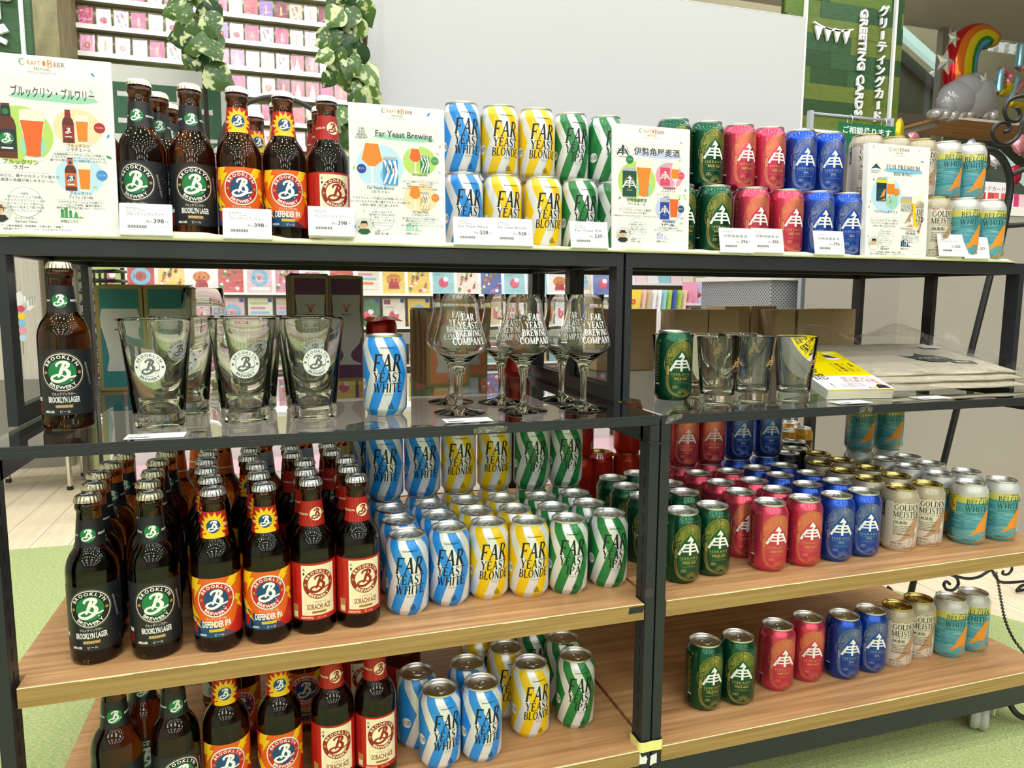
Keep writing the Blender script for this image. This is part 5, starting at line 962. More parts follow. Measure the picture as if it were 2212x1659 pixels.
PA_ = [
 poster_art(['ブルックリン・ブルワリー'], 'ink', 'mint', 'sans', lg_b, ('lime', 'mint', lambda a, x, y: (mini_bottle(a, x-13, y-30, 68, 'charcoal', 'green'), mini_glass(a, x+14, y-31, 58, 'weizen', 'orange')), 'ブルックリン', 'ラガー', 'green', (14, 128), 'アンバーラガー'),
   [('peach', lambda a, x, y: (mini_bottle(a, x-10, y-18, 42, 'dredl', 'dred'), mini_glass(a, x+5, y-19, 34, 'pint', 'amber')), 'ブルックリン', 'ソラチエース', 'red', 'セゾンスタイル', ('北海道発祥のソラチエースホップ特有の', 'レモングラス・ハーブ・シトラスのような', '爽やかな香りと明るい余韻が楽しめるビール。')),
    ('paleblue', lambda a, x, y: (mini_bottle(a, x-10, y-18, 42, 'orange', 'navy'), mini_glass(a, x+5, y-19, 34, 'pint', 'amber')), 'ブルックリン', 'ディフェンダーIPA', 'blue', 'ゴールデンIPA', ('トロピカルフルーツのような香りと、', 'しっかりした苦味、爽快な後味の', '絶妙なバランスが楽しめる、特別なIPA。'))],
   ('爽やかな飲み口と、華やかなホップの香りや', 'カラメル麦芽の余韻が楽しめるビール。'), ('1988年、', 'NYブルックリンで創業。', 'アメリカのクラフトビールの', 'パイオニアとして知られ、', '世界30ヶ国以上で愛される', 'クラフトブルワリーです。'), ('ブリューマスター', 'Garrett Oliver'), 'brown', 'charcoal', 'leaf', 1),
 poster_art(['Far Yeast Brewing'], 'ink', 'mint', 'sans', lg_f, ('paleblue', 'sky', lambda a, x, y: (mini_glass(a, x-12, y-30, 68, 'teku', 'amber'), mini_can(a, x+16, y-30, 44, 'blue', 'stripe', 6)), 'Far Yeast Blond', '（ホワイト）', 'deepblue', (18, 112), 'セゾン'),
   [('lime', lambda a, x, y: (mini_glass(a, x-7, y-18, 40, 'teku', 'orange'), mini_can(a, x+8, y-18, 28, 'green', 'stripe', 6)), 'Far Yeast IPA', '', 'leaf', 'ベルジャンIPA', ('ベルジャン酵母とアメリカンホップによる', '華やかな香りのベルジャンIPA。', '柑橘を感じさせる香りと苦味、', 'ほのかな樽熟カルトのフレーバーが特徴。')), ('peach', lambda a, x, y: (mini_glass(a, x-8, y-18, 40, 'teku', 'amber'), mini_can(a, x+7, y-18, 28, 'goldl', 'stripe', 6)), 'Far Yeast White', '（ブロンド）', 'amber', 'ゴールデンエール', ('香り豊かなアロマホップを贅沢に使用した', '軽快な飲み口のゴールデンエール。', 'フルーティなホップフレーバーが', '甘みと苦味の絶妙なバランスをもたらします。'))],
   ('ドライでシャープな飲み口が特徴のセゾン。', 'フルーティなエステル香と爽やかなホップの香りが', '心地良い酸味と共に楽しめます。'), ('多摩川の源流である', '自然豊かな山梨県小菅村で', '醸造しています。', 'クラフトビール初心者にも', '魅力が伝わりやすい、', 'クラフトビールです。'), ('工場長', '稲見 洋一郎'), None, 'dgreen', 'mint', 2, False),
 poster_art(['伊勢角屋麦酒'], 'ink', 'lilac', 'sans', lg_i, ('lime', 'mint', lambda a, x, y: (mini_can(a, x-14, y-30, 50, 'cangreen', 'roof'), mini_glass(a, x+13, y-31, 66, 'weizen', 'amber')), '伊勢角屋麦酒', 'ペールエール', 'green', (32, 158-6), 'ペールエール'),
   [('pink', lambda a, x, y: (mini_can(a, x-8, y-18, 36, 'canpink', 'roof'), mini_glass(a, x+12, y-18, 38, 'goblet', 'amber')), '伊勢角屋麦酒', 'ヒメホワイト', 'rose', 'ホワイトエール', ('コリアンダーのスパイシーな香りと', '柑橘系の酸味が', 'すっきりとした優しい味わいの麦。')), ('lilac', lambda a, x, y: (mini_can(a, x-8, y-18, 34, 'deepblue', 'roof'), mini_glass(a, x+10, y-17, 44, 'pint', 'orange')), '伊勢角屋麦酒', 'IPA', 'navy', 'IPA', ('ホップ由来の柑橘系の香りと', 'ぼっとりとした苦味のクリーンな飲み口。'))],
   ('グレープフルーツのような爽快と', 'アメリカンホップの香り。', 'ISEKADOのフラッグシップ・エールビール。'), ('ISEKADOは、', '伊勢神宮に参拝する', '旅人を迎えてきた', '創業四百年の歴史を', '豊かなビールで伝える', 'ブルワリーです。'), ('醸造家', '鈴木 一帆'), 'black', 'charcoal', 'lilac', 3, False),
 poster_art(['FUJI PREMIUM', 'BREWING'], 'ink', 'sky', 'serif', lg_m, ('paleblue', 'mint', lambda a, x, y: (mini_can(a, x-12, y-16, 46, 'teal', 'b'), mini_glass(a, x+10, y-18, 46, 'goblet', 'amber')), 'ベルジャンホワイト', '', 'amber', (70, 122), 'ベルジャンホワイト'),
   [('white', lambda a, x, y: None, '', '', 'white', ' ', ()), ('peach', lambda a, x, y: (mini_can(a, x-11, y-18, 62, 'lgrey', 'g'), mini_glass(a, x+13, y-18, 62, 'weizen', 'yellow')), 'ゴールデンマイスター', '［無濾過］', 'brown', 'ラガー無濾過', ('酵母と麦芽だけ、ビール本来の', '濃厚で華やかな味わいビール。', 'コクが広がる心地よく、さらにあと', 'さわやかな苦味が感じられます。'))],
   ('フレッシュなコリアンダーの香りと', 'オレンジピールの爽やかな香りが', '心地よく感じられる仕上がり。'), ('富士の伏流水を', '仕込み水に使用した', 'こだわりのビールづくり。', 'ひと口ごとに', '味わいの深まりを', 'お楽しみください。'), ('工場長', '田里 美和子'), None, 'white', 'navy', 4)]
def poster(i, bl, br, tl, label, y, th=.004):
    b = at_y(bl[0], bl[1], y); c = at_y(br[0], br[1], y); w = c.x-b.x; h = w*210/148
    t = thing('poster', label, 'poster', (b.x, y, ZT+.0015), 0, 'beer posters on the top board'); t.rotation_euler.x = -.04
    put('board', boxmesh('board', (0, .0, 0), (w, th, h), MATS['posterboard']), t); k = w/.148
    me = PA_[i].flat('poster_print', .1); o = put('poster_print', me, t, (0, 0, 0)); o.scale = (k, 1, k)
poster(0, (-42, 500), (258, 507), None, 'leftmost poster with green and orange beer pictures', .003)
poster(1, (759, 517), (963, 527), None, 'poster between the bottles and the blue striped cans', .003)
poster(2, (1322, 535), (1487, 538), None, 'poster between the green striped and dark green cans', .003)
poster(3, (1868, 548), (2000, 552), None, 'rightmost poster in front of the cream cans', -.004, .012)
# ---------------------------------------------------------------- standing price cards
def price(u, v, name, sub, yen, label, w=.064, h=.043):
    p = at_y(u, v, -.012); t = thing('price_card', label, 'price card', (p.x, -.012, p.z), 0, 'standing price cards on the top board'); t.rotation_euler = (-.22, 0, random.uniform(-.04, .04))
    put('card', boxmesh('card', (-w/2, 0, 0), (w/2, .0008, h), MATS['white']), t)
    put('holder', MB().box((-w/2-.0006, .0008, -.0006), (w/2+.0006, .0016, h*.98)).box((-w/2, .0016, -.001), (w/2, .013, .0002)).mesh('holder', MATS['acrylic']), t)
    a = Art(); a.text('H A N D S', -24, 35, 2.6, 'ink', 1, 'l'); a.text(sub, -24, 31.8, 1.9, 'ink', 1, 'l', res=1); a.text(name, -24, 26.5, 3.6, 'ink', 1, 'l', w=46); a.text('税込', 4, 17, 2.8, 'ink', 1); a.text(str(yen), 15.5, 16.6, 5.4, 'ink', 1, w=13, bold=.02); a.text('円', 25.5, 17, 2.6, 'ink', 1)
    for q in range(22): a.rect(-23+q*1.1, 9, -22.6+q*1.1+((q*7) % 3)*.22, 13, 'black', 1)
    a.text('4901411', 16, 10.5, 1.6, 'grey', 1, w=16, res=1); a.text('317 14 個', -22, 5.6, 1.6, 'grey', 1, 'l', res=1); put('print', a.flat('price_print'), t)
for u, v, nm, sub, y_, lb in ((316, 507, 'ブルックリンブルワリー', 'キリンビール ラガー', 398, 'price card before the black-label bottles'), (535, 515, 'ブルックリンブルワリー', 'ディフェンダーIPA', 398, 'price card before the orange-label bottles'), (717, 509, 'ブルックリンブルワリー', 'ソラチエース', 398, 'price card before the cream-label bottle'),
        (1026, 528, 'Far Yeast White', 'Far Yeast Brewing', 528, 'price card before the blue striped cans'), (1110, 530, 'Far Yeast Blonde', 'Far Yeast Brewing', 528, 'price card before the yellow striped cans'), (1275, 535, 'Far Yeast IPA', 'Far Yeast Brewing', 539, 'price card before the green striped cans'),
        (1593, 545, '伊勢角屋麦酒', 'ペールエール', 396, 'price card before the dark green cans'), (1661, 545, '伊勢角屋麦酒', 'ヒメホワイト', 396, 'price card before the pink cans'), (1794, 549, '伊勢角屋麦酒', 'IPA', 396, 'price card before the royal blue cans'), (2058, 553, 'ゴールデンマイスター', '無濾過', 320, 'price card before the cream can'), (2112, 558, 'ベルジャンホワイト', 'FUJI PREMIUM', 377, 'rightmost price card before the teal cans')):
    price(u, v, nm, sub, y_, lb)
# ---------------------------------------------------------------- boards standing at the back of the top boards
BOARD = mat('white_board', sr(202, 203, 204), 0.5, var=0.012, vs=3)
a_, b_, c_ = at_y(798, 250, .42), at_y(1728, 280, .42), at_y(1600, 19, .42)
t = thing('white_signboard', 'large blank white board standing behind the cans', 'board', ((a_.x+b_.x)/2, .42, ZT+.0005)); hw = (b_.x-a_.x)/2
put('panel', boxmesh('panel', (-hw, 0, 0), (hw, .008, c_.z-ZT), BOARD), t); put('edge_trim', MB().box((-hw-.001, -.0004, c_.z-ZT), (hw+.001, .0084, c_.z-ZT+.0015)).box((hw, -.0004, 0), (hw+.0012, .0084, c_.z-ZT)).mesh('edge_trim', MATS['lgrey']), t)
a_, b_ = at_y(65, 122, .40), at_y(497, 161, .40); t = thing('corner_sign', 'white sign with green bands and lettering behind the bottles', 'sign', (a_.x, .40, ZT+.0005)); w_ = b_.x-a_.x; h_ = a_.z-ZT
put('panel', boxmesh('panel', (0, 0, 0), (w_, .006, h_), mat('signwhite', sr(206, 206, 202), 0.6, var=0.02)), t)
a = Art(); Wm, Hm = w_*1000, h_*1000; mat('signgreen', sr(52, 92, 66), 0.6, var=0.05)
a.rect(26, Hm-120, Wm-18, Hm-30, 'signgreen', 1); a.text('お酒コーナー', Wm/2+6, Hm-104, 58, 'signwhite', 2, w=Wm*.76, bold=.01); a.text('の', 118, Hm-176, 40, 'signgreen', 1); a.text('ある', 205, Hm-176, 36, 'signgreen', 1); a.text('る', Wm-40, Hm-168, 38, 'signgreen', 1); a.text('に', Wm-34, Hm-214, 36, 'signgreen', 1)
put('lettering', a.flat('lettering', .2), t)
# ---------------------------------------------------------------- iron trellis with leafy garlands
IRON = mat('brown_iron', sr(58, 52, 48), 0.5, var=0.06); BIRON = mat('black_iron', sr(18, 20, 22), 0.4, var=0.05)
def lt(u, v, y): p = at_y(u, v, y); return (p.x, p.y, p.z)
t = thing('iron_trellis', 'thin brown iron trellis with a round hoop behind the bottles', 'trellis', (at_y(450, 400, .34).x, .34, ZT)); o_ = Vector(t.location)
def tube_part(name, pts, r, par, off, m, n_=8, closed=False): return put(name, MB().tube([Vector(p)-off for p in pts], r, n_, closed=closed).mesh(name, m, True), par)
px = at_y(434, 100, .34).x; tube_part('upright', [(px+.006, .34, ZT), (px, .34, 1.1)], .0042, t, o_, IRON); px = at_y(789, 100, .34).x; tube_part('upright', [(px, .34, ZT), (px, .34, 1.1)], .0042, t, o_, IRON)
cc = at_y(607, 338, .34); R_ = at_y(607, 338, .34).z-at_y(607, 210, .34).z; R_ = abs(R_); tube_part('hoop', [(cc.x+R_*1.0*math.cos(2*PI*i/48), .34, max(ZT+.004, cc.z+R_*math.sin(2*PI*i/48))) for i in range(48)], .0046, t, o_, IRON, 8, True)
tube_part('crossbar', [(at_y(434, 100, .34).x, .34, .98), (px, .34, .98)], .003, t, o_, IRON)
def leaf_mat():
    m = mat('pothos_leaf', sr(70, 120, 50), 0.32, var=0, coat=.2); nt, p = nodes(m); tc, x, y, z = xyz(nt); oi = N(nt, 'ShaderNodeObjectInfo')
    av = N(nt, 'ShaderNodeVectorMath'); av.operation = 'ADD'; nt.links.new(tc.outputs['Object'], av.inputs[0]); nt.links.new(oi.outputs['Random'], av.inputs[1])
    n1 = noise(nt, av.outputs[0], 2.6, 3); r = N(nt, 'ShaderNodeMapRange'); nt.links.new(mth(nt, 'ADD', n1, mth(nt, 'MULTIPLY', oi.outputs['Random'], .12)), r.inputs[0]); r.inputs[1].default_value = .60; r.inputs[2].default_value = .66
    base = mixc(nt, oi.outputs['Random'], sr(26, 60, 30), sr(88, 122, 50)); nt.links.new(mixc(nt, r.outputs[0], base, sr(206, 216, 160)), p.inputs['Base Color']); return m
LM = leaf_mat()
def leaf_mesh(seed):
    r = random.Random(seed); half = [(0, .0), (.06, .30), (.16, .45), (.34, .50), (.55, .40), (.75, .24), (.9, .10), (1.0, 0)]; half = crom(half, 3); V = []; F = []
    bend = r.uniform(.2, .55); cup = r.uniform(.1, .3)
    for i, (q, h) in enumerate(half):
        notch = .10*max(0, 1-q*6)
        for s in (-1, -.5, 0, .5, 1): V.append((s*h, bend*q*q*.5+cup*abs(s)*h*.5-.03*(s == 0), -q+(notch*abs(s))+.02*math.sin(9*q+s)))
    k = 5; F = [(i*k+j, i*k+j+1, (i+1)*k+j+1, (i+1)*k+j) for i in range(len(half)-1) for j in range(4)]; nv = len(V)
    V += [(x, y+.008, z) for x, y, z in V]; F += [tuple(nv+q for q in reversed(f)) for f in F]; return MB().add(V, F).mesh('leaf', LM, True)
LEAVES = [leaf_mesh(s) for s in range(6)]
def garland(label, path, leaves, y):
    p0 = at_y(path[0][0], path[0][1], y); t = thing('pothos_garland', label, 'garland', (p0.x, y, p0.z), 0, 'leafy garlands on the trellis'); o = Vector(t.location); pts = crom([tuple(at_y(u, v, y-.004+.012*math.sin(v*.05))) for u, v in path], 5); tube_part('vine', pts, .0022, t, o, mat('vine', sr(120, 130, 70), .6, var=.1)); r = random.Random(len(leaves))
    for i, (u, v, ln, an) in enumerate(leaves):
        p = at_y(u, v, y-.01-.022*r.random())-o; s = ln*(y-CY)/math.cos(YAW)/FPX*.80; lf = put('leaf', LEAVES[i % 6], t, p); lf.scale = (s, s, s); lf.rotation_euler = (r.uniform(-.5, .35), math.radians(an), r.uniform(-.5, .5))
# angle: 0 tip hangs down, 90 tip to the left
garland('left leafy pothos garland hanging on the trellis upright', [(405, -60), (412, 10), (425, 50), (436, 85), (445, 105), (462, 140)], [(420, -30, 62, 60), (430, -20, 60, -40), (410, 5, 58, 80), (440, 8, 62, -30), (414, 28, 50, 95), (446, 30, 60, -25), (418, 50, 66, 55), (438, 44, 66, -38), (405, 78, 52, 88), (440, 70, 70, -30), (424, 70, 52, 40), (432, 96, 46, 75), (400, 92, 66, -65), (414, 118, 36, 20), (430, 110, 48, 10), (446, 150, 72, -58), (392, 20, 46, 70), (425, -60, 70, 20)], .33)
garland('right leafy pothos garland hanging on the trellis upright', [(770, -60), (765, 0), (772, 50), (782, 100), (788, 150), (786, 195), (790, 230)], [(760, -30, 60, 40), (735, -10, 54, 30), (778, 5, 60, -20), (755, 12, 66, 10), (735, 20, 58, 35), (770, 40, 62, 5), (748, 45, 56, 50), (712, 60, 62, 10), (728, 80, 56, 65), (762, 62, 52, 0), (756, 92, 58, 75), (738, 102, 50, 40), (774, 96, 60, 10), (716, 112, 46, 60), (745, 122, 60, -35), (760, 130, 52, 15), (730, 140, 50, 10), (748, 150, 60, -20), (718, 160, 40, 30), (786, 140, 64, -35), (796, 150, 60, -10), (770, 175, 48, -25), (790, 192, 78, -20), (776, 200, 50, 25), (800, 205, 64, -55), (740, 232, 60, 15), (745, 265, 64, -5), (735, 290, 56, 10), (752, 310, 60, 0)], .33)
# ---------------------------------------------------------------- the place: floor, carpet, walls, ceiling
FW = wood_mat('floor_wood', sr(238, 218, 176), sr(252, 240, 210), (14, 1.0, 14), .45)
fl = struct('floor', boxmesh('floor', (-7, -10, -.03), (11, 7, -.006), mat('floor_joint', sr(150, 122, 84), .7, var=.05)), (0, 0, ZF-.0))
PLK = [boxmesh('plank', (-.0585, -.0, -.006), (.0585, l_, 0), FW, .0012) for l_ in (.9, 1.2)]
def planks(x0, x1, y0, y1, seed):
    r = random.Random(seed); i = 0; x = x0
    while x < x1:
        y = y0-r.uniform(0, .8)
        while y < y1:
            k = r.randrange(2); o = put('plank', PLK[k], fl, (x, y, 0)); y += (.9, 1.2)[k]+.0025; i += 1
        x += .1195
planks(-3.0, -.7, 1.60, 4.2, 1); planks(.85, 3.6, .10, 3.4, 2)
def carpet_mat():
    m = mat('green_carpet', sr(130, 150, 92), .95, var=0); nt, p = nodes(m); tc, x, y, z = xyz(nt)
    n1 = noise(nt, mapped(nt, tc, (150, 420, 1), (0, 0, .6)), 1.0, 2.0); n2 = noise(nt, tc.outputs['Object'], 900, 2); f = mth(nt, 'ADD', mth(nt, 'MULTIPLY', n1, .65), mth(nt, 'MULTIPLY', n2, .35)); r = N(nt, 'ShaderNodeMapRange'); nt.links.new(f, r.inputs[0]); r.inputs[1].default_value = .38; r.inputs[2].default_value = .66
    nt.links.new(mixc(nt, r.outputs[0], sr(146, 170, 100), sr(216, 222, 158)), p.inputs['Base Color']); b = N(nt, 'ShaderNodeBump'); b.inputs['Strength'].default_value = .5; b.inputs['Distance'].default_value = .003; nt.links.new(f, b.inputs['Height']); nt.links.new(b.outputs[0], p.inputs['Normal']); return m
cp = [(-5, 1.75), (-1.2, 1.63), (.55, 1.5), (1.24, .36), (1.36, .16), (2.6, -2.0), (2.6, -9), (-5, -9)]; n_ = len(cp)
struct('floor_carpet', MB().add([(x, y, 0.0005) for x, y in cp]+[(x, y, .004) for x, y in cp], [tuple(range(n_, 2*n_))]+[(i, (i+1) % n_, n_+(i+1) % n_, n_+i) for i in range(n_)]).mesh('carpet', carpet_mat()), (0, 0, ZF-.0035))
struct('ceiling', boxmesh('ceiling', (-7, -10, 0), (11, 3.05, .05), mat('ceiling_white', sr(225, 225, 220), .8, var=.02)), (0, 0, ZC))
struct('ceiling_hall', boxmesh('ceiling_hall', (-7, 3.05, 0), (11, 7, .05), MATS['ceiling_white']), (0, 0, 4.2)); struct('trim_2', boxmesh('bulkhead', (-7, 3.05, 0), (11, 3.1, 2.2), MATS['ceiling_white']), (0, 0, ZC+.0)); struct('wall_back', boxmesh('wall_back', (-7, 0, 0), (11, .06, 4.9), mat('wall_beige', sr(176, 168, 132), .8, var=.04, vs=2)), (0, 5.2, ZF))
struct('wall_left', boxmesh('wall_left', (0, -10, 0), (.06, 9, 4.9), mat('wall_warm', sr(222, 214, 198), .8, var=.03)), (-4.2, 0, ZF))
struct('wall_right', boxmesh('wall_right', (0, -10, 0), (.06, 9, 4.9), MATS['wall_warm']), (9.4, 0, ZF))
struct('wall_front', boxmesh('wall_front', (-7, 0, 0), (11, .06, ZC-ZF), MATS['wall_warm']), (0, -9.6, ZF))
# ---------------------------------------------------------------- wall of small cards
YW = 2.6; ROWV = (-14, 43, 99, 154, 209, 267, 318, 372)
XA, XB = at_y(128, 60, YW).x, at_y(806, 120, YW).x
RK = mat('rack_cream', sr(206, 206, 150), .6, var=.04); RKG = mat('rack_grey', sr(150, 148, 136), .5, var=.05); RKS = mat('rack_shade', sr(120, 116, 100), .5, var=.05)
t = thing('card_rack', 'tall cream wall rack of narrow ledges full of small cards', 'rack', ((XA+XB)/2, YW, ZF)); o_ = Vector(t.location)
def P(name, a, b, m, par=None, org=None): 
    return bxp(name, tuple(p-q for p, q in zip(a, org if org is not None else o_)), tuple(p-q for p, q in zip(b, org if org is not None else o_)), par or t, m, 0)
P('back_panel', (XA, YW+.05, ZF), (XB+.3, YW+.07, 1.75), RK)
ZR = [at_y(600, v, YW).z for v in ROWV]
for z in ZR: P('ledge', (XA, YW-.012, z-.012), (XB+.25, YW+.05, z-.004), RKG); P('ledge_lip', (XA, YW-.014, z-.014), (XB+.25, YW-.010, z+.006), mat('lip_clear', sr(226, 224, 214), .3, var=.03))
for u in (130, 372, 609, 802):
    x = at_y(u, 100, YW).x; up = P('upright', (x-.012, YW+.030, ZF), (x+.012, YW+.049, 1.75), RKG)
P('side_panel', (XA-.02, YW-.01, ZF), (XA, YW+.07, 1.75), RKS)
CARDC = ['pinkpale', 'pinkmid', 'creamc', 'whitec', 'magenta', 'maroon', 'blush', 'peachc', 'violetc', 'rosec']
for n_, c in zip(CARDC, ((232, 190, 198), (222, 142, 168), (238, 226, 204), (238, 236, 234), (206, 56, 110), (130, 36, 54), (240, 214, 214), (234, 196, 168), (150, 110, 190), (214, 96, 100))): mat(n_, sr(*c), .3, var=.08, vs=60, coat=.4)
CW, CHT = .056, .083
def motif(kind):
    a = Art()
    if kind == 0:
        for i in range(5): a.disc(9*math.cos(i*1.257), 40+9*math.sin(i*1.257), 7.5, 'rosec', 1, 14)
        a.disc(0, 40, 5, 'yellow', 2, 12); a.stroke([(0, 32), (-2, 20), (2, 10)], 1.6, 'leaf', 1, smooth=3)
    elif kind == 1:
        for i in range(14): a.disc(-20+(i*13 % 41), 10+(i*23 % 62), 3+(i % 3), ('rosec', 'leaf', 'amber', 'violetc', 'blue')[i % 5], 1, 10)
    elif kind == 2: a.poly([(-16, 12), (16, 12), (6, 44), (4, 58), (-4, 58), (-6, 44)], 'whitec', 1); a.disc(0, 64, 5, 'skin', 1, 14); a.poly([(-14, 16), (14, 16), (12, 22), (-12, 22)], 'pinkmid', 2)
    elif kind == 3: a.rect(-4, 22, 4, 64, 'goldl', 1); a.rect(-18, 8, 18, 14, 'whitec', 1); a.text('Thank you', 0, 38, 3, 'cream', 2, rot=PI/2)
    elif kind == 4:
        for i in range(4): a.stroke([(-24, 14+i*17), (-8, 22+i*15), (8, 12+i*18), (24, 24+i*14)], 2.4, ('pinkmid', 'whitec', 'rosec', 'goldl')[i], 1, smooth=4)
    else: a.disc(0, 34, 15, 'red', 1, 24, 1, .9); a.disc(-5, 40, 7, 'rosec', 2, 16); a.stroke([(0, 48), (3, 58), (8, 60)], 1.6, 'leaf', 2, smooth=3)
    return a.flat('picture', .3)
MOT = [motif(k) for k in range(6)]; MNAME = ('flower', 'dotted', 'dress', 'gilt lettered', 'wavy striped', 'berry')
SLV = thin_glass('card_sleeve', (.97, .97, .97), .08, 1.45, .8, 60, .03)
CARDM = {c: boxmesh('card', (-CW/2, 0, 0), (CW/2, .003, CHT), MATS[c]) for c in CARDC}
SLEEVE = MB().add([(-CW/2-.003, -.0025, 0), (CW/2+.003, -.0025, 0), (CW/2+.003, -.0015, CHT+.006), (-CW/2-.003, -.0018, CHT+.006)], [(0, 1, 2, 3)]).mesh('sleeve', SLV)
NUMW = ['first', 'second', 'third', 'fourth', 'fifth', 'sixth', 'seventh', 'eighth', 'ninth', 'tenth', 'eleventh', 'twelfth', 'thirteenth', 'fourteenth', 'fifteenth', 'sixteenth', 'seventeenth', 'eighteenth', 'nineteenth', 'twentieth', '21st', '22nd', '23rd', '24th', '25th', '26th', '27th', '28th', '29th', '30th']
CN = dict(zip(CARDC, ('pale pink', 'pink', 'cream', 'white', 'magenta', 'maroon', 'blush', 'peach', 'violet', 'rose')))
rr_ = random.Random(12)
def vis(u0, u1, x, z, y):   # rough screen column of a point, to leave out cards nothing shows of
    d = Vector((x, y, z))-Vector((CX, CY, CZ)); k = d.dot(FWD); return 1106+FPX*d.dot(RGT)/k, 829.5-FPX*d.dot(UPV)/k
for ri, z in enumerate(ZR):
    x = XA+.034; ci = 0
    while x < XB:
        u, v = vis(0, 0, x, z+.04, YW); hid = (u > 795) or (66 < u < 494 and v > 165) or v > 385
        c = rr_.choice(CARDC[:5] if u < 380 else CARDC); k = rr_.randrange(6)
        if c == 'maroon': k = 3
        if not hid:
            o = put('greeting_card', CARDM[c], None, (x, YW+.0, z-.003), (-.12, 0, rr_.uniform(-.03, .03))); tag(o, '%s %s card, %s from the left, row %s of the wall rack' % (CN[c], MNAME[k], NUMW[ci], NUMW[ri]), 'card', 'small cards on the wall rack'); put('picture', MOT[k], o, (0, -.0003, 0)); put('sleeve', SLEEVE, o)
        x += .066 if u > 380 else .069; ci += 1
# ---------------------------------------------------------------- low rack of larger packets seen under the top board
YL = 2.15; xl0, xl1 = at_y(205, 700, YL).x, at_y(1345, 700, YL).x
WH = mat('rack_white', sr(238, 236, 230), .4, var=.02)
t2 = thing('packet_rack', 'white low rack of larger card packets seen below the top board', 'rack', ((xl0+xl1)/2, YL, ZF)); o2 = Vector(t2.location)
LZ = [at_y(700, v, YL).z for v in (632, 706, 790, 862)]
P('back_panel', (xl0, YL+.12, ZF), (xl1, YL+.14, at_y(700, 560, YL).z), WH, t2, o2)
for z in LZ: P('ledge', (xl0, YL-.01, z-.012), (xl1, YL+.12, z-.002), WH, t2, o2)
P('price_rail', (xl0, YL-.06, LZ[1]-.075), (xl1, YL+.0, LZ[1]-.028), RKG, t2, o2); P('plinth', (xl0, YL-.22, ZF), (xl1, YL+.12, ZF+.14), WH, t2, o2); P('plinth_cover', (xl0, YL-.222, ZF+.14), (xl1, YL+.1, ZF+.146), MATS['pinkpale'], t2, o2)
for n_, c in (('pk_yellow', (240, 206, 80)), ('pk_blue', (70, 96, 170)), ('pk_green', (60, 120, 70)), ('pk_aqua', (150, 204, 208)), ('pk_lime', (170, 200, 80)), ('pk_tan', (206, 186, 150)), ('pk_red', (206, 70, 70)), ('pk_lav', (190, 180, 214)), ('pk_orange', (238, 160, 60))): mat(n_, sr(*c), .3, var=.1, vs=50, coat=.4)
PCN = {'pk_yellow': 'yellow', 'pk_blue': 'blue', 'pk_green': 'green', 'pk_aqua': 'aqua', 'pk_lime': 'lime', 'pk_tan': 'tan', 'pk_red': 'red', 'pk_lav': 'lavender', 'pk_orange': 'orange'}; PCN.update(CN)
PWD, PHT = .098, .125
def pmotif(kind):
    a = Art()
    if kind == 0: a.disc(0, 62, 30, 'amber', 1, 30, 1.1, .8); a.poly([(-26, 20), (26, 20), (18, 52), (-18, 52)], 'red', 2); a.disc(-8, 60, 4, 'black', 2, 10); a.disc(10, 60, 4, 'black', 2, 10)
    elif kind == 1:
        for i in range(22): a.disc(-42+(i*29 % 84), 10+(i*37 % 100), 4+(i % 4)*1.5, ('amber', 'whitec', 'brown', 'leaf', 'rosec')[i % 5], 1, 12)
    elif kind == 2: a.disc(0, 50, 22, 'rose', 1, 26); a.disc(10, 66, 12, 'whitec', 2, 20); a.rect(-44, 100, -16, 122, 'maroon', 2); a.text('おめでとう', -20, 84, 6, 'ink', 2, res=1)
    elif kind == 3:
        for i in range(5): a.rect(-40, 18+i*20, 40-(i*17 % 30), 28+i*20, ('whitec', 'amber', 'sky', 'pinkmid', 'lime')[i], 1)
    else: a.ring(0, 62, 20, 36, 'sky', 1, 30); a.rect(-40, 8, 40, 22, 'whitec', 1); a.text('お祝い', 0, 54, 14, 'ink', 2)
    a.rect(30, 108, 46, 124, 'deepblue', 3); return a.flat('picture', .3)
PM = [pmotif(k) for k in range(5)]; PMN = ('face', 'dotted', 'berry', 'banded', 'ring')
PK = {c: boxmesh('packet', (-PWD/2, 0, 0), (PWD/2, .004, PHT), MATS[c]) for c in PCN}
PSL = MB().add([(-PWD/2-.004, -.003, 0), (PWD/2+.004, -.003, 0), (PWD/2+.004, -.002, PHT+.006), (-PWD/2-.004, -.002, PHT+.006)], [(0, 1, 2, 3)]).mesh('sleeve', SLV)
r3 = random.Random(5)
for ri, z in enumerate(LZ):
    x = xl0+.06; ci = 0
    while x < xl1-.05:
        u, v = vis(0, 0, x, z+.06, YL)
        pool = ['pinkpale', 'whitec', 'creamc', 'pk_yellow', 'pk_lime', 'pinkmid', 'pk_red'] if u < 760 else (['pk_yellow', 'pk_yellow', 'pk_aqua', 'pk_green', 'creamc', 'pk_orange'] if u < 1060 else ['pk_blue', 'pk_red', 'whitec', 'pk_aqua', 'pk_tan', 'pk_blue'])
        c = r3.choice(pool); k = r3.randrange(5); o = put('card_packet', PK[c], None, (x, YL, z-.001), (-.14, 0, r3.uniform(-.03, .03))); tag(o, '%s %s packet, %s from the left, row %s of the low white rack' % (PCN[c], PMN[k], NUMW[ci], NUMW[ri]), 'packet', 'larger card packets on the low rack'); put('picture', PM[k], o, (0, -.0004, 0)); put('sleeve', PSL, o)
        x += .113; ci += 1
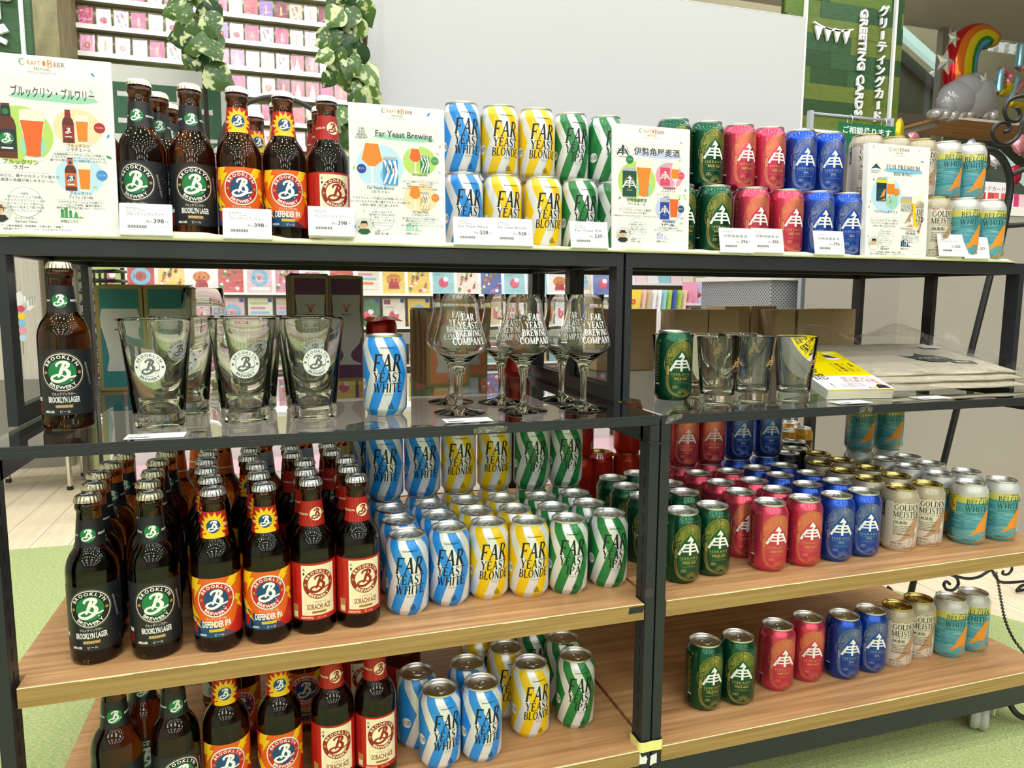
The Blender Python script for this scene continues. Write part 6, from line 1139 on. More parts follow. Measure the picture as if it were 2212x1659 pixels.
zt = at_y(700, 566, YL).z; lt_ = thing('shelf_light', 'bright strip light along the top of the low white rack', 'light', ((xl0+xl1)/2, YL+.02, zt)); put('tube', boxmesh('tube', (-(xl1-xl0)/2, -.015, -.01), ((xl1-xl0)/2-.25, .015, .01), mat('strip_glow', (1, .98, .94), .5, var=0, emit=7.0)), lt_); put('housing', boxmesh('housing', (-(xl1-xl0)/2, -.03, .0105), ((xl1-xl0)/2-.25, .03, .03), WH), lt_)
# ---------------------------------------------------------------- right-hand racks under the top board
YR = 2.4; xr0, xr1 = at_y(1350, 650, YR).x, at_y(1705, 650, YR).x; GL = mat('rack_olive', sr(150, 138, 112), .6, var=.05)
t3 = thing('card_stand', 'grey stepped stand of upright cards seen above the kraft boxes', 'rack', ((xr0+xr1)/2, YR, ZF)); o3 = Vector(t3.location)
P('back_panel', (xr0, YR+.3, ZF), (xr1, YR+.32, at_y(1500, 560, YR).z), GL, t3, o3)
RZ = [at_y(1420, 672, YR).z, at_y(1560, 655, YR).z, at_y(1440, 612, YR+.2).z]
P('step', (xr0, YR-.06, ZF), (xr0+.34, YR+.1, RZ[0]), WH, t3, o3); P('step', (xr0+.34, YR-.06, RZ[1]-.012), (xr1, YR+.12, RZ[1]), WH, t3, o3); P('step_foot', (xr0+.34, YR+.02, ZF), (xr1, YR+.3, RZ[1]-.03), GL, t3, o3); P('upper_ledge', (xr0, YR+.2, RZ[2]-.012), (xr1, YR+.3, RZ[2]), WH, t3, o3)
PK2 = {c: boxmesh('card', (-.04, 0, 0), (.04, .004, .115), MATS[c]) for c in PCN}
seq = ['pk_yellow', 'peachc', 'pk_tan', 'whitec', 'whitec', 'pk_aqua', 'pk_lime', 'pk_blue', 'pk_lime', 'peachc', 'pinkmid']
for i, c in enumerate(seq): o = put('upright_card', PK2[c], None, (xr0+.03+i*.031, YR-.03+.001*i, RZ[0]+.0005), (-.18, 0, -.95)); tag(o, '%s leaning card, %s of the near step above the kraft boxes' % (PCN[c], NUMW[i]), 'card', 'leaning cards above the kraft boxes'); put('picture', MOT[i % 6], o, (0, -.0004, .01))
seq = ['pinkmid', 'pk_lav', 'pk_orange', 'pk_lav', 'violetc', 'whitec', 'violetc', 'pk_lav', 'whitec', 'peachc']
for i, c in enumerate(seq): o = put('upright_card', PK2[c], None, (xr0+.39+i*.054, YR-.0, RZ[1]+.0005), (-.14, 0, -.5)); tag(o, '%s upright card, %s of the far step above the kraft boxes' % (PCN[c], NUMW[i]), 'card', 'upright cards above the kraft boxes'); put('picture', MOT[(2, 5, 2, 2, 2, 2)[i % 6]], o, (0, -.0004, .01))
for i in range(11):
    c = ('pk_blue', 'whitec', 'blush', 'whitec', 'pk_aqua', 'blush', 'creamc', 'pk_tan', 'whitec', 'pk_tan', 'creamc')[i]; o = put('upright_card', PK2[c], None, (xr0+.05+i*.075, YR+.205, RZ[2]+.0005), (-.1, 0, 0)); tag(o, '%s card, %s on the top ledge above the kraft boxes' % (PCN[c], NUMW[i]), 'card', 'cards on the top ledge')
def perf_mat():
    m = mat('perforated', sr(150, 152, 156), .45, metal=.3, var=0); nt, p = nodes(m); tc, x, y, z = xyz(nt); s1 = mth(nt, 'SINE', mth(nt, 'MULTIPLY', mth(nt, 'ADD', x, y), 380.0)); s2 = mth(nt, 'SINE', mth(nt, 'MULTIPLY', z, 420.0)); f = mth(nt, 'GREATER_THAN', mth(nt, 'MULTIPLY', s1, s2), .35)
    nt.links.new(mixc(nt, f, sr(178, 180, 184), sr(88, 90, 94)), p.inputs['Base Color']); return m
a_, b_ = at_y(1664, 640, 1.35), at_y(1882, 640, 1.35); zt = at_y(1770, 607, 1.35).z; t = thing('perforated_counter', 'grey perforated metal counter with white top and wooden end', 'counter', ((a_.x+b_.x)/2, 1.35, ZF)); hw = (b_.x-a_.x)/2
put('casing', boxmesh('casing', (-hw, 0, .10), (hw, .5, zt-ZF), perf_mat(), .002), t); put('worktop', boxmesh('worktop', (-hw-.02, -.02, zt-ZF), (hw+.05, .52, zt-ZF+.018), WH, .002), t); put('end_panel', boxmesh('end_panel', (hw, -.005, .1), (hw+.03, .5, zt-ZF), WTOP), t); put('white_side', boxmesh('white_side', (hw+.03, .0, .1), (hw+.045, .5, zt-ZF), WH), t)
for q in (-1, 1): put('foot', MB().lathe([(.02, 0), (.022, .02), (.012, .1)], 14).mesh('foot', BLACKM, 40), t, (q*(hw-.08), .08, 0)); put('foot', MB().lathe([(.02, 0), (.022, .02), (.012, .1)], 14).mesh('foot', BLACKM, 40), t, (q*(hw-.08), .42, 0))
# white packets behind the counter
xw = at_y(1925, 640, 2.6).x
t = thing('packet_shelf', 'olive shelf with white packets behind the perforated counter', 'shelf', (xw, 2.6, ZF)); put('back', boxmesh('back', (-.3, .2, 0), (.3, .22, 1.1), GL), t)
for j, v in enumerate((635, 720)):
    z = at_y(1925, v, 2.6).z; put('ledge', boxmesh('ledge', (-.3, -.0, z-ZF-.012), (.3, .2, z-ZF), RKG), t)
    for i in range(4): o = put('card_packet', PK[('whitec', 'pk_aqua', 'pk_orange', 'whitec')[(i+j) % 4]], None, (xw-.14+i*.105, 2.62, z+.0005), (-.12, 0, 0)); tag(o, 'packet behind the perforated counter, %s on the %s ledge' % (NUMW[i], ('upper', 'lower')[j]), 'packet', 'packets behind the counter'); put('picture', PM[(i+j) % 5], o, (0, -.0004, 0))
# grey display plinth at the right
YG = .78; gx = at_y(1944, 610, YG).x; gz = at_y(2190, 447, YG).z; GREY = mat('plinth_grey', sr(168, 163, 152), .6, var=.03, vs=4)
t = thing('display_plinth', 'tall plain grey display plinth behind the right rack', 'plinth', (gx, YG, ZF)); put('body', boxmesh('body', (0, 0, .0), (1.5, .45, gz-ZF-.03), GREY), t); put('top_slab', boxmesh('top_slab', (-.004, -.004, gz-ZF-.03), (1.504, .454, gz-ZF), WH), t)
for i in range(9):
    x = at_y(2120, 420, YG+.06).x+i*.06; c = ('pk_red', 'rosec', 'magenta', 'pinkpale', 'pk_red', 'rosec', 'pinkmid', 'whitec', 'pk_red')[i]; o = put('gift_card_box', boxmesh('gift_card_box', (-.027, 0, 0), (.027, .02, .05), MATS[c], .001), None, (x, YG+.04, gz+.0005)); tag(o, '%s small box on the grey plinth, %s from the left' % (PCN[c], NUMW[i]), 'box', 'small boxes on the grey plinth'); put('ribbon', boxmesh('ribbon', (-.004, -.0008, .0005), (.004, .0208, .0508), MATS['whitec']), o)
x = at_y(2140, 375, YG+.16).x; t = thing('small_sign', 'small white sign with lettering on the grey plinth', 'sign', (x, YG+.16, gz+.0005)); put('card', boxmesh('card', (-.09, 0, 0), (.09, .004, .11), WH), t); a = Art(); a.text('マジックカード', 0, 78, 14, 'ink', 1, w=150); put('lettering', a.flat('lettering', .2), t)
# ---------------------------------------------------------------- black iron stand at the right
YI = .38; t = thing('iron_stand', 'black wrought iron stand with scrolls behind the right rack', 'stand', (at_y(2150, 800, YI).x, YI, ZF)); o_ = Vector(t.location); IP = lambda pts: [(p.x, p.y, max(p.z, ZF+.009)) for p in (at_y(u, v, YI) for u, v in pts)]
tube_part('leg', IP([(2172, 470), (2148, 560), (2095, 770), (2038, 1000), (1990, 1190), (1958, 1330)]), .0085, t, o_, BIRON, 10)
tube_part('frame', crom(IP([(2101, 352), (2092, 330), (2100, 318), (2118, 322), (2133, 340), (2128, 366), (2100, 378), (2085, 370)])[::-1], 6), .006, t, o_, BIRON, 8)
tube_part('frame', crom(IP([(2088, 350), (2105, 330), (2140, 325), (2168, 348), (2182, 395), (2174, 460), (2160, 530)]), 6), .0095, t, o_, BIRON, 10)
tube_part('scroll', crom(IP([(2196, 232), (2204, 248), (2195, 262), (2176, 258), (2170, 236), (2182, 216), (2212, 208), (2250, 220)]), 6), .005, t, o_, BIRON, 8)
tube_part('scroll', crom(IP([(2170, 286), (2180, 280), (2178, 268), (2160, 266), (2144, 282), (2150, 304), (2172, 312), (2198, 296), (2210, 262), (2230, 240)]), 6), .005, t, o_, BIRON, 8)
tube_part('side_arm', IP([(2168, 488), (2300, 480)]), .007, t, o_, BIRON); tube_part('side_arm', IP([(2180, 380), (2225, 360), (2300, 330)]), .007, t, o_, BIRON)
tube_part('scroll', crom(IP([(2052, 1262), (2044, 1256), (2039, 1264), (2046, 1274), (2060, 1274), (2070, 1262), (2066, 1248), (2050, 1240)]), 6), .0042, t, o_, BIRON); tube_part('scroll', crom(IP([(2066, 1245), (2090, 1250), (2115, 1246), (2140, 1232), (2150, 1245), (2165, 1258), (2212, 1256), (2260, 1250)]), 6), .0042, t, o_, BIRON)
tube_part('scroll', crom(IP([(2168, 1232), (2166, 1240), (2178, 1240), (2186, 1228), (2180, 1215)]), 6), .0036, t, o_, BIRON); tube_part('scroll', crom(IP([(2240, 1262), (2210, 1264), (2196, 1280), (2206, 1296), (2235, 1300)]), 6), .0042, t, o_, BIRON); tube_part('scroll', crom(IP([(1918, 1268), (1926, 1276), (1930, 1292)]), 5), .0042, t, o_, BIRON)
tube_part('foot_hoop', crom([lt(2180, 1520, -.1), lt(2200, 1545, -.115), lt(2240, 1560, -.12)], 5), .006, t, o_, BIRON)
ch = thing('hanging_chain', 'thin black chain hanging from the iron stand', 'chain', lt(2151, 1234, YI)); pts = crom([lt(u, v, .38-(v-1234)/190*.36) for u, v in ((2151, 1234), (2158, 1270), (2163, 1300), (2170, 1335), (2180, 1362), (2196, 1390), (2225, 1424))], 5); pts = [Vector(p) for p in pts]; LK = MB().tube([(.0032*math.cos(2*PI*i/14), 0, .0062*math.sin(2*PI*i/14)) for i in range(14)], .0011, 6, closed=True).mesh('link', BIRON, True)
acc = 0; last = None; i = 0
for p, q in zip(pts, pts[1:]):
    L = (q-p).length; s = -acc
    while s+.0098 <= L:
        s += .0098; c = p+(q-p)*(s/L); o = put('link', LK, ch, c-Vector(ch.location)); o.rotation_mode = 'QUATERNION'; o.rotation_quaternion = (q-p).to_track_quat('Z', 'Y') @ Matrix.Rotation(PI/2*(i % 2), 4, 'Z').to_quaternion(); i += 1
    acc = L-s
# ---------------------------------------------------------------- green sign walls
GPL = []
for k_, (c0, c1) in enumerate((((34, 66, 34), (52, 86, 44)), ((72, 98, 32), (98, 126, 44)), ((42, 78, 46), (62, 98, 58)), ((88, 102, 38), (110, 126, 52)))): GPL.append(wood_mat('green_plank_%d' % k_, sr(*c0), sr(*c1), (6, 6, 46), .55))
def sign_wall(label, name, x0, x1, z0, z1, y, seed, ph=.075, dark=False):
    t = thing(name, label, 'sign', ((x0+x1)/2, y, z0)); r = random.Random(seed); z = z0; bxp('backing', ((x0-x1)/2, .012, 0), ((x1-x0)/2, .03, z1-z0), t, GPL[0], 0); cache = {}
    while z < z1-.001:
        h = min(ph, z1-z); x = x0-r.uniform(0, .25)
        while x < x1:
            L = r.uniform(.16, .34); a = max(x, x0); b = min(x+L, x1)
            if b-a > .004: put('plank', boxmesh('plank', ((a-b)/2+.0004, 0, .0004), ((b-a)/2-.0004, .011+r.uniform(0, .001), h-.0004), GPL[r.choice((0, 0, 2)) if dark else r.randrange(4)]), t, ((a+b)/2-(x0+x1)/2, -r.uniform(0, .002), z-z0))
            x += L
        z += ph
    return t
YS = 1.9; x0, x1 = at_y(1690, 150, YS).x, at_y(1945, 150, YS).x; z0, z1 = at_y(1830, 292, YS).z, at_y(1830, -60, YS).z
t = sign_wall('green plank wall sign with raised white greeting cards lettering', 'greeting_card_sign', x0, x1, z0, z1, YS, 3); o_ = Vector(t.location)
LW = mat('letter_white', sr(244, 244, 240), .4, var=.01)
def solid(name, art, par, loc, th, rot=(0, 0, 0)):
    me = art.flat(name, 0.0); me.materials.clear(); me.materials.append(LW); me.polygons.foreach_set('material_index', [0]*len(me.polygons)); bm = bmesh.new(); bm.from_mesh(me); bmesh.ops.remove_doubles(bm, verts=bm.verts, dist=1e-6); r = bmesh.ops.extrude_face_region(bm, geom=bm.faces[:]); bmesh.ops.translate(bm, verts=[e for e in r['geom'] if isinstance(e, bmesh.types.BMVert)], vec=(0, -th, 0)); bmesh.ops.recalc_face_normals(bm, faces=bm.faces[:]); bm.to_mesh(me); bm.free(); return put(name, me, par, loc, rot)
def loc_(u, v, y=None): return at_y(u, v, y or YS)-o_
pxm = (at_y(1850, 200, YS)-at_y(1850, 100, YS)).length*10     # mm per pixel there
a = Art(); a.text('GREETING CARDS', 0, 0, 17*pxm, 'white', 1, w=230*pxm, bold=.03, rot=-PI/2); p = loc_(1856, 138); solid('lettering', a, t, (p.x-.018, -.006, p.z), .014)
a = Art()
for i, chx in enumerate('グリーティングカード'): 
    if chx == 'ー': a.rect(-2.5*pxm, (4-i)*25.5*pxm, 2.5*pxm, (4-i)*25.5*pxm+18*pxm, 'white', 1)
    else: a.text(chx, 0, (4-i)*25.5*pxm, 18*pxm, 'white', 1, bold=.025)
p = loc_(1898, 138); solid('lettering', a, t, (p.x, -.006, p.z), .014)
a = Art(); pts = [(-53, 12), (-25, 3), (0, 0), (25, 1), (53, 8)]; a.stroke([(x*pxm, y*pxm) for x, y in pts], 3*pxm, 'white', 1, smooth=4)
for i in range(4): cx_ = (-40+i*25)*pxm; a.poly([(cx_-10*pxm, 5*pxm), (cx_+10*pxm, 3*pxm), (cx_-1*pxm+3, -24*pxm)], 'white', 1)
p = loc_(1796, 68); solid('bunting', a, t, (p.x, -.006, p.z), .012)
for ua, va, ub, vb in ((1737, -60, 1728, 283), (1937, -60, 1914, 283)): P0, P1 = loc_(ua, va), loc_(ub, vb); xm = (P0.x+P1.x)/2; bxp('frame_bar', (xm-.006, -.02, P1.z), (xm+.006, -.003, P0.z), t, LW, 0)
P0, P1 = loc_(1728, 281), loc_(1914, 290); bxp('frame_bar', (P0.x, -.02, P0.z-.006), (P1.x, -.003, P0.z+.006), t, LW, 0)
x0, x1 = at_y(-160, 100, YS).x, at_y(70, 100, YS).x; t = sign_wall('dark green plank wall sign with raised white letters at the left', 'card_sign', x0, x1, at_y(30, 260, YS).z, at_y(30, -80, YS).z, YS, 8, dark=True); o_ = Vector(t.location)
for i, (chx, v) in enumerate((('カ', -26), ('ー', 26), ('ド', 88))):
    a = Art(); (a.rect(-2.5, -12, 3.5, 12, 'white', 1) if chx == 'ー' else a.text(chx, 0, -18, 36, 'white', 1, bold=.03)); a.it = [([(x*pxm*.98, y*pxm) for x, y in vs], fs, m, l) for vs, fs, m, l in a.it]; p = loc_(-2, v); solid('lettering', a, t, (p.x, -.006, p.z), .014)
P0, P1 = loc_(48, -80), loc_(58, 138); bxp('frame_bar', (P1.x-.008, -.02, P1.z), (P1.x+.002, -.003, P0.z), t, LW, 0); P0 = loc_(-160, 120); bxp('frame_bar', (P0.x, -.02, P1.z-.006), (P1.x+.002, -.003, P1.z+.006), t, LW, 0)
x0, x1 = at_y(72, 60, 2.3).x, at_y(126, 60, 2.3).x; struct('trim_1', boxmesh('pillar', (0, 0, 1.02), (x1-x0, .3, ZC-ZF), wood_mat('pillar_brown', sr(98, 94, 60), sr(140, 132, 88), (8, 8, 3), .6)), (x0, 2.3, ZF))
# hanging rail sign
YH = 1.3; p0, p1 = at_y(1752, 244, YH), at_y(1922, 262, YH); t = thing('hanging_notice', 'green notice board hung on a grey rail, white lettering', 'sign', (p0.x, YH, ZF)); L = p1.x-p0.x; zr = p0.z-ZF
put('rail', MB().tube([(0, 0, zr), (L, 0, zr)], .005, 8).mesh('rail', MATS['steel'], True), t); put('post', boxmesh('post', (-.010, -.01, 0), (.006, .01, zr+.008), MATS['steel']), t); put('post', boxmesh('post', (L-.004, -.01, 0), (L+.012, .01, zr+.008), MATS['steel']), t)
q0, q1 = at_y(1808, 264, YH), at_y(1929, 275, YH); bw, bh = q1.x-q0.x, .12; b = put('board', boxmesh('board', (0, 0, -bh), (bw, .004, 0), mat('notice_green', sr(24, 104, 62), .45, var=.03)), t, (q0.x-p0.x, -.012, q0.z-ZF)); a = Art(); a.text('ご相談承ります', bw*500, -38, 20, 'white', 1, w=bw*860, bold=.02); put('lettering', a.flat('lettering', .3), b)
for q in (.2, .8): put('ring', MB().tube([(bw*q+.0*i, .004+.014*math.cos(2*PI*i/18), .012+.018*math.sin(2*PI*i/18)) for i in range(18)], .0012, 6, closed=True).mesh('ring', MATS['silver'], True), b)
# ---------------------------------------------------------------- glazed front with balloons (top right)
YC = 3.1; ALU = mat('aluminium', sr(176, 174, 168), .35, metal=.5, var=.05); x0, x1 = at_y(1925, 100, YC).x, at_y(2600, 100, YC).x
gw = struct('window_1', boxmesh('pane', (0, 0, .0), (x1-x0, .006, ZC-ZF), thin_glass('window_glass', (.86, .9, .88), 0, 1.5, boost=.05)), (x0, YC, ZF)); 
def wpart(name, a, b, m): return bxp(name, (a[0]-x0, a[1]-YC, a[2]-ZF), (b[0]-x0, b[1]-YC, b[2]-ZF), gw, m, 0)
for u, w in ((1852, .03), (2040, .035), (2290, .03)): x = at_y(u+6, 150, YC-.08).x; wpart('mullion', (x-w, YC-.06, ZF), (x+w*.4, YC-.01, ZC), ALU); wpart('slot_rail', (x+w*.42, YC-.062, ZF), (x+w*.9, YC-.05, ZC), MATS['lgrey'])
zb = at_y(1970, 262, YC).z; wpart('transom', (x0, YC-.05, zb-.035), (x1, YC-.006, zb+.035), ALU)
YE = 3.5
def beam(name, label, cat, pa, pb, w, d, m, y):
    A, B = at_y(*pa, y), at_y(*pb, y); L = (B-A).length; an = math.atan2(B.z-A.z, B.x-A.x); o = put(name, boxmesh(name, (0, -d/2, -w/2), (L, d/2, w/2), m), None, A, (0, -an, 0)); return tag(o, label, cat)
beam('escalator_light', 'pale cyan light strip along the escalator beyond the glass', 'light', (1930, 55), (2110, 215), .06, .05, mat('cyan_glow', (.75, 1, .95), .5, var=0, emit=1.6), YE); beam('escalator_light', 'lower cyan light strip seen behind the balloons', 'light', (2150, 330), (2300, 470), .05, .05, MATS['cyan_glow'], YE)
t = thing('escalator', 'grey escalator flank beyond the glass front', 'escalator', at_y(2000, 200, YE+.1)); pp = [at_y(u, v, YE+.1)-Vector(t.location) for u, v in ((1880, 75), (2240, 400), (2240, 520), (1880, 420))]; put('side_panel', MB().prism([(p.x, p.z) for p in pp][::-1], 0, .3).mesh('side_panel', mat('escal_grey', sr(140, 142, 132), .4, var=.05)), t); pp = [at_y(u, v, YE+.05)-Vector(t.location) for u, v in ((1880, 40), (2240, 365), (2240, 395), (1880, 70))]; put('handrail', MB().prism([(p.x, p.z) for p in pp][::-1], -.04, 0).mesh('handrail', mat('escal_dark', sr(70, 70, 62), .4, var=.05)), t)
for k_, (u0, v0, u1, v1) in enumerate(((2058, 36, 2100, 58), (2104, 32, 2208, 70), (1940, 148, 2024, 172), (2140, 88, 2206, 118))):
    A, B = at_y(u0, v0, 4.0), at_y(u1, v1, 4.0); t = thing('ceiling_panel', 'bright %s light panel with domed cells beyond the glass' % ('small left', 'wide upper', 'lower left', 'lower right')[k_], 'light', ((A.x+B.x)/2, 4.0, (A.z+B.z)/2), 0, 'light panels beyond the glass'); hx, hz = abs(B.x-A.x)/2, abs(A.z-B.z)/2; put('diffuser', boxmesh('diffuser', (-hx, 0, -hz), (hx, .02, hz), mat('panel_glow', (1, 1, .96), .5, var=0, emit=.9)), t)
    dm = MB(); nx, nz = max(2, int(hx/.05)), max(2, int(hz/.035))
    dome = MB().lathe([(.030, 0), (.024, .012), (.012, .02), (.001, .022)], 10, cap1=False).xf(Matrix.Rotation(PI/2, 4, 'X')).mesh('cell', mat('panel_cell', (.9, .9, .86), .4, var=.03, emit=.35), True)
    for i in range(nx):
        for j in range(nz): put('cell', dome, t, (-hx+hx*2*(i+.5)/nx, -.0, -hz+hz*2*(j+.5)/nz))
# balloon shelf
YBL = 2.35; sx0, sx1 = at_y(2015, 255, YBL).x, at_y(2330, 255, YBL).x; zs = at_y(2080, 262, YBL).z; t = thing('balloon_shelf', 'pale wooden shelf under the rainbow balloon', 'shelf', (sx0, YBL, zs)); put('board', boxmesh('board', (0, -.08, -.016), (sx1-sx0, .3, 0), WTOP, .001), t); put('edge_strip', boxmesh('edge_strip', (0, -.083, -.016), (sx1-sx0, -.0805, -.001), WH), t); put('bracket', boxmesh('bracket', (.02, .0, -.05), (.04, .3, -.0165), ALU), t)
FOIL = {}
for n_, c in (('foil_red', (190, 26, 34)), ('foil_orange', (226, 120, 40)), ('foil_yellow', (232, 214, 40)), ('foil_green', (60, 150, 50)), ('foil_blue', (90, 180, 226)), ('foil_purple', (96, 40, 130)), ('foil_grey', (178, 180, 184)), ('foil_silver', (216, 216, 218)), ('foil_gold', (222, 196, 40)), ('foil_pink', (226, 150, 160)), ('foil_lilac', (190, 180, 220)), ('foil_heart', (206, 40, 70)), ('foil_irid', (150, 200, 224))): FOIL[n_] = mat(n_, sr(*c), .16, metal=.55 if n_ != 'foil_grey' else .2, var=.05, vs=12)
rb = thing('rainbow_balloon', 'rainbow foil balloon rising from a grey cloud', 'balloon', at_y(2085, 246, YBL-.0)); rb.location.z = zs+.001; o_ = Vector(rb.location)
ctr = crom([(2073, 205), (2072, 165), (2076, 125), (2088, 95), (2108, 82), (2126, 90), (2130, 106)], 6); V = []; F = []; MI = []; k_ = 26; n_ = len(ctr)
for i, (u, v) in enumerate(ctr):
    a0, b0 = ctr[max(0, i-1)], ctr[min(n_-1, i+1)]; dx, dy = b0[0]-a0[0], b0[1]-a0[1]; d = math.hypot(dx, dy); nx, ny = -dy/d, dx/d; w = 31*(1 if i < n_-5 else max(.12, ((n_-1-i)/5)**.5)); w *= (.8+.2*min(1, i/6)); p = at_y(u, v, YBL)-o_; e = (at_y(u+nx*10, v+ny*10, YBL)-at_y(u, v, YBL))/10
    for j in range(k_): an = 2*PI*j/k_; V.append(tuple(p+e*(w*math.cos(an))+Vector((0, .07*math.sin(an)*(w/31), 0))))
mb = MB()
for i in range(n_-1):
    for j in range(k_):
        an = 2*PI*(j+.5)/k_; mb_i = min(5, int((1-(-math.cos(an)))/2*6)); F.append((i*k_+j, i*k_+(j+1) % k_, (i+1)*k_+(j+1) % k_, (i+1)*k_+j)); MI.append(mb_i)
b0 = 0; mb.v = V; mb.f = [list(f) for f in F]+[list(range(k_))[::-1], [(n_-1)*k_+j for j in range(k_)]]; mb.m = MI+[0, 5]
put('arch', mb.mesh('arch', [FOIL[q] for q in ('foil_red', 'foil_orange', 'foil_yellow', 'foil_green', 'foil_blue', 'foil_purple')], True), rb)
def blob(name, sph, m, par, sub=3):
    mbb = bpy.data.metaballs.new(name); mbb.resolution = .012; mbb.threshold = .3
    bm = bmesh.new()
    for c, s in sph: bmesh.ops.create_icosphere(bm, subdivisions=sub, radius=1, matrix=Matrix.Translation(c) @ Matrix.Diagonal((s[0], s[1], s[2], 1)))
    bpy.data.metaballs.remove(mbb); me = bpy.data.meshes.new(name); bm.to_mesh(me); bm.free(); me.materials.append(m); me.polygons.foreach_set('use_smooth', [True]*len(me.polygons)); return put(name, me, par)
pz = lambda u, v: at_y(u, v, YBL-.05)-o_
px1 = (at_y(2100, 200, YBL)-at_y(2000, 200, YBL)).length/100
blob('cloud', [(pz(2068, 214), (36*px1, .08, 30*px1)), (pz(2105, 208), (40*px1, .085, 38*px1)), (pz(2090, 196), (36*px1, .08, 26*px1)), (pz(2050, 222), (22*px1, .06, 22*px1)), (pz(2125, 218), (24*px1, .06, 26*px1))], FOIL['foil_grey'], rb)
blob('crinkled_base', [(pz(2020+i*17, 246+(i*7 % 5)), (13*px1, .05, (9+(i*5 % 4))*px1)) for i in range(8)], FOIL['foil_silver'], rb, 2)
def star(label, u, v, r):
    t = thing('star_balloon', label, 'balloon', at_y(u, v, YBL-.12), 0, 'silver star balloons'); s = r*px1; V = [(0, -s*.3, 0), (0, s*.3, 0)]
    for i in range(10): rr = s if i % 2 == 0 else s*.48; V.append((rr*math.sin(2*PI*i/10+.2), 0, rr*math.cos(2*PI*i/10+.2)))
    put('foil', MB().add(V, [(0, 2+i, 2+(i+1) % 10) for i in range(10)]+[(1, 2+(i+1) % 10, 2+i) for i in range(10)]).mesh('foil', FOIL['foil_silver']), t); put('seam', MB().tube([V[2+i] for i in range(10)], .0012, 5, closed=True).mesh('seam', MATS['silver']), t)
star('silver star balloon at the left of the rainbow', 2041, 134, 21); star('small silver star balloon above the rainbow', 2060, 84, 14); star('silver star balloon right of the cloud', 2126, 172, 13)
def foil_letter(label, strokes, y):
    p0 = at_y(*strokes[0][0], y); t = thing('letter_balloon', label, 'balloon', p0, 0, 'foil letter balloons'); o = Vector(t.location)
    for i, s_ in enumerate(strokes): tube_part('stroke', crom([lt(u, v, y) for u, v in s_], 4), 6.5*px1, t, o, FOIL[('foil_irid', 'foil_pink', 'foil_gold')[i % 3]], 12)
foil_letter('iridescent letter balloon beside the cloud', [[(2163, 150), (2158, 178), (2156, 200)], [(2160, 152), (2178, 156), (2182, 172), (2172, 178)], [(2158, 198), (2172, 200), (2180, 190), (2176, 178)]], YBL-.1); foil_letter('slanting letter balloon at the frame edge', [[(2196, 168), (2186, 200), (2180, 222)], [(2190, 200), (2204, 185), (2216, 178)], [(2180, 222), (2196, 226), (2212, 230)]], YBL-.1); foil_letter('upper letter balloon at the frame edge', [[(2207, 95), (2204, 120), (2201, 146)], [(2203, 146), (2214, 142), (2220, 130)]], YBL-.1)
def puff(name, label, u, v, r, m, y, k=(1, .5, 1)):
    t = thing(name, label, 'balloon', at_y(u, v, y)); s = r*(y-CY)/FPX*1.1; r_ = random.Random(u); bm = bmesh.new(); bmesh.ops.create_icosphere(bm, subdivisions=3, radius=1)
    for q in bm.verts: d = 1+.10*math.sin(q.co.x*9+r_.random()*.4)*math.sin(q.co.z*8); q.co = (q.co.x*k[0]*d*s, q.co.y*k[1]*d*s, q.co.z*k[2]*d*s)
    me = bpy.data.meshes.new(name); bm.to_mesh(me); bm.free(); me.materials.append(FOIL[m]); me.polygons.foreach_set('use_smooth', [True]*len(me.polygons)); put('foil', me, t); put('knot', MB().lathe([(.001, 0), (s*.12, -s*.12), (s*.03, -s*.2)], 10).mesh('knot', FOIL[m], True), t, (0, 0, -s*k[2]*.98))
puff('gold_balloon', 'crumpled gold foil balloon beside the green notice', 1942, 282, 22, 'foil_gold', 1.7, (.55, .4, 1.3)); puff('pink_balloon', 'rose foil balloon peeking over the cream cans', 1972, 298, 18, 'foil_pink', 1.7, (1, .5, .8)); puff('gold_balloon', 'small gold foil balloon peeking over the cans', 2004, 306, 12, 'foil_gold', 1.7, (1, .5, .8)); puff('lilac_balloon', 'lilac foil balloon peeking over the teal cans', 2098, 318, 20, 'foil_lilac', 1.7, (.8, .5, 1)); puff('white_balloon', 'pale foil balloon behind the iron scroll', 2152, 345, 26, 'foil_silver', 1.5, (1, .5, .7)); puff('heart_balloon', 'red heart foil balloon behind the iron stand', 2192, 378, 24, 'foil_heart', 1.5, (.8, .5, 1)); puff('pale_balloon', 'pale pink balloon at the right edge', 2204, 312, 24, 'foil_pink', 1.5)
# ---------------------------------------------------------------- far left under the top board
YP = 2.95; p0, p1 = at_y(-60, 700, YP), at_y(92, 700, YP); t = thing('wood_screen', 'pale wood screen panel behind the left bottle', 'panel', (p0.x, YP, ZF)); zb = at_y(40, 820, YP).z; put('panel', boxmesh('panel', (0, 0, zb-ZF), (p1.x-p0.x, .03, 1.6), wood_mat('pale_wood', sr(214, 206, 192), sr(236, 230, 218), (30, 30, 1.5), .6)), t); put('plinth', boxmesh('plinth', (0, -.02, 0), (p1.x-p0.x+.1, .03, zb-ZF), RKG), t); xs = at_y(38, 700, YP).x-p0.x; put('slot_rail', boxmesh('slot_rail', (xs-.006, -.004, zb-ZF), (xs+.006, -.0005, 1.6), RKS), t)
YQ = 2.4; t = thing('dot_garland', 'string of five coloured paper dots hanging on the screen', 'garland', at_y(46, 660, YQ)); o_ = Vector(t.location); tube_part('string', [lt(43, 620, YQ), lt(47, 700, YQ), lt(51, 765, YQ)], .0015, t, o_, MATS['grey'], 6)
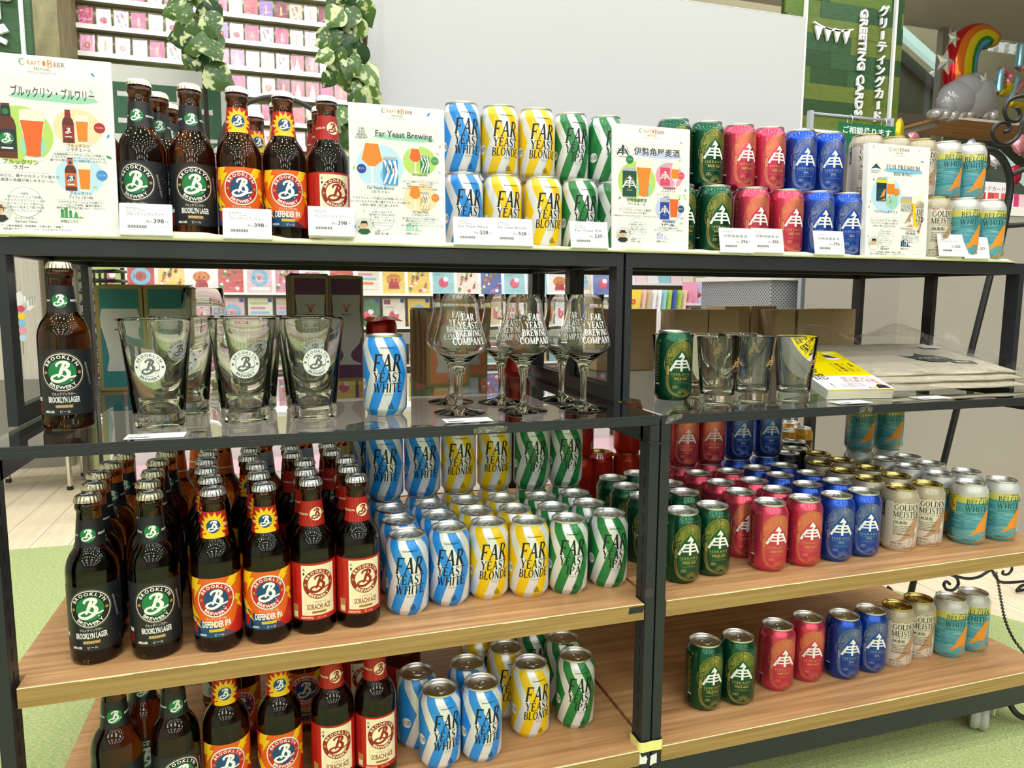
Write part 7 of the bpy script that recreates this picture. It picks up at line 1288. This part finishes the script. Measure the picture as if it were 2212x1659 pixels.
for i, (u, v, c) in enumerate(((45, 667, 'rose'), (46.5, 683, 'yellow'), (47.5, 698, 'sky'), (49, 714, 'pink'), (50, 730, 'paleblue'))): put('paper_dot', MB().lathe([(.0135, -.001), (.0135, .001)], 22).xf(Matrix.Rotation(PI/2, 4, 'X')).mesh('paper_dot', MATS[c]), t, at_y(u, v, YQ-.004)-o_)
t = thing('butterfly_ornament', 'white striped butterfly ornament above the paper dots', 'ornament', at_y(55, 650, YQ)); wing = MB().add([(0, 0, 0), (.03, -.012, .03), (.045, -.01, .005), (.03, -.004, -.03), (.005, 0, -.035)], [(0, 1, 2, 3, 4)]).mesh('wing', MATS['white'])
for q in (-1, 1): w = put('wing', wing, t); w.scale = (q, 1, 1); w.rotation_euler = (0, .5, 0)
for i in range(3): put('stripe', boxmesh('stripe', (.018+i*.009, -.0135, -.018), (.021+i*.009, -.0125, .02), MATS['grey']), t)
put('body', MB().tube([(0, -.004, .02), (0, -.006, -.03)], .004, 8).mesh('body', MATS['lgrey'], True), t)
YK = 1.75; p0, p1 = at_y(192, 700, YK), at_y(246, 700, YK); t = thing('wire_basket_rack', 'black slotted basket rack seen left of the teal boxes', 'rack', (p0.x, YK, ZF)); wz = p1.x-p0.x
for j, v in enumerate((584, 606, 632, 656, 682, 706, 732, 758, 790, 820)):
    z = at_y(215, v, YK).z-ZF; put('tray_rim', MB().tube([(-.02, 0, z), (wz+.01, 0, z), (wz+.02, .15, z), (-.02, .15, z)], .0055, 8, closed=True).mesh('tray_rim', BLACKM, True), t)
    sl = MB()
    for i in range(5): sl.box((-.015+i*wz/4.4, .002, z-.03), (-.015+i*wz/4.4+.008, .006, z))
    sl.box((-.02, .002, z-.034), (wz+.01, .006, z-.028)); put('slotted_side', sl.mesh('slotted_side', BLACKM), t)
for q in (-.02, wz+.01): put('upright', boxmesh('upright', (q-.006, .14, 0), (q+.006, .152, at_y(215, 575, YK).z-ZF), BLACKM), t)
g1, g2 = at_z(152, 1058, ZF), at_z(181, 1028, ZF); zst = at_y(165, 977, g1.y).z; t = thing('stool', 'low stool with slim chrome legs on the wooden floor', 'stool', (g1.x, g1.y, ZF)); CHR = mat('chrome', (.7, .69, .66), .18, metal=1.0, var=.03)
for dx, dy in ((0, 0), (g2.x-g1.x, g2.y-g1.y), (-.3, 0), (-.3, .22)): l_ = put('leg', MB().lathe([(.011, .012), (.011, zst-ZF)], 16).mesh('leg', CHR, 40), t, (dx, dy, .0)); put('foot_cap', MB().lathe([(.010, 0), (.0125, .002), (.0125, .016), (.0115, .018)], 16).mesh('foot_cap', BLACKM, 40), l_)
put('seat', MB().box((-.33, -.03, zst-ZF), (.03, .25, zst-ZF+.02)).mesh('seat', MATS['charcoal'], bevel=.006), t)
# white cartons at the back of the lower boards
def carton(label, u, v, w, d, h, Y):
    x = at_y(u, v, Y).x; t = thing('white_carton', label, 'box', (x, Y, Z2+.0005), 0, 'cartons at the back of the lower board'); put('box', boxmesh('box', (-w/2, 0, 0), (w/2, d, h), mat('carton_white', sr(206, 198, 184), .7, var=.05), .001), t); a = Art(); a.stroke([(-w*400, 12), (0, h*400), (w*380, h*860)], 1.4, 'ink', 1, smooth=4); a.rect(-w*420, h*600, w*100, h*640, 'ink', 1); a.text('BEER', w*200, h*200, 9, 'dred', 1, bold=.03); put('print', a.flat('print', .2), t)
carton('white printed carton left of the middle posts, lower board', 1300, 1380, .10, .12, .13, .34); carton('white printed carton just behind the middle posts, lower board', 1378, 1380, .09, .12, .13, .36); carton('white printed carton right of the middle posts, lower board', 1470, 1350, .11, .12, .12, .36); carton('second white carton right of the middle posts, lower board', 1560, 1345, .10, .12, .12, .37); carton('third white carton right of the middle posts, lower board', 1640, 1340, .10, .12, .12, .38)
